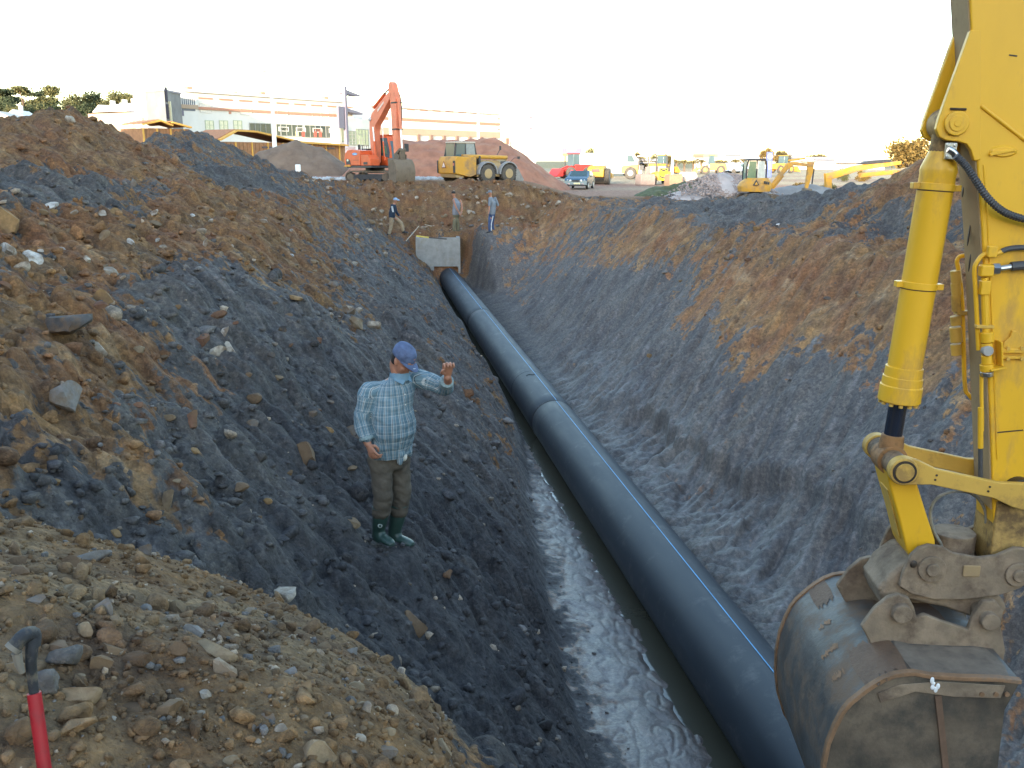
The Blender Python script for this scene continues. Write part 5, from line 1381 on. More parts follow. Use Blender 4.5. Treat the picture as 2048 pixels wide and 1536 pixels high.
MB().tube([Jw['hip'] + Vector((.03, -.155, -.12)), Jw['kn1'] + Vector((.05, -.095, 0)), Jw['kn1'].lerp(Jw['foot1'], .7) + Vector((.05, -.08, 0))], .02, 8).build('trouser_stripe', MATS['white_stripe'], trw)
# ================================================================== machines and vehicles beyond the trench
ORG = mat('orange_paint', (.62, .105, .028), .45, var=.10, scale=2, dirt=(.28, .14, .07), dirt_amt=.18, dirt_scale=2.5)
ORGP = mat('pale_orange_paint', (.66, .20, .11), .55, var=.14, scale=2, dirt=(.30, .17, .10), dirt_amt=.2, dirt_scale=3)  # paler orange for boom, stick and bucket cylinder
DKM = mat('dark_machine_metal', (.035, .035, .04), .55, var=.3)
TRK = mat('earthy_track', (.15, .115, .085), .9, var=.3, scale=3, dirt=(.06, .05, .042), dirt_amt=.35, dirt_scale=3, bump=.3)
GLS = mat('machine_glass', (.075, .12, .14), .10, var=.15, scale=.8)
GLG = mat('green_tinted_glass', (.13, .22, .15), .12, var=.2, scale=.8)
WHT = mat('white_paint', (.78, .77, .74), .55, var=.05)
SILV = mat('bright_rod', (.8, .8, .8), .25, var=.05)
YM = mat('machine_yellow', (.58, .29, .028), .5, var=.14, scale=1.5, dirt=(.25, .165, .10), dirt_amt=.5, dirt_scale=1.5)
YMD = mat('dusty_machine_yellow', (.42, .30, .15), .75, var=.2, scale=1.5, dirt=(.24, .18, .13), dirt_amt=.4, dirt_scale=1.5)
TYRE = mat('dusty_tyre', (.085, .075, .066), .9, var=.3, scale=4)
GREYM = mat('grey_mudguard', (.27, .27, .28), .7, var=.15)
REDM = mat('red_panel', (.50, .03, .025), .5, var=.1)

def gz(x, y): return float(H0(np.array([x]), np.array([y]))[0])
def track(root, name, y, L, hgt, w, rot=0.0, m=TRK):
    """Rounded belt with shoes, rollers and a frame."""
    M = Matrix.Rotation(rot, 4, 'Z'); r = hgt / 2
    n = 9
    out = [(L / 2 - r + r * math.cos(a), r + r * math.sin(a)) for a in np.linspace(-math.pi / 2, math.pi / 2, n)] + [(-L / 2 + r + r * math.cos(a), r + r * math.sin(a)) for a in np.linspace(math.pi / 2, 3 * math.pi / 2, n)]
    b = MB(); inn = [(x * (1 - .07 / abs(L / 2)) , r + (z - r) * .80) for x, z in out]
    for lo, hi in ((y - w / 2, y + w / 2),):
        N = len(out)
        a0 = [b.bm.verts.new(M @ Vector((p[0], lo, p[1]))) for p in out]; a1 = [b.bm.verts.new(M @ Vector((p[0], hi, p[1]))) for p in out]
        b0 = [b.bm.verts.new(M @ Vector((p[0], lo, p[1]))) for p in inn]; b1 = [b.bm.verts.new(M @ Vector((p[0], hi, p[1]))) for p in inn]
        for k in range(N):
            q = (k + 1) % N
            b.bm.faces.new((a0[k], a0[q], a1[q], a1[k])); b.bm.faces.new((b0[k], b1[k], b1[q], b0[q]))
            b.bm.faces.new((a0[k], b0[k], b0[q], a0[q])); b.bm.faces.new((a1[k], a1[q], b1[q], b1[k]))
    for x in np.arange(-L / 2 + r, L / 2 - r, .17):
        for z in (-.012, hgt + .012): b.box(M @ Vector((x, y, z)), (.10, w, .05), M)
    tr = b.build(name, m, root)
    MB().box(M @ Vector((0, y, r)), (L - hgt * .9, w * .7, hgt * .42), M).build('track_frame', DKM, tr)
    for x in (-L / 2 + r, L / 2 - r):
        MB().cyl(M @ Vector((x, y - w * .42, r)), M @ Vector((x, y + w * .42, r)), r * .68, n=18).build('sprocket', m, tr)
    for x in np.linspace(-L / 2 + r * 2.1, L / 2 - r * 2.1, 5):
        MB().cyl(M @ Vector((x, y - w * .40, r * .42)), M @ Vector((x, y + w * .40, r * .42)), r * .26, n=12).build('roller', DKM, tr)
    return tr
def wheel(root, x, y, z, r, w, rim=YMD, n=24):
    t = MB().lathe((x, y - w / 2, z), (x, y + w / 2, z), [(0, r * .62), (.06, r * .92), (.25, r), (.75, r), (.94, r * .92), (1, r * .62)], n)
    for k in range(n):
        a = 2 * math.pi * k / n
        t.bar((x + r * .99 * math.cos(a), y - w * .42, z + r * .99 * math.sin(a)), (x + r * .99 * math.cos(a + .18), y, z + r * .99 * math.sin(a + .18)), .05, .05, (math.cos(a), 0, math.sin(a)))
        t.bar((x + r * .99 * math.cos(a + .09), y + w * .42, z + r * .99 * math.sin(a + .09)), (x + r * .99 * math.cos(a + .26), y, z + r * .99 * math.sin(a + .26)), .05, .05, (math.cos(a), 0, math.sin(a)))
    o = t.build('wheel', TYRE, root)
    MB().lathe((x, y - w / 2 - .01, z), (x, y + w / 2 + .01, z), [(0, r * .22), (.02, r * .5), (.10, r * .60), (.9, r * .60), (.98, r * .5), (1, r * .22)], n).build('rim', rim, o)
    return o

# ---- orange tracked excavator on the rim
ox, oy = .62, 53.0
oex = thing('excavator', 'orange tracked excavator on the trench rim with its bucket on the ground', 'excavator', (ox, oy, gz(ox, oy)), math.atan2(-.87, .5)); oex.scale = (.86, .86, .84)
for s in (-1, 1): track(oex, 'track', s * .85, 3.2, .72, .5, R(32))
MB().cyl((0, 0, .6), (0, 0, .95), .62, n=24).build('slew_ring', DKM, oex)
MB().box((-.2, 0, 1.0), (3.2, 2.15, .14)).build('deck', DKM, oex, bevel=.02)
MB().prism([(-1.95, 1.07), (.05, 1.07), (.05, 2.02), (-.95, 2.10), (-1.55, 2.06), (-1.95, 1.85), (-2.05, 1.45)], -1.1, 1.1).build('engine_house', ORG, oex, bevel=.06)
MB().prism([(-2.10, 1.0), (-1.25, 1.0), (-1.25, 1.10), (-1.9, 1.10)], -1.12, 1.12).build('bumper_skirt', mat('amber_skirt', (.60, .28, .03), .5), oex)
MB().box((-.5, -1.104, 1.42), (.75, .012, .02)).build('panel_seam', DKM, oex)
MB().prism([(-1.75, 1.14), (-1.15, 1.14), (-1.3, 1.45), (-1.75, 1.5)], -1.112, -1.101).build('air_grille', DKM, oex)
MB().ball((-1.55, -1.10, 1.40), (.16, .02, .09), 14, 8).build('rear_lamp', mat('lamp_glass', (.6, .62, .5), .2), oex)
MB().ball((-.62, -1.102, 1.80), (.34, .012, .085), 20, 8).build('blue_emblem', mat('blue_emblem', (.10, .26, .55), .5), oex)
MB().ball((-.56, -1.112, 1.79), (.20, .010, .03), 14, 8).build('emblem_band', mat('cyan_emblem', (.45, .70, .80), .5), oex)
MB().box((-1.75, -.75, 2.16), (.30, .62, .26)).build('counterweight_box', mat('pinkish_white', (.70, .56, .52), .6), oex, bevel=.03)
MB().cyl((-1.0, -.55, 2.05), (-1.0, -.55, 2.42), .07, n=12).build('exhaust', DKM, oex)
MB().box((-.9, .3, 2.12), (.9, 1.0, .08)).build('engine_lid', DKM, oex, bevel=.02)
b = MB()
for q in ((-.2, -.9), (-.2, -.45), (.0, -.9)): b.tube([(q[0], q[1], 2.05), (q[0], q[1], 2.33), (q[0] + .25, q[1], 2.35), (q[0] + .25, q[1], 2.05)], .02, 6)
tag(b.build('handrail', DKM, oex))
MB().prism([(.1, 1.07), (1.25, 1.07), (1.25, 1.5), (.9, 1.75), (.1, 1.75)], -1.08, -.38).build('tank_box', ORG, oex, bevel=.04)
MB().box((.68, -1.085, 1.22), (.5, .012, .16)).build('step_plate', DKM, oex)
cab = MB().prism([(.0, 1.07), (1.35, 1.07), (1.48, 1.5), (1.38, 2.2), (1.12, 2.92), (.9, 2.98), (.05, 2.98), (-.05, 2.8)], .30, 1.1).build('cab', ORG, oex, bevel=.05)
MB().prism([(1.05, 1.45), (1.40, 1.52), (1.31, 2.2), (1.07, 2.82), (1.0, 2.82)], .36, 1.04).build('cab_front_frame', DKM, cab)
fw_ = MB(); fw_.poly([(1.492, .40, 1.50), (1.492, 1.0, 1.50), (1.392, 1.0, 2.2), (1.392, .40, 2.2)]); fw_.poly([(1.392, .40, 2.2), (1.392, 1.0, 2.2), (1.135, 1.0, 2.86), (1.135, .40, 2.86)]); fw_.build('windscreen', GLS, cab, smooth=0)
MB().prism([(.15, 1.75), (1.30, 1.55), (1.36, 1.9), (1.26, 2.3), (1.06, 2.82), (.15, 2.82)], .285, .297).build('side_window', GLS, cab)
MB().prism([(.40, 1.9), (1.1, 1.8), (.95, 2.3), (.5, 2.35)], .28, .284).build('seat_back', mat('green_seat', (.08, .16, .10), .8), cab)
MB().box((.6, .7, 3.0), (1.0, .8, .06)).build('cab_roof', ORG, cab, bevel=.02)
# boom, stick and cylinders (x forward, z up)
bo = [(.0, 1.35), (.42, 1.25), (.52, 2.2), (.42, 3.2), (.62, 3.62), (1.2, 4.1), (2.42, 5.18), (2.55, 5.45), (2.36, 5.62), (1.0, 4.85), (.2, 4.35), (-.12, 3.9), (-.16, 3.1), (-.05, 2.0)]
MB().prism(bo, -.24, .2).build('boom', ORGP, oex, bevel=.03)
MB().prism([(.98, 4.42), (1.75, 4.93), (1.70, 5.04), (.93, 4.54)], -.262, -.241).build('boom_lettering_band', mat('pale_lettering', (.72, .55, .48), .6), oex)
MB().ball((.0, -.27, 4.0), (.17, .06, .13), 14, 8).build('work_lamp', mat('lamp_grey', (.45, .45, .48), .3), oex)
for s in (-.36, .32):
    MB().tube([(.75, s, 1.4), (.62, s, 2.6)], .085, 12).build('boom_cylinder', ORG, oex); MB().tube([(.62, s, 2.6), (.5, s, 3.5)], .045, 10).build('boom_rod', SILV, oex)
MB().tube([(.15, -.02, 4.72), (1.5, -.02, 5.5)], .10, 12).build('stick_cylinder', ORG, oex); MB().tube([(1.5, -.02, 5.5), (2.35, -.02, 5.95)], .05, 10).build('stick_rod', DKM, oex)
sk = [(2.22, 5.5), (2.25, 6.05), (2.45, 6.18), (2.70, 6.0), (3.05, 4.9), (3.02, 3.0), (2.98, 1.75), (2.80, 1.6), (2.66, 1.75), (2.50, 3.8), (2.40, 5.0)]
MB().prism(sk, -.22, .18).build('stick', ORGP, oex, bevel=.03)
MB().tube([(3.05, -.02, 5.15), (3.22, -.02, 3.3)], .095, 12).build('bucket_cylinder', ORGP, oex); MB().tube([(3.22, -.02, 3.3), (3.32, -.02, 2.05)], .055, 10).build('bucket_rod', SILV, oex)
MB().prism([(3.25, 2.1), (3.42, 2.05), (3.36, 1.35), (3.22, 1.3)], -.2, .16).build('push_link', TRK, oex, bevel=.02); MB().prism([(2.85, 1.85), (3.35, 2.15), (3.42, 2.02), (2.9, 1.68)], -.26, .22).build('side_link', TRK, oex, bevel=.02)
MB().tube(spline([(2.3, .2, 6.0), (2.9, .24, 5.2), (3.0, .22, 4.0), (2.9, .22, 3.2)], 6), .03, 8).build('oil_hose', DKM, oex)
for z in (4.9, 3.3): MB().box((2.8, 0, z), (.5, .5, .08)).build('hose_clamp', DKM, oex)
bk = [(2.72, 1.55), (3.35, 1.45), (3.62, 1.15), (3.72, .65), (3.62, .1), (3.35, -.30), (2.95, -.50), (2.75, -.42), (2.80, .5)]
MB().prism(bk, -.72, .68).build('bucket', mat('earthy_bucket', (.165, .125, .09), .85, var=.3, scale=2.5, dirt=(.08, .065, .055), dirt_amt=.35, dirt_scale=2.5, bump=.3), oex, bevel=.04)
for s in (-.3, .22): MB().prism([(2.75, 1.5), (3.3, 1.42), (3.38, 1.75), (2.85, 1.85)], s, s + .06).build('bucket_ear', TRK, oex)
for k in range(5): MB().prism([(2.98, -.47), (2.74, -.40), (2.62, -.62), (2.75, -.66)], -.66 + .29 * k, -.54 + .29 * k).build('bucket_tooth', TRK, oex)
MB().tube([(1.35, 1.12, 1.6), (1.75, 1.22, 2.0), (1.75, 1.22, 2.4)], .02, 6).build('mirror_arm', DKM, oex); MB().box((1.75, 1.3, 2.2), (.06, .32, .5)).build('mirror', DKM, oex, bevel=.03)

# ---- yellow telescopic handler / loader
tx, ty = 6.25, 54.0
tel = thing('telehandler', 'dusty yellow wheeled loader with a warning triangle on its rear', 'loader', (tx, ty, gz(tx, ty) - .10), R(28)); tel.scale = (.88,) * 3
MB().prism([(-2.2, .62), (-1.0, .40), (-.55, .55), (-.55, 1.62), (-2.05, 1.70), (-2.25, 1.3)], -1.05, .95).build('engine_house', YM, tel, bevel=.06)
MB().prism([(-2.05, .38), (-1.4, .38), (-1.4, .62), (-2.15, .62)], -.9, .8).build('rear_bumper', YMD, tel, bevel=.03)
MB().box((-2.262, .88, 1.05), (.05, .10, .8)).build('rear_lamp_strip', DKM, tel, bevel=.02)
MB().box((-2.22, -.98, 1.05), (.10, .16, .75), Matrix.Rotation(0, 4, 'Z')).build('rear_lamp_strip', DKM, tel, bevel=.02)
MB().box((-2.28, -1.0, 1.2), (.03, .1, .16)).build('rear_lamp', mat('lamp_red', (.5, .12, .1), .3), tel)
b = MB()
tri = [(.38, .98), (-.12, .98), (.13, 1.42)]
b.prism([(p[0], p[1]) for p in tri], -2.285, -2.268, 'x'); b.build('triangle_border', mat('triangle_brown', (.22, .09, .03), .6), tel)
MB().prism([(.30, 1.02), (-.04, 1.02), (.13, 1.33)], -2.292, -2.284, 'x').build('warning_triangle', mat('triangle_white', (.74, .62, .58), .5), tel)
MB().prism([(-.6, .5), (2.0, .5), (2.0, 1.15), (1.6, 1.45), (-.6, 1.5)], -.45, .75).build('chassis', YMD, tel, bevel=.05)
MB().prism([(-.45, .42), (2.1, .42), (2.1, .95), (1.55, 1.28), (.4, 1.3), (-.45, 1.1)], -.92, -.44).build('side_body', YMD, tel, bevel=.05)
MB().tube([(-1.35, -.62, 1.70), (2.15, -.62, 1.62)], .13, 14).build('lift_boom', YM, tel)
MB().box((-.1, -.62, 1.42), (.14, .3, .6)).build('boom_bracket', DKM, tel)
cabf = MB()
cz0, cz1 = 1.62, 2.5
P0 = [(-1.75, -.35), (-1.75, .85), (-.05, .85), (-.05, -.35)]; P1 = [(-1.6, -.28), (-1.6, .78), (-.2, .78), (-.2, -.28)]
cab = MB().box((-.9, .25, cz1 + .05), (1.55, 1.2, .12)).build('cab_roof', mat('dusty_roof', (.50, .44, .36), .8), tel, bevel=.05)
for p, q in list(zip(P0, P1)) + [((-.92, -.36), (-.9, -.29))]: MB().bar((p[0], p[1], cz0), (q[0], q[1], cz1), .09, .09).build('cab_post', DKM, cab, bevel=.01)
g = MB(); g.prism([(-1.70, cz0), (-.96, cz0), (-.94, cz1 - .02), (-1.57, cz1 - .02)], -.335, -.325); g.build('side_window', GLS, cab)
g = MB(); g.prism([(-.88, cz0), (-.10, cz0), (-.24, cz1 - .02), (-.86, cz1 - .02)], -.335, -.325); g.build('side_window', mat('dusty_glass', (.27, .29, .29), .35), cab)
g = MB(); g.prism([(-.30, cz0), (.80, cz0), (.74, cz1 - .02), (-.24, cz1 - .02)], -1.70, -1.69, 'x'); g.build('rear_window', GLS, cab)
MB().box((-1.1, .25, 1.78), (.45, .45, .5)).build('seat', DKM, cab, bevel=.05)
for x in (.28, 1.95):
    wheel(tel, x, -.98, .62, .60, .42); wheel(tel, x, .92, .62, .60, .42)
    arc = [(x + .76 * math.cos(a), .62 + .76 * math.sin(a)) for a in np.linspace(math.pi * 1.02, -.02 if x < 1 else .5, 11)]
    arc2 = [(x + .68 * math.cos(a), .62 + .68 * math.sin(a)) for a in np.linspace(math.pi * 1.02, -.02 if x < 1 else .5, 11)]
    MB().prism(arc + arc2[::-1], -1.22, -.72).build('mudguard', GREYM, tel, bevel=.01)
wheel(tel, -1.3, .80, .6, .58, .4)
MB().box((1.62, -.93, 1.30), (.42, .06, .20)).build('front_lamp', mat('lamp_dark', (.06, .06, .065), .2), tel, bevel=.03)
MB().tube([(2.0, -.9, 1.2), (2.5, -1.0, 1.6), (2.8, -1.0, 1.6)], .02, 6).build('mirror_arm', DKM, tel); MB().box((2.85, -1.0, 1.62), (.05, .2, .16)).build('mirror', DKM, tel)
MB().box((2.45, .5, 2.25), (.05, .16, .26)).build('mirror', DKM, tel); MB().tube([(2.0, .6, 1.4), (2.45, .5, 2.2)], .02, 6).build('mirror_arm', DKM, tel)
MB().prism([(2.5, .15), (3.1, .1), (3.2, .2), (2.75, .9), (2.55, .95)], -1.15, 1.15).build('front_bucket', mat('grey_bucket', (.24, .23, .22), .7, var=.2), tel, bevel=.03)
MB().prism([(2.0, 1.3), (2.2, 1.5), (2.75, .8), (2.5, .6)], -.5, .5).build('loader_arm', YMD, tel, bevel=.02)

# ---- dark blue saloon car
cx_, cy_ = at(1160, 372, Y=74)[0], 74.0
car = thing('parked_car', 'dark blue saloon car facing the camera on the reddish track', 'car', (cx_, cy_, gz(cx_, cy_)), R(-112))
CARP = mat('blue_car_paint', (.030, .075, .115), .22, var=.1, metal=.3)
side = [(-2.2, .35), (-2.2, .75), (-2.05, .95), (-1.35, 1.0), (-.85, 1.38), (.15, 1.42), (.95, .98), (1.9, .86), (2.2, .68), (2.25, .35), (1.75, .25), (-1.8, .25)]
b = MB(); N = len(side)
rows = []
for y, k, in ((-.86, .93), (-.88, 1), (.88, 1), (.86, .93)):
    rows.append([b.bm.verts.new((x * (1 if k == 1 else .985), y * (1 - .16 * max(0, (z - .95) / .5)), z)) for x, z in side])
for A, B in zip(rows, rows[1:]):
    for k in range(N): b.bm.faces.new((A[k], A[(k + 1) % N], B[(k + 1) % N], B[k]))
b.bm.faces.new(rows[0][::-1]); b.bm.faces.new(rows[-1])
b.build('body', CARP, car, bevel=.05)
g = MB(); g.poly([(.93, -.70, 1.005), (.93, .70, 1.005), (.22, .60, 1.405), (.22, -.60, 1.405)]); g.build('windscreen', mat('car_glass', (.05, .085, .09), .08), car, smooth=0).location = (.012, 0, .012)
for s in (-1, 1):
    g = MB(); g.poly([(.72, s * .875, 1.03), (-1.1, s * .875, 1.06), (-.75, s * .795, 1.33), (.15, s * .785, 1.36)]); g.build('side_window', MATS['car_glass'], car, smooth=0).location = (0, s * .012, 0)
    for x in (-1.35, 1.38):
        t = MB().lathe((x, s * .70, .31), (x, s * .885, .31), [(0, .2), (.1, .30), (.9, .31), (1, .22)], 20).build('wheel', mat('car_tyre', (.03, .03, .032), .8), car)
        MB().lathe((x, s * .87, .31), (x, s * .892, .31), [(0, .19), (1, .17)], 16).build('rim', mat('alloy', (.5, .5, .5), .35), t)
    for y in (.42, .66): MB().ball((2.17 - (y - .42) * .35, s * y, .68), (.07, .10, .085), 14, 10).build('headlight', mat('headlight', (.72, .72, .70), .15), car)
    MB().box((.75, s * .98, 1.02), (.12, .16, .12)).build('door_mirror', CARP, car, bevel=.03)
    MB().ball((2.22, s * .55, .42), (.04, .12, .06), 10, 8).build('fog_lamp', mat('fog_lamp', (.4, .3, .3), .2), car)
MB().box((2.235, 0, .66), (.05, .62, .13)).build('grille', DKM, car, bevel=.02)
MB().box((2.275, .12, .46), (.02, .5, .11)).build('number_plate', mat('plate_yellow', (.72, .68, .40), .5), car)
MB().box((2.24, 0, .33), (.06, 1.5, .10)).build('bumper_slot', DKM, car)

# ---- yellow roller behind the car
def roller(px, py, Y, rz, label, sc=1.0, m=YM):
    p = at(px, py, Y=Y); o = thing('road_roller', label, 'roller', (p[0], p[1], gz(p[0], p[1])), rz, 'road rollers on the plain'); o.scale = (sc,) * 3
    b = MB(); b.cyl((1.5, -1.05, .75), (1.5, 1.05, .75), .75, n=32); b.build('drum', mat('roller_drum', (.22, .20, .185), .6, var=.15), o, bevel=.02)
    MB().prism([(.5, .55), (2.45, .55), (2.45, .95), (.5, 1.05)], -1.25, -1.12).build('drum_frame', m, o); MB().prism([(.5, .55), (2.45, .55), (2.45, .95), (.5, 1.05)], 1.12, 1.25).build('drum_frame', m, o)
    MB().prism([(-2.4, .7), (-.4, .6), (-.4, 1.75), (-2.2, 1.6), (-2.45, 1.4)], -.75, .75).build('engine_house', m, o, bevel=.06)
    MB().box((-2.47, 0, 1.30), (.04, .75, .26)).build('red_rear_panel', REDM, o)
    for s in (-1, 1): wheel(o, -1.3, s * .98, .72, .72, .5, GREYM, 18)
    for x, y in ((-.4, -.65), (-.4, .65), (.75, -.65), (.75, .65)): MB().bar((x, y, 1.1), (x, y, 2.65), .08, .08).build('canopy_post', DKM, o)
    MB().box((.18, 0, 2.7), (1.5, 1.6, .1)).build('canopy', WHT, o, bevel=.03)
    MB().box((0, 0, 1.35), (.5, .5, .6)).build('seat', DKM, o, bevel=.05)
    return o
roller(1196, 370, 88, R(70), 'yellow road roller with a white canopy parked right behind the blue car')
roller(1283, 360, 112, R(-20), 'yellow road roller in full sun with a pale drum')

# ---- compact yellow excavator in the sun
mx, my = at(1512, 390, Y=46)[0], 46.0
mz = gz(mx, my)
mini = thing('mini_excavator', 'compact yellow excavator with a black framed cab behind the right bank', 'excavator', (mx, my, mz), R(-8)); mini.scale = (.77,) * 3; mini.location.z -= .12
for s in (-1, 1): track(mini, 'track', s * .75, 2.3, .55, .4, 0)
MB().cyl((0, 0, .5), (0, 0, .75), .45, n=20).build('slew_ring', DKM, mini)
b = MB()
for (z, rx, ry) in ((.72, 1.0, 1.0), ): pass
ring_tube(b, [((-.15, 0, .72), Vector((1.05, 0, 0)), Vector((0, 1.0, 0))), ((-.15, 0, 1.05), Vector((1.12, 0, 0)), Vector((0, 1.05, 0))), ((-.1, 0, 1.35), Vector((1.0, 0, 0)), Vector((0, .98, 0))), ((.0, 0, 1.6), Vector((.72, 0, 0)), Vector((0, .8, 0)))], 28)
b.build('counterweight', YM, mini)
b = MB(); b.prism([(-.55, 1.14), (-.12, 1.14), (-.33, 1.5)], -1.13, -1.045); b.build('warning_triangle', DKM, mini)
b = MB(); b.prism([(-.45, 1.18), (-.22, 1.18), (-.33, 1.38)], -1.135, -1.131); b.build('triangle_centre', YM, mini)
b = MB()
for k in range(3): b.box((.25 + .13 * k, -.99, 1.33 - .03 * k), (.09, .10, .16))
b.build('dark_lettering', DKM, mini)
b = MB(); cp = [(-.75, -.15), (-.75, .78), (.55, .78), (.55, -.15)]
for p in cp: b.tube(spline([(p[0], p[1], 1.4), (p[0] * 1.02, p[1], 2.2), (p[0] * .9, p[1] * .96 , 2.72)], 4), .055, 8)
top_ = [(-.62, -.10, 2.76), (-.62, .72, 2.76), (.45, .72, 2.76), (.45, -.10, 2.76)]
for p, q in zip(top_, top_[1:] + top_[:1]): b.bar(p, q, .10, .10)
b.bar((-.08, -.15, 1.4), (-.08, -.13, 2.72), .06, .08)
cab = b.build('cab_frame', DKM, mini)
MB().box((-.08, .31, 2.80), (1.1, .82, .07)).build('cab_roof', DKM, cab, bevel=.03)
MB().prism([(-.70, 1.5), (-.14, 1.5), (-.14, 2.68), (-.6, 2.68)], -.16, -.152).build('side_window', GLG, cab)
MB().prism([(-.02, 1.5), (.50, 1.5), (.42, 2.68), (-.02, 2.68)], -.16, -.152).build('side_window', mat('pale_glass', (.45, .50, .50), .15), cab)
MB().prism([(-.1, 1.5), (.72, 1.5), (.68, 2.68), (-.06, 2.68)], -.76, -.752, 'x').build('rear_window', GLG, cab)
MB().box((-.2, .3, 1.75), (.45, .45, .6)).build('seat', DKM, cab, bevel=.05)
arm = [(.75, .95), (.95, .85), (2.0, 2.15), (2.35, 2.42), (3.55, 2.30), (3.60, 2.48), (2.35, 2.66), (1.9, 2.55)]
MB().prism(arm, -.14, .14).build('boom', YM, mini, bevel=.02)
MB().prism([(3.30, 2.62), (3.72, 2.60), (3.68, 2.0), (3.42, .9), (3.22, .85), (3.30, 2.0)], -.12, .12).build('stick', YM, mini, bevel=.02)
MB().tube([(1.1, 0, .9), (1.75, 0, 1.75)], .07, 10).build('boom_cylinder', YM, mini); MB().tube([(1.75, 0, 1.75), (2.05, 0, 2.15)], .035, 8).build('boom_rod', SILV, mini)
MB().tube([(2.0, 0, 2.72), (3.1, 0, 2.86)], .06, 10).build('stick_cylinder', YM, mini); MB().tube([(3.76, 0, 2.2), (3.70, 0, 1.2)], .05, 10).build('bucket_cylinder', DKM, mini)
MB().prism([(3.15, .95), (3.6, .9), (3.75, .6), (3.6, .3), (3.2, .2), (3.1, .5)], -.35, .35).build('bucket', mat('dull_bucket', (.17, .14, .11), .8), mini, bevel=.03)

# ---- long yellow boom of a further machine behind the right heap
bx_, by_ = at(1700, 365, Y=52)[0], 52.0
bh = thing('backhoe_loader', 'yellow backhoe loader mostly hidden behind the right spoil heap, its long arm showing', 'loader', (bx_, by_, gz(bx_, by_)), R(4))
MB().prism([(-1.6, 1.2), (-1.3, 1.15), (.4, 1.62), (3.2, 2.0), (3.2, 2.18), (.3, 1.95), (-1.5, 1.5)], -.16, .16).build('boom', YM, bh, bevel=.03)
MB().prism([(.4, 2.05), (1.0, 2.2), (2.6, 2.3), (2.4, 2.12), (.9, 2.0)], -.20, .20).build('ram_cover', DKM, bh, bevel=.02)
MB().prism([(.6, 1.25), (3.0, 1.45), (3.0, 1.7), (.6, 1.5)], -.14, .14).build('loader_arm', YM, bh, bevel=.02)
MB().prism([(3.2, 1.35), (5.2, 1.2), (5.2, .6), (8.8, .6), (8.8, 1.5), (7.4, 1.6), (7.2, 2.0), (5.2, 2.0), (3.2, 1.65)], -.8, .8).build('body', YM, bh, bevel=.06)
MB().prism([(5.6, 2.0), (7.2, 2.0), (7.0, 2.9), (5.7, 2.9)], -.7, .7).build('cab', DKM, bh, bevel=.05)
for x in (5.8, 8.2):
    for s in (-.85, .85): wheel(bh, x, s, .6, .6, .4)
MB().prism([(-1.7, 1.5), (-1.3, 1.5), (-1.2, .3), (-1.5, .2)], -.13, .13).build('stick', YM, bh, bevel=.02)

# ---- small far machines and vehicles in the sun
def far_loader(px, py, Y, rz, label, m, group='machines on the sunny plain'):
    p = at(px, py, Y=Y); o = thing('wheel_loader', label, 'loader', (p[0], p[1], gz(p[0], p[1])), rz, group)
    MB().prism([(-2.6, .7), (.2, .6), (.2, 1.7), (-2.4, 1.7)], -.9, .9).build('body', m, o, bevel=.06)
    MB().prism([(-.6, 1.7), (.5, 1.5), (.4, 3.0), (-.5, 3.0)], -.7, .7).build('cab', GLS, o, bevel=.05)
    MB().box((-.05, 0, 3.05), (1.1, 1.5, .1)).build('cab_roof', m, o)
    for s in (-.5, .5): MB().prism([(.3, 1.3), (.5, 1.6), (2.3, .9), (2.3, .6)], s - .08, s + .08).build('lift_arm', m, o)
    MB().prism([(2.2, .3), (3.1, .2), (3.1, .3), (2.4, 1.2), (2.2, 1.2)], -1.2, 1.2).build('front_bucket', m, o)
    for x in (-1.6, .9):
        for s in (-.95, .95): wheel(o, x, s, .7, .7, .45, m, 16)
    return o
def far_van(px, py, Y, rz, label, m, L=5.5, Hh=2.5, cat='van', name='white_van'):
    p = at(px, py, Y=Y); o = thing(name, label, cat, (p[0], p[1], gz(p[0], p[1])), rz)
    MB().prism([(-L / 2, .4), (L / 2, .4), (L / 2, 1.2), (L / 2 - .9, Hh * .62), (L / 2 - 1.6, Hh), (-L / 2, Hh)], -1, 1).build('body', m, o, bevel=.06)
    MB().prism([(L / 2 - 1.5, Hh * .62), (L / 2 - 1.05, Hh * .62), (L / 2 - 1.55, Hh * .9), (L / 2 - 2.3, Hh * .9), (L / 2 - 2.3, Hh * .62)], -1.01, 1.01).build('side_window', GLS, o)
    for x in (-L * .3, L * .3):
        for s in (-.9, .9): MB().lathe((x, s - .12, .42), (x, s + .12, .42), [(0, .3), (.1, .42), (.9, .42), (1, .3)], 16).build('wheel', TYRE, o)
    return o
far_loader(1146, 340, 118, R(200), 'red wheel loader standing under the billboard', REDM)
far_van(1222, 352, 130, R(5), 'long white box van behind the road rollers', WHT, 8.5, 3.2)
far_van(1180, 345, 140, R(0), 'white lorry parked to the left of the long white box van', WHT, 6, 3.0, 'lorry', 'white_lorry')
far_loader(1422, 336, 150, R(160), 'yellow wheel loader among the sunlit palms', YM)
far_loader(1325, 338, 150, R(30), 'yellow wheel loader in front of the wooded ridge', YM)
far_van(1458, 334, 160, R(10), 'dark small van beside the sunlit palms', mat('dark_van', (.06, .07, .10), .4), 4.4, 1.8, 'van', 'dark_van')
far_van(1478, 335, 158, R(0), 'pale blue van at the end of the palm row', mat('pale_blue_van', (.35, .45, .6), .4), 4.4, 1.8, 'van', 'blue_van')
far_loader(1566, 338, 160, R(20), 'orange wheel loader in front of the white warehouse', mat('amber_machine', (.6, .28, .05), .5))
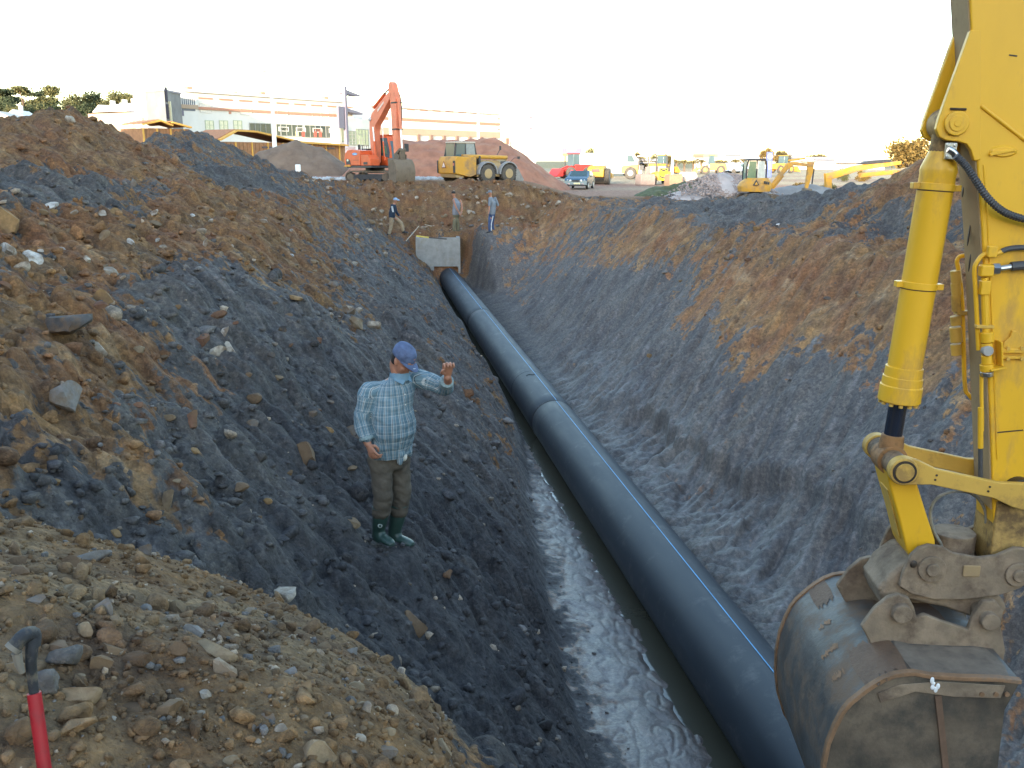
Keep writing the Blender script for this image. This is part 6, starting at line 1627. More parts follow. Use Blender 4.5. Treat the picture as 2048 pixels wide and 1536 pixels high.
# small tracked dumper with chevrons, seen from behind
p = at(1318, 374, Y=86); du = thing('site_dumper', 'small dumper with black and yellow chevrons on its rear', 'dumper', (p[0], p[1], gz(*p[:2])), R(90))
MB().prism([(-1.2, .4), (1.2, .4), (1.2, 1.0), (-1.2, 1.2)], -.75, .75).build('body', YM, du, bevel=.05)
MB().prism([(.1, 1.0), (1.7, .9), (1.9, 1.6), (.2, 1.7)], -.85, .85).build('skip', mat('skip_pink', (.42, .30, .26), .8), du, bevel=.04)
for y in (-.5, .5): MB().tube([(-.5, y, 1.1), (-.5, y, 2.7), (-.1, y, 2.75)], .06, 8).build('roll_bar', DKM, du)
for x in (-.8, .9):
    for s in (-.75, .75): wheel(du, x, s, .42, .42, .3, DKM, 14)
for k in range(3):
    z = .55 + .33 * k
    MB().prism([(-.35, z + .14), (0, z), (.35, z + .14), (.35, z + .30), (0, z + .16), (-.35, z + .30)], -1.228, -1.212, 'x').build('chevron', DKM if k % 2 == 0 else mat('chevron_yellow', (.7, .5, .02), .5), du)
MB().box((-1.205, 0, .95), (.02, .8, 1.1)).build('chevron_board', mat('chevron_yellow', (.7, .5, .02), .5), du)
# concrete blocks and drums beside it
for (px, py, Y, s, lb, m) in ((1290, 375, 84, (1.5, 1.2, .9), 'pinkish concrete block between the rollers and the dumper', mat('pink_concrete', (.26, .20, .18), .85)), (1346, 378, 80, (1.3, 1.1, .95), 'tan crate beside the small dumper', mat('tan_crate', (.30, .19, .12), .85)), (1374, 377, 82, (1.6, 1.4, 1.2), 'pale rounded tank beyond the tan crate', mat('pale_tank', (.40, .34, .30), .7))):
    p = at(px, py, Y=Y); o = thing('block' if 'block' in lb else 'crate' if 'crate' in lb else 'tank', lb, lb.split()[2] if 'crate' not in lb else 'crate', (p[0], p[1], gz(*p[:2])), R(10))
    if 'tank' in lb: MB().lathe((-.8, 0, .62), (.8, 0, .62), [(0, .3), (.08, .6), (.92, .6), (1, .3)], 20).build('shell', m, o); MB().box((0, 0, .08), (1.3, .9, .16)).build('stand', DKM, o)
    else: MB().box((0, 0, s[2] / 2), s).build('body', m, o, bevel=.08); MB().box((0, 0, s[2] + .04), (s[0] * .9, s[1] * .9, .1)).build('lid', m, o, bevel=.02)
# ================================================================== heaps, sheds, buildings, trees
def heap(name, label, cx, cy, pts, hw, h, colour, seed, rough=.25, n=90, kind='structure', group=None):
    """Spoil heap along a ridge polyline (local coordinates), soft shoulders, lumpy skin."""
    xs = [p[0] for p in pts]; ys = [p[1] for p in pts]
    x = np.linspace(min(xs) - hw, max(xs) + hw, n); y = np.linspace(min(ys) - hw, max(ys) + hw, max(24, int(n * .6)))
    X, Y = np.meshgrid(x, y); d = np.full(X.shape, 1e9); hh = np.zeros(X.shape)
    for (ax, ay, ah), (bx, by, bh_) in zip(pts, pts[1:]):
        vx, vy = bx - ax, by - ay; t = np.clip(((X - ax) * vx + (Y - ay) * vy) / (vx * vx + vy * vy), 0, 1)
        dd = np.hypot(X - ax - t * vx, Y - ay - t * vy); q = ah + (bh_ - ah) * t; m = dd / hw < d
        hh = np.where(m, q, hh); d = np.minimum(d, dd / hw)
    e = np.clip(1 - d, 0, 1)
    Z = h * hh * (1 - (1 - e) ** 1.35) * np.where(e > 0, 1, 0)
    k = np.clip(e * 4, 0, 1)
    Z = Z + k * rough * (fbm(X * .7 + seed, Y * .7, 4, seed) + .5 * clods(X / .5, Y / .5, seed + 3, .5)) - .12 * (1 - np.clip(e * 8, 0, 1))
    G = H0(X + cx, Y + cy); Z = Z + G
    V = np.stack([X.ravel(), Y.ravel(), Z.ravel() - gz(cx, cy)], 1); w = X.shape[1]; r = X.shape[0]
    i = (np.arange(r - 1)[:, None] * w + np.arange(w - 1)[None]).ravel(); F = np.stack([i, i + 1, i + w + 1, i + w], 1)
    keep = (e.ravel()[F].max(1) > 0); me_ = np_mesh(name, V, F[keep], [colour], smooth=True)
    o = link(name, me_); o.location = (cx, cy, gz(cx, cy)); tag(o, label, 'heap' if kind != 'structure' else None, group, kind if kind != 'thing' else None)
    return o
def earth_mat(name, col, col2): return mat(name, col, .95, var=.25, scale=1.2, dirt=col2, dirt_amt=.4, dirt_scale=.8, bump=.6, bump_scale=5)
heap('soil_heap', 'long reddish soil heap behind the orange excavator and the dusty yellow loader', 9.6, 73.5, [(-6.5, 1, .95), (-2, .5, .93), (.3, -.3, 1.0), (1.6, -.8, .92)], 4.9, 2.85, earth_mat('red_soil', (.30, .135, .085), (.35, .19, .12)), 310, .22, 110, 'thing')
heap('soil_heap', 'small grey brown soil heap between the lamp post and the orange excavator', -4.9, 77.0, [(-2.5, 0, .75), (-.3, 0, 1.0), (1.4, 0, .8)], 2.9, 2.7, earth_mat('brown_soil', (.16, .11, .08), (.21, .15, .11)), 320, .2, 80, 'thing')
gx, gy = at(1432, 398, Y=48)[0], 49.0
heap('gravel_heap', 'pinkish crushed stone heap beside the compact yellow excavator', gx, gy, [(-.9, 0, .4), (.5, 0, 1.0), (2.2, .5, .9)], 2.2, 1.25, earth_mat('pink_gravel', (.42, .35, .32), (.5, .44, .41)), 330, .12, 60, 'thing')
gx2 = at(1620, 395, Y=50)[0]
heap('gravel_heap', 'grey crushed stone heap under the arm of the compact excavator', gx2, 50.5, [(-1.5, 0, .8), (0, 0, 1.0), (1.5, 0, .7)], 1.6, .9, earth_mat('grey_gravel', (.20, .19, .185), (.27, .26, .25)), 335, .1, 60, 'thing')
tx_, ty_ = at(1372, 385, Y=58)[0], 58.0
heap('grass_mound', 'low grassy mound between the dirt track and the pinkish stone heap', tx_, ty_, [(-1.6, 0, .5), (0, 0, .9), (1.6, .6, 1.0)], 1.9, 1.0, mat('rough_grass', (.075, .085, .040), .95, var=.4, scale=3, dirt=(.17, .14, .07), dirt_amt=.25, dirt_scale=2, bump=.8, bump_scale=8), 340, .2, 60, 'thing')
# chippings: too many to count
def chips(name, label, spots, n, s0, s1, col, seed):
    g = np.random.default_rng(seed); Vs, Fs, off = [], [], 0
    pr = [rock_verts(1, seed + i, 0, .5) for i in range(5)]
    for (cx, cy, rx, ry, hfun) in spots:
        X = cx + rx * g.normal(size=n) * .5; Y = cy + ry * g.normal(size=n) * .5; Z = hfun(X, Y)
        s = s0 + (s1 - s0) * g.random(n) ** 2
        v = np.stack([pr[i][0] for i in g.integers(0, 5, n)]) * s[:, None, None] + np.stack([X, Y, Z + s * .2], 1)[:, None]
        Fs.append((pr[0][1][None] + (np.arange(n) * v.shape[1])[:, None, None]).reshape(-1, 3) + off); Vs.append(v.reshape(-1, 3)); off += v.shape[0] * v.shape[1]
    tag(link(name, np_mesh(name, np.concatenate(Vs), np.concatenate(Fs), [col])), label, kind='stuff')
chips('gravel', 'pinkish chippings covering the stone heap', [(gx + .6, gy - .6, 2.3, 1.6, lambda X, Y: gz(gx, gy) + 1.25 * np.clip(1 - ((X - gx - .8) / 3.4) ** 2, .05, 1) * np.clip(1 - np.abs(Y - gy) / 2.3, 0, 1))], 2600, .03, .085, mat('pink_chip', (.33, .26, .235), .9, var=.35, scale=1.5), 71)
chips('gravel', 'grey white chippings spread on the rim near the orange excavator', [(-3.6, 58.5, 2.6, 2.0, lambda X, Y: H0(X, Y)), (-6.2, 61, 3.0, 2.5, lambda X, Y: H0(X, Y)), (3.2, 60, 2.0, 1.8, lambda X, Y: H0(X, Y))], 1100, .06, .17, mat('grey_chip', (.40, .385, .375), .9, var=.35, scale=1.5), 73)
tag(MB().box((0, 0, .45), (.34, .3, .9)).build('bollard', WHT, None, bevel=.05), 'short pale bollard on the gravel left of the orange excavator', 'bollard').location = (*at(596, 338, Y=64)[:2], gz(*at(596, 338, Y=64)[:2]))

# ---- oblique facade builder: base line A->B on the ground, rows of openings
PLAS = mat('white_render', (.70, .66, .62), .85, var=.05, scale=.6)
CREAM = mat('cream_render', (.40, .29, .21), .85, var=.06, scale=.6)
PINK = mat('terracotta_band', (.45, .22, .15), .8, var=.1)
DKG = mat('dark_shop_glass', (.05, .07, .07), .12, var=.4, scale=.4)
PGL = mat('pale_window', (.50, .45, .38), .3, var=.2)
BCON = mat('bare_concrete', (.19, .182, .18), .9, var=.18, scale=.5, dirt=(.25, .25, .26), dirt_amt=.3, dirt_scale=.4)
WOODP = mat('shuttering_wood', (.30, .15, .075), .85, var=.25, scale=2)
AMB = mat('amber_beam', (.62, .34, .07), .7, var=.1)
class Facade:
    """Box building whose front runs from A to B; s along the front, z up, d into the building."""
    def __init__(self, name, label, A, B, depth, z0, z1, m, cat='building', group=None):
        A = Vector((A[0], A[1], 0)); B = Vector((B[0], B[1], 0)); self.L = (B - A).length
        self.o = thing(name, label, cat, (A.x, A.y, z0), math.atan2(B.y - A.y, B.x - A.x), group); self.H = z1 - z0; self.z0 = z0
        self.wall = MB().box((self.L / 2, depth / 2, self.H / 2), (self.L, depth, self.H)).build('wall', m, self.o)
        self.A = A; self.dir = (B - A).normalized()
    def s_at(self, px):
        """Distance along the front seen at photograph column px."""
        r = ray(px, 321); rx, ry = r[0], r[1]
        # A + s dir = t (rx, ry)
        det = self.dir.x * (-ry) - self.dir.y * (-rx)
        return (-self.A.x * (-ry) + self.A.y * (-rx)) / det
    def z_at(self, px, py):
        s = self.s_at(px); P = self.A + self.dir * s; r = ray(px, py); t = math.hypot(P.x, P.y) / math.hypot(r[0], r[1]); return HC + r[2] * t - self.z0
    def window(self, px0, px1, py0, py1, m, name='window', frame=None, proud=.04, mull=0, trans=0):
        s0, s1 = self.s_at(px0), self.s_at(px1); z1, z0 = self.z_at(px0, py0), self.z_at(px0, py1)
        return self.win(s0, s1, z0, z1, m, name, frame, proud, mull, trans)
    def win(self, s0, s1, z0, z1, m, name='window', frame=None, proud=.04, mull=0, trans=0):
        w = MB().box(((s0 + s1) / 2, -proud / 2 - .005, (z0 + z1) / 2), (s1 - s0, proud, z1 - z0)).build(name, m, self.o)
        if frame:
            t = .09
            for c, sz in ((((s0 + s1) / 2, -.06, z1), (s1 - s0 + t, .08, t)), (((s0 + s1) / 2, -.06, z0), (s1 - s0 + t, .08, t)), ((s0, -.06, (z0 + z1) / 2), (t, .08, z1 - z0 - t)), ((s1, -.06, (z0 + z1) / 2), (t, .08, z1 - z0 - t))):
                MB().box(c, sz).build('window_frame', frame, w)
            for k in range(1, mull + 1): MB().box((s0 + (s1 - s0) * k / (mull + 1), -.07, (z0 + z1) / 2), (.07, .07, z1 - z0 - t)).build('mullion', frame, w)
            for k in range(1, trans + 1): MB().box(((s0 + s1) / 2, -.075, z0 + (z1 - z0) * k / (trans + 1)), (s1 - s0 - t, .05, .06)).build('transom', frame, w)
        return w
    def band(self, z, h, m, name='cornice', out=.25, s0=0, s1=None):
        s1 = self.L if s1 is None else s1
        return MB().box(((s0 + s1) / 2, -out / 2 - .006, z), (s1 - s0, out, h)).build(name, m, self.o)

A1, B1 = at(376, 300, Y=132)[:2], at(690, 300, Y=153)[:2]
mb = Facade('building', 'long white three storey building with dark shop windows on the ground floor', A1, B1, 6, 0, 11.3, PLAS)
mb.band(mb.z_at(400, 216), .35, PINK, 'string_course', .18); mb.band(11.15, .3, PLAS, 'parapet', .35)
for k in range(9): mb.win(2.2 + 3.35 * k, 4.5 + 3.35 * k, 10.2, 10.42, PINK, 'window_lintel', proud=.10)
for k in range(9):
    if k % 2 == 0 or k > 5: mb.win(2.4 + 3.35 * k, 4.2 + 3.35 * k, 8.5, 9.7, mat('beige_pane', (.66, .60, .54), .4), 'window', PLAS)  # panes in a beige slightly darker than the render
    if k > 3: mb.win(2.4 + 3.35 * k, 4.2 + 3.35 * k, 6.4, 6.95, mat('red_pane', (.40, .16, .12), .5) if k in (6, 8) else MATS['beige_pane'], 'window', PLAS)
mb.window(464, 469, 223, 228, PINK, 'vent')
for a, c in ((416, 432), (444, 460), (472, 488)): mb.window(a, c, 241, 268, mat('latticed_pane', (.70, .66, .48), .35), 'window', mat('pale_green_frame', (.5, .52, .38), .6), .04, 1, 2)
mb.window(387, 403, 239, 270, PINK, 'doorway')
for a, c, n in ((503, 545, 3), (556, 564, 0), (565, 608, 3), (612, 664, 4)): mb.window(a, c, 246 + (a - 503) * .04, 268 + (a - 503) * .06, DKG, 'shop_window', mat('grey_frame', (.30, .30, .28), .6), .04, n, 0)
for x in (594, 606, 630, 640): mb.window(x, x + 5, 263, 274, mat('red_shop_panel', (.45, .10, .07), .6) if x > 605 else mat('cream_panel', (.7, .6, .35), .6), 'door_panel', proud=.12)
for k in range(14):
    x = 3 + 2.1 * k; MB().box((x, 3 + (k % 3), 11.3 + .25), (.8 + .4 * (k % 2), .8, .5 + .3 * (k % 3 == 0))).build('roof_unit', mat('roof_unit_grey', (.5, .5, .5), .6) if k % 2 else PINK, mb.o)
# glazed dark corner tower
ct = Facade('building', 'dark glazed corner tower joining the two white wings', at(680, 300, Y=150)[:2], at(742, 300, Y=158)[:2], 9, 0, 8.6, PLAS)
ct.window(684, 698, 252, 283, mat('corner_glass', (.30, .36, .28), .1), 'corner_window', MATS['grey_frame'], .05, 1, 3)
ct.window(699, 712, 262, 290, mat('teal_glass', (.13, .20, .20), .1), 'corner_window', MATS['grey_frame'], .05, 1, 3); ct.window(713, 738, 258, 290, MATS['corner_glass'], 'corner_window', MATS['grey_frame'], .05, 3, 2)
PUR = mat('violet_steel', (.17, .15, .20), .6)  # dull violet-grey for pylon, fin, canopies and small windows
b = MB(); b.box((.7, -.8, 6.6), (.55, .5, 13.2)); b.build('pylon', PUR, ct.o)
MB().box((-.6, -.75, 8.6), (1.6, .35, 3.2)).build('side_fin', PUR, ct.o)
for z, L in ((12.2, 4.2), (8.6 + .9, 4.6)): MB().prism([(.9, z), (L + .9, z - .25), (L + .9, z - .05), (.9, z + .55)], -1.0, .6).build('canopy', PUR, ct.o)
A2, B2 = at(745, 300, Y=158)[:2], at(1000, 300, Y=184)[:2]
w2 = Facade('building', 'second white wing with red string course and ground floor columns', A2, B2, 7, 0, 11.1, PLAS)
w2.band(w2.z_at(830, 239.5), .4, PINK, 'string_course', .2); w2.band(10.95, .3, PLAS, 'parapet', .35)
w2.band(w2.z_at(830, 264), 1.1, CREAM, 'fascia', .12)
for k in range(9):
    px = 818 + 25.5 * k - (k > 4) * 2
    if px > 995: break
    w2.window(px - 2, px + 13, 218 + (px - 818) * .055, 219.6 + (px - 818) * .055, PINK, 'window_lintel', proud=.1)
    if k not in (2, 3): w2.window(px, px + 9, 224.5 + (px - 818) * .062, 229 + (px - 818) * .062, MATS['beige_pane'], 'window', PLAS)
    if k != 3: w2.window(px, px + 10, 246 + (px - 818) * .06, 251 + (px - 818) * .06, MATS['beige_pane'], 'window', PLAS)
    w2.window(px + 16, px + 21, 269 + (px - 818) * .04, 284 + (px - 818) * .03, mat('brown_column', (.22, .13, .10), .8), 'column', proud=.35)
for y0, y1 in ((234, 247), (256, 268)): w2.window(994, 1000, y0, y1, mat('pink_pane', (.62, .46, .42), .5), 'end_window')
tw = Facade('tower', 'slender white tower standing apart at the end of the white wings', at(1040, 300, Y=185)[:2], at(1072, 300, Y=187)[:2], 4, 0, 11.6, PLAS, 'tower')
for y in (234.5, 256.5): tw.window(1058, 1064, y - 1.6, y + 1.6, PUR, 'slit_window')
tw.window(1058, 1068, 273, 304, mat('pink_door', (.60, .42, .36), .7), 'doorway')
# unfinished concrete stair tower and its white block
A3, B3, C3 = at(300, 300, Y=124)[:2], at(338, 300, Y=121.5)[:2], at(370, 300, Y=127)[:2]
o = thing('tower', 'bare concrete stair tower of the unfinished block with open dark slots', 'tower', (0, 0, 0))
D3 = (A3[0] + C3[0] - B3[0], A3[1] + C3[1] - B3[1]); zt3 = at(338, 182, Y=121.5)[2]
MB().prism([A3, B3, C3, D3], 0, zt3, 'z').build('wall', BCON, o)
e = (Vector((C3[0], C3[1], 0)) - Vector((B3[0], B3[1], 0))); nrm = Vector((e.y, -e.x, 0)).normalized(); B3v = Vector((B3[0], B3[1], 0))
for k in range(5):
    z = 1.2 + k * 1.98
    M_ = Matrix.Translation(B3v + e * .10 + nrm * .03 + Vector((0, 0, z + .85))) @ Matrix.Rotation(math.atan2(e.y, e.x), 4, 'Z'); MB().box((0, 0, 0), (.62, .1, 1.7), M_).build('open_slot', mat('dark_opening', (.03, .02, .04), .8), o)
M_ = Matrix.Translation(B3v + e * .21 + nrm * .12 + Vector((0, 0, zt3 * .46))) @ Matrix.Rotation(math.atan2(e.y, e.x), 4, 'Z'); MB().box((0, 0, 0), (.32, .28, zt3 * .86), M_).build('edge_column', mat('pale_edge', (.62, .55, .38), .8), o)
MB().prism([(A3[0] - .1, A3[1] - .1), (B3[0], B3[1] - .15), (C3[0] + .15, C3[1]), (D3[0], D3[1] + .1)], zt3, zt3 + .22, 'z').build('roof_slab', mat('slab_grey', (.28, .26, .30), .9), o)  # roof slab in an even violet-grey
b4 = Facade('building', 'low wing with a grey louvred window beside the concrete stair tower', at(369, 300, Y=131)[:2], at(402, 300, Y=133)[:2], 6, 0, 10.2, PLAS)
b4.window(371, 399, 196, 210, mat('grey_louvre', (.16, .17, .20), .7), 'louvre', PLAS, .06, 6, 0); b4.window(372, 398, 217, 221, mat('grey_louvre', (.16, .17, .20), .7), 'louvre', proud=.05); b4.window(371, 375, 221, 232, PUR, 'slot'); b4.band(b4.z_at(385, 213.5), .5, CREAM, 'fascia', .15)
b5 = Facade('building', 'plain white stair block left of the concrete stair tower', at(276, 300, Y=130)[:2], at(301, 300, Y=130)[:2], 6, 0, 10.6, PLAS)
b5.window(291, 297, 234, 242, PINK, 'window', PLAS); b5.window(283, 289, 239, 252, MATS['grey_frame'], 'window', PLAS)
# cream house with white tiled roofs
h1 = Facade('house', 'cream house with white gabled roofs between the brown mound and the white stair block', at(183, 300, Y=140)[:2], at(278, 300, Y=134)[:2], 8, 0, at(230, 226, Y=137)[2], CREAM, 'house')
def gable(F_, s0, s1, z0, z1, d, m):
    return MB().prism([(s0, z0), (s1, z0), ((s0 + s1) / 2, z1)], -.3, d).build('roof', m, F_.o)
for a, c, y0, y1 in ((198, 226, 225, 210), (222, 250, 224, 208), (244, 264, 224, 206)):
    s0, s1 = h1.s_at(a), h1.s_at(c); rf = gable(h1, s0, s1, h1.z_at(a, y0), h1.z_at((a + c) / 2, y1), 7, PLAS)
    MB().box(((s0 + s1) / 2, 2, h1.z_at((a + c) / 2, y1) + .2), (.5, .5, .9)).build('chimney', PLAS, rf)
h1.window(214, 236, 237, 249, mat('house_glass', (.18, .22, .22), .15), 'window', PLAS, .04, 2); h1.window(249, 255, 236, 248, MATS['house_glass'], 'window', PLAS); h1.window(266, 272, 242, 250, MATS['house_glass'], 'window', PLAS); h1.window(262, 276, 211, 222, mat('mauve_roof', (.28, .22, .24), .8), 'dormer_window')
h2 = Facade('house', 'white bungalow with a tiled hip roof at the far left behind the brown mound', at(-30, 300, Y=150)[:2], at(36, 300, Y=150)[:2], 8, 0, at(10, 238, Y=150)[2], PLAS, 'house')
gable(h2, -1, h2.L + .3, h2.H, h2.H + 1.2, 8, mat('pale_tiles', (.60, .50, .42), .8)); h2.window(18, 25, 244, 249, PUR, 'window', PLAS); h2.window(27, 31, 244, 248, PUR, 'window', PLAS); h2.window(-4, 3, 241, 247, PINK, 'window', PLAS)
h3 = Facade('house', 'small white house with a chimney above the bungalow roof', at(22, 300, Y=160)[:2], at(52, 300, Y=160)[:2], 7, 0, at(30, 232, Y=160)[2], PLAS, 'house')
rf = gable(h3, -.3, h3.L + .3, h3.H, h3.H + 1.0, 7, PLAS); MB().box((h3.L * .85, 1, h3.H + 1.1), (.5, .5, 1.0)).build('chimney', PLAS, rf)
# site sheds of shuttering boards with amber beams
def shed(name, label, px0, px1, Y0, Y1, ytop, ridge, n, m=WOODP):
    A, B = at(px0, 300, Y=Y0)[:2], at(px1, 300, Y=Y1)[:2]
    F_ = Facade(name, label, A, B, 5, 0, at(px0, ytop, Y=Y0)[2], m, 'shed')
    F_.wall.name = 'back_wall'; w = F_.L / n
    for k in range(n):
        MB().box((w * (k + .5), -.03, F_.H / 2), (w - .06, .05, F_.H - .1)).build('board', m, F_.o)
        if k % 4 == 0: MB().box((w * k + .06, -.10, F_.H / 2), (.16, .10, F_.H)).build('post', AMB, F_.o)
    for s0, s1, z0, z1 in ridge:
        MB().bar((s0 * F_.L, -.35, F_.H + z0), (s1 * F_.L, -.35, F_.H + z1), .5, .16).build('beam', AMB, F_.o)
        MB().bar((s0 * F_.L, 2.2, F_.H + z0 + .10), (s1 * F_.L, 2.2, F_.H + z1 + .10), 4.6, .10).build('roof', mat('rusty_sheet', (.38, .17, .08), .8, var=.2), F_.o)
    return F_
sh = shed('site_shed', 'long brown boarded site shed with amber roof beams below the white building', 436, 690, 99, 112, 283, [(0, .12, .15, 1.1), (.12, .26, 1.1, 1.05), (.26, .62, 1.05, .05), (.62, 1.0, .05, -.15)], 34)
for k in range(4): MB().box((sh.L * (.35 + .17 * k), -.12, sh.H - .5), (1.4, .06, .18)).build('vent_slot', mat('dark_slot', (.10, .08, .09), .7), sh.o)
shed('site_shed', 'brown boarded shed with red beams in front of the concrete stair tower', 288, 382, 100, 103, 256, [(0, .35, .35, .75), (.35, .6, .75, .3), (.6, 1.0, .6, .15)], 14)

# ---- lamp posts
def lamp(px, Y, top, heads, label):
    p = at(px, 320, Y=Y); z0 = gz(p[0], p[1]); zt = at(px, top, Y=Y)[2] - z0
    o = thing('lamp_post', label, 'lamp post', (p[0], p[1], z0), 0, 'lamp posts along the site')
    MB().lathe((0, 0, 0), (0, 0, zt), [(0, .22), (.3, .20), (1, .12)], 14).build('pole', WHT, o)
    for dx in heads:
        MB().tube([(0, 0, zt - .1), (dx * .7, -.05, zt + .15), (dx, -.05, zt + .15)], .04, 8).build('arm', WHT, o)
        MB().ball((dx * 1.15, -.05, zt + .12), (.36, .16, .10), 12, 8).build('lamp_head', mat('lamp_head_grey', (.30, .25, .24), .6), o)
lamp(551, 86, 145, (-.45,), 'tall white lamp post in front of the long white building')
lamp(783, 120, 155, (-.75, .75), 'white lamp post with twin heads behind the orange excavator')
lamp(957, 130, 200, (.6,), 'white lamp post in front of the second white wing')
lamp(1345, 130, 292, (.5,), 'white lamp post beside the sunlit palms')
# ---- billboard, pylon sign, warehouses
p = at(1144, 312, Y=165); o = thing('billboard', 'billboard with a dark mauve panel and an orange strip above the red loader', 'billboard', (p[0], p[1], gz(*p[:2])), R(-4))
zz = at(1144, 312, Y=165)[2]; zt_ = at(1144, 296, Y=165)[2]
MB().box((0, 0, (zz + zt_) / 2), (3.5, .2, zt_ - zz)).build('panel', mat('mauve_poster', (.16, .12, .20), .5), o); MB().box((0, -.11, zz + .22), (3.4, .03, .42)).build('orange_strip', mat('orange_poster', (.60, .18, .08), .5), o); MB().ball((-.1, -.11, zt_ - .35), (.95, .03, .2), 20, 8).build('white_emblem', mat('poster_white', (.75, .8, .85), .5), o)
for x in (-1.2, 1.2): MB().cyl((x, .2, 0), (x, .2, zz), .12, n=10).build('post', DKM, o)
p = at(1537, 345, Y=120); o = thing('pylon_sign', 'blue pylon sign with a white oval above the compact excavator cab', 'sign', (p[0], p[1], gz(*p[:2])))
z1 = at(1537, 304, Y=120)[2]; MB().box((0, 0, z1 / 2), (.78, .3, z1)).build('panel', mat('sign_blue', (.10, .13, .36), .4), o, bevel=.04); MB().ball((0, -.16, z1 - .55), (.30, .02, .34), 20, 10).build('white_oval', WHT, o); MB().box((0, -.155, z1 - 1.7), (.3, .02, 1.0)).build('white_band', mat('sign_pale', (.55, .6, .75), .5), o)
ROOF = mat('grey_sheet_roof', (.24, .24, .28), .6, var=.1)
def ware(px0, px1, Y, yt, label, roof_y=None):
    F_ = Facade('warehouse', label, at(px0, 320, Y=Y)[:2], at(px1, 320, Y=Y)[:2], 10, 0, at(px0, yt, Y=Y)[2], PLAS, 'warehouse', 'warehouses on the horizon')
    MB().box((F_.L / 2, 4.5, F_.H + .25), (F_.L + .6, 10.6, .5)).build('roof', ROOF, F_.o)
    n = max(2, int(F_.L / 6))
    for k in range(n): F_.win(F_.L * (k + .25) / n, F_.L * (k + .75) / n, F_.H * .35, F_.H * .65, MATS['house_glass'] if k % 2 else PGL, 'window')
    MB().box((F_.L / 2, -1.0, F_.H * .8), (F_.L, 2.0, .15)).build('awning', ROOF, F_.o); return F_
ware(1480, 1598, 240, 312, 'white warehouse with a thin grey roof behind the blue pylon sign')
ware(1598, 1652, 225, 318, 'white warehouse with a broad grey roof above the compact excavator arm')
ware(1668, 1770, 215, 322, 'white warehouse with stepped grey roofs left of the sunlit bush')
ware(1210, 1340, 210, 322, 'low white hall in front of the wooded ridge')
F_ = Facade('house', 'small white gabled house in front of the wooded ridge', at(1254, 320, Y=200)[:2], at(1276, 320, Y=200)[:2], 6, 0, at(1260, 322, Y=200)[2], PLAS, 'house'); gable(F_, -.3, F_.L + .3, F_.H, F_.H + 1.6, 6, PLAS); F_.win(.8, 1.5, .8, 1.5, PUR, 'window', PLAS)
F_ = Facade('house', 'flat roofed brown topped house above the palm row', at(1408, 320, Y=200)[:2], at(1432, 320, Y=200)[:2], 6, 0, at(1410, 314, Y=200)[2], PLAS, 'house'); MB().box((F_.L / 2, 3, F_.H + .3), (F_.L + .6, 6.6, .7)).build('roof', PINK, F_.o); F_.win(.8, 1.6, F_.H * .5, F_.H * .8, PUR, 'window', PLAS)

# ---- trees
def leaf_mat(name, a, c):
    m, nt, b = new_mat(name); g = nt.nodes.new('ShaderNodeNewGeometry')
    cc = ramp(nt, g.outputs['Random Per Island'], [(0, a), (.6, tuple((x + y) / 2 for x, y in zip(a, c))), (1, c)]); nt.links.new(cc, b.inputs['Base Color']); b.inputs['Roughness'].default_value = .8; b.inputs['Specular IOR Level'].default_value = .2
    return m
PINE = leaf_mat('pine_green', (.022, .036, .020), (.060, .070, .036)); OLIVE = leaf_mat('olive_green', (.06, .068, .030), (.13, .12, .055)); GOLD = leaf_mat('golden_green', (.085, .060, .018), (.22, .14, .042)); HEDGE = leaf_mat('hedge_green', (.045, .042, .02), (.10, .075, .032)); PALM = leaf_mat('palm_green', (.08, .07, .025), (.18, .13, .05))
BARK = mat('bark', (.16, .11, .075), .9, var=.3)
def leaves(parent, clumps, n, size, m, seed, name='crown'):
    g = np.random.default_rng(seed); C = []
    w = np.array([c[3] * c[4] * c[5] for c in clumps]) ** .66; k = g.choice(len(clumps), n, p=w / w.sum()); cl = np.array(clumps)[k]
    d = g.normal(size=(n, 3)); d /= np.linalg.norm(d, axis=1)[:, None]; rad = g.random(n) ** .45
    P = cl[:, :3] + d * rad[:, None] * cl[:, 3:6] * (1 + .18 * g.normal(size=(n, 1)))
    u = g.normal(size=(n, 3)); u /= np.linalg.norm(u, axis=1)[:, None]; v = np.cross(u, g.normal(size=(n, 3))); v /= np.linalg.norm(v, axis=1)[:, None]
    s = size * g.uniform(.6, 1.4, (n, 1))
    V = np.stack([P - u * s, P + v * s * .6, P + u * s, P - v * s * .6], 1).reshape(-1, 3); F = np.arange(n * 4).reshape(-1, 4)
    return link(name, np_mesh(name, V, F, [m]), parent)
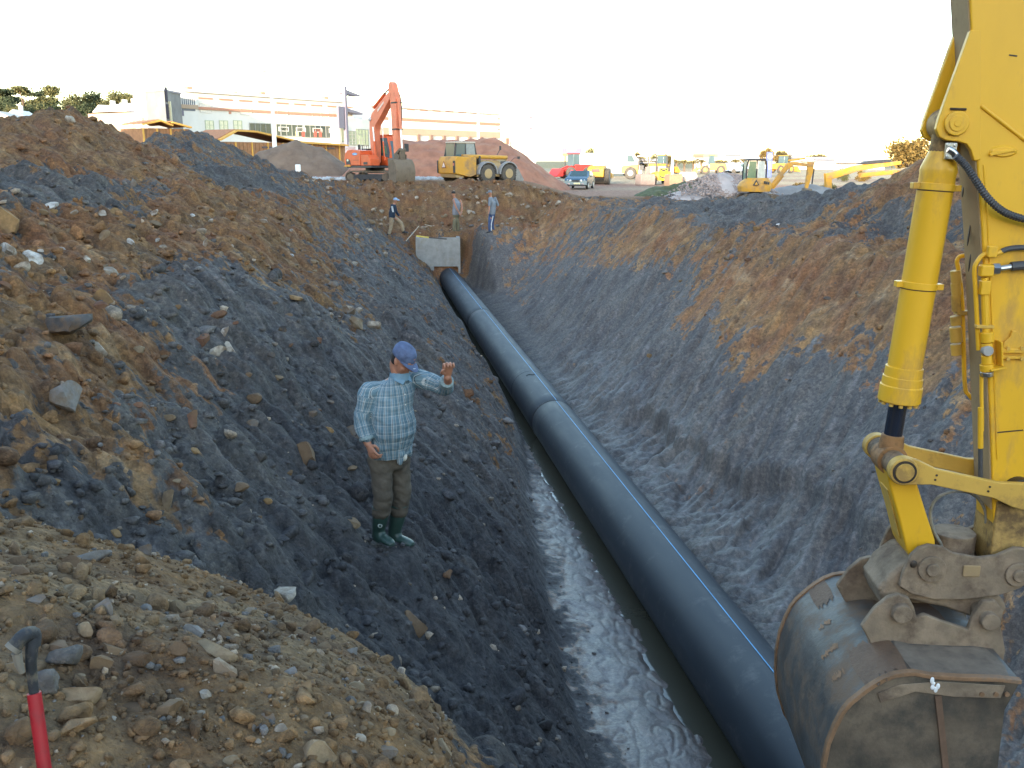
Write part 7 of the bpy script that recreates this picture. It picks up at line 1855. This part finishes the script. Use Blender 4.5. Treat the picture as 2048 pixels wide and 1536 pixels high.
def tree(px, py_base, py_top, Y, w, label, m, kind, seed, group, z0=None):
    r = random.Random(seed); p = at(px, py_base, Y=Y); zg = gz(p[0], p[1]); zb = zg
    h = at(px, py_top, Y=Y)[2] - zb; W = w * Y / FPX / 2 * (1.35 if kind in ('pine', 'round') else 1.0)
    o = thing({'pine': 'pine_tree', 'round': 'tree', 'bush': 'bush', 'palm': 'palm_tree'}[kind], label, {'pine': 'pine tree', 'round': 'tree', 'bush': 'bush', 'palm': 'palm tree'}[kind], (p[0], p[1], zb), 0, group)
    t = MB()
    if kind == 'palm':
        t.tube(spline([(0, 0, -.1), (.06, 0, h * .3), (.0, 0, h * .62)], 4), [.22] * 9 if False else .2, 8); t.build('trunk', BARK, o)
        for k in range(16):
            a = k * 2.4; L = W * r.uniform(.9, 1.25); up = r.uniform(.15, .9); b = MB()
            pts = [Vector((0, 0, h * .62)), Vector((math.cos(a) * L * .4, math.sin(a) * L * .4, h * .62 + L * .45 * up + .1)), Vector((math.cos(a) * L * .8, math.sin(a) * L * .8, h * .62 + L * (.6 * up - .1))), Vector((math.cos(a) * L, math.sin(a) * L, h * .62 + L * (.4 * up - .3)))]
            S_ = spline(pts, 3); side = Vector((-math.sin(a), math.cos(a), 0))
            for i in range(len(S_) - 1):
                wd = .16 * L * (1 - i / len(S_)) + .03
                for sg in (-1, 1):
                    b.poly([S_[i], S_[i + 1], S_[i + 1] + side * sg * wd - Vector((0, 0, wd * .5)), S_[i] + side * sg * wd * .8 - Vector((0, 0, wd * .5))])
            b.build('frond', m, o, smooth=0)
        return o
    ht = h * (.55 if kind != 'bush' else .25)
    bend = r.uniform(-.06, .06) * h
    t.tube(spline([(0, 0, -.2), (bend * .5, 0, ht * .5), (bend, 0, ht), (bend * 1.3, 0, h * .82)], 5), list(np.linspace(.028 * h, .008 * h, 16)), 8)
    cl = []
    nb = 9 if kind == 'pine' else 15
    for k in range(nb):
        a = r.uniform(0, 6.28); q = r.random()
        if kind == 'pine': zz_ = h * (.52 + .46 * q); rr_ = W * (1.05 - .75 * q) * r.uniform(.3, .9); sz = (W * r.uniform(.28, .5), W * r.uniform(.28, .5), h * r.uniform(.035, .075))
        elif kind == 'round': zz_ = h * (.35 + .6 * q); rr_ = W * math.sqrt(max(.05, 1 - (2 * q - 1) ** 2)) * r.uniform(.2, .75); s_ = W * r.uniform(.25, .45); sz = (s_, s_, s_ * .85)
        else: zz_ = h * (.12 + .75 * q); rr_ = W * math.sqrt(max(.05, 1 - q ** 2)) * r.uniform(.1, .8); s_ = W * r.uniform(.22, .4); sz = (s_, s_, min(s_, h * .25))
        c = (bend + rr_ * math.cos(a), rr_ * math.sin(a), min(zz_, h - sz[2] * .8)); cl.append((*c, *sz))
        t.tube([(bend * min(1, c[2] / h), 0, max(.1, c[2] * .72)), (c[0] * .6, c[1] * .6, c[2] * .9), c], [.010 * h, .006 * h, .003 * h], 5)
    t.build('trunk', BARK, o)
    leaves(o, cl, {'pine': 3000, 'round': 3600, 'bush': 3600}[kind], W * {'pine': .062, 'round': .052, 'bush': .046}[kind], m, seed)
    return o
G1 = 'pines on the rise behind the houses'
for i, (px, yb, yt, Y, w, m, k, lb) in enumerate([
 (8, 236, 176, 255, 60, PINE, 'pine', 'dark pine at the far left end of the tree belt'), (48, 238, 173, 240, 50, OLIVE, 'pine', 'umbrella pine with a gap of sky under its flat crown'), (85, 238, 182, 250, 46, PINE, 'pine', 'lower pine between the two umbrella pines'),
 (122, 238, 167, 240, 56, OLIVE, 'pine', 'tallest pine with tiered flat branches above the brown mound'), (165, 240, 186, 250, 60, OLIVE, 'round', 'pale olive tree behind the top of the brown mound'), (200, 240, 184, 255, 56, PINE, 'round', 'dark round tree left of the cream house'),
 (236, 240, 182, 250, 56, OLIVE, 'round', 'olive round tree behind the cream house roofs'), (262, 240, 184, 245, 44, OLIVE, 'round', 'olive tree touching the white stair block'), (25, 245, 205, 200, 40, OLIVE, 'round', 'small bright tree above the white bungalow'), (60, 245, 210, 205, 40, PINE, 'round', 'small dark tree beside the small white house'), (100, 245, 200, 230, 50, PINE, 'round', 'dark round tree below the tallest pine'), (140, 245, 198, 235, 44, OLIVE, 'round', 'olive tree left of the pale olive tree'), (222, 245, 200, 225, 44, OLIVE, 'round', 'bushy tree close behind the cream house'), (34, 248, 208, 215, 40, PINE, 'round', 'low dark tree between the two small trees at the far left'), (80, 248, 204, 222, 44, OLIVE, 'round', 'low olive tree right of the small white house'), (182, 250, 206, 228, 50, PINE, 'round', 'low dark tree right behind the shoulder of the brown mound'), (250, 250, 205, 230, 46, PINE, 'round', 'low dark tree over the dormer of the cream house'), (14, 248, 196, 235, 50, PINE, 'round', 'broad dark tree under the far left pine')]):
    tree(px, yb, yt, Y, w, lb, m, k, 500 + i, G1)
for i, (px, yb, yt, Y, w, m, k, lb) in enumerate([
 (1178, 322, 296, 190, 26, PINE, 'round', 'dark round tree right of the billboard'), (1205, 324, 303, 200, 36, OLIVE, 'bush', 'dull green bush behind the long white van'), (1240, 324, 304, 205, 40, HEDGE, 'bush', 'brownish bush left of the small gabled house'), (1278, 324, 304, 210, 44, HEDGE, 'bush', 'brownish bush behind the small gabled house'), (1312, 326, 308, 210, 40, OLIVE, 'bush', 'olive bush right of the small gabled house'), (1340, 328, 311, 205, 30, HEDGE, 'bush', 'low brown bush beside the lamp post'),
 (1535, 318, 296, 215, 30, GOLD, 'round', 'golden tree above the blue pylon sign'), (1565, 318, 302, 225, 34, HEDGE, 'round', 'brown crowned tree behind the thin roofed warehouse'), (1632, 320, 310, 235, 40, HEDGE, 'round', 'low brown tree behind the broad roofed warehouse'),
 (1683, 366, 335, 95, 34, OLIVE, 'bush', 'olive bush above the yellow backhoe arm'), (1720, 366, 342, 95, 44, GOLD, 'bush', 'golden bush above the yellow backhoe arm')]):
    tree(px, yb, yt, Y, w, lb, m, k, 600 + i, 'trees and bushes on the horizon')
tree(1815, 380, 270, 62, 92, 'large sunlit golden bush rising behind the right spoil heap', GOLD, 'round', 700, None)
tree(1600, 395, 366, 58, 60, 'low golden bush under the compact excavator boom', GOLD, 'bush', 701, 'scrub under the excavator booms'); tree(1652, 392, 366, 60, 50, 'low olive bush beside the compact excavator stick', OLIVE, 'bush', 702, 'scrub under the excavator booms')
for i, px in enumerate((1352, 1368, 1386, 1402, 1432, 1448, 1470, 1488)):
    tree(px, 336, 311 + (i % 3) * 2, 158 + 4 * (i % 3), 24, ['palm at the van end of the sunlit row', 'second sunlit palm from the lamp post', 'short palm left of the palm row loader', 'palm right behind the palm row loader', 'palm between the loader and the dark van', 'palm beside the dark small van', 'palm between the dark van and the pale blue van', 'palm nearest the black framed cab'][i], PALM, 'palm', 720 + i, 'row of sunlit palms')

# ---- the red pole with its dark elbow, planted in the heap beside the photographer
pb_ = at(88, 1500, Y=1.55); zg = ground(pb_[0], pb_[1])
pole = thing('red_pole', 'red tubular pole with a dark bent elbow on top, planted in the stony heap', 'pole', (pb_[0], pb_[1], zg))
P0_ = Vector(at(92, 1560, Y=1.535)); P1_ = Vector(at(68, 1386, Y=1.57)); P2_ = Vector(at(62, 1330, Y=1.577)); o3 = Vector((pb_[0], pb_[1], zg))
q = lambda v: v - o3
low_ = P0_ + (P0_ - P1_) * 4.5
MB().tube([q(low_), q(P0_), q(P1_)], .0118, 20).build('shaft', mat('red_sleeve', (.30, .008, .016), .5, var=.2, scale=14, dirt=(.16, .03, .03), dirt_amt=.25, dirt_scale=18), pole)
DIRTY = mat('dirty_dark_metal', (.022, .024, .030), .75, var=.5, scale=18, dirt=(.16, .13, .09), dirt_amt=.35, dirt_scale=22, bump=.4)
E1 = Vector(at(66, 1268, Y=1.585)); E2 = Vector(at(28, 1294, Y=1.56))
MB().tube([q(P1_), q(P2_), q(Vector(at(64, 1296, Y=1.58))), q(E1)], [.008, .0092, .0106, .0125], 16).build('neck', DIRTY, pole)
el = MB().tube(spline([q(Vector(at(66, 1290, Y=1.585))), q(E1), q(Vector(at(48, 1272, Y=1.57))), q(E2)], 5), .0128, 18).build('elbow', DIRTY, pole)
d_ = (E2 - Vector(at(48, 1272, Y=1.57))).normalized()
MB().lathe(q(E2 - d_ * .002), q(E2 + d_ * .006), [(0, .0138), (1, .0138)], 18).build('elbow_rim', mat('pale_rim', (.17, .15, .125), .8), el)
MB().lathe(q(E2 + d_ * .006), q(E2 + d_ * .0072), [(0, .0085), (1, .0085)], 16).build('elbow_mouth', mat('dark_hole', (.008, .008, .008), .9), el)
MB().tube([q(E2 + Vector((.003, 0, -.011))), q(E2 + Vector((.004, 0, -.033))), q(E2 + Vector((.008, 0, -.05)))], [.009, .0075, .005], 8).build('clay_lump', MATS['pale_rim'], el)
# ---- boards and planks left by the chamber
for (x0, y0, x1, y1, Y, m, lb, w) in ((833, 472, 858, 475, 38.3, mat('yellow_board', (.55, .42, .08), .7), 'yellow board lying on the top edge of the chamber', .10), (858, 475, 893, 478, 38.3, mat('dark_board', (.06, .05, .045), .8), 'dark plank lying on the top edge of the chamber', .08), (812, 482, 838, 452, 38.9, mat('pale_stick', (.42, .36, .28), .8), 'pale stick leaning from the bank onto the chamber', .045), (849, 417, 862, 404, 44.0, mat('pale_stick', (.42, .36, .28), .8), 'pale stick lying on the rubble above the chamber', .06)):
    a_, c_ = Vector(at(x0, y0, Y=Y)), Vector(at(x1, y1, Y=Y + .1))
    if Y > 40: a_.z, c_.z = ground(a_.x, a_.y) + .12, ground(c_.x, c_.y) + .3
    o = MB().bar((0, 0, 0), c_ - a_, w, w * .6).build('plank' if 'stick' not in lb else 'stick', m, None); o.location = a_; tag(o, lb, 'plank' if 'stick' not in lb else 'stick')
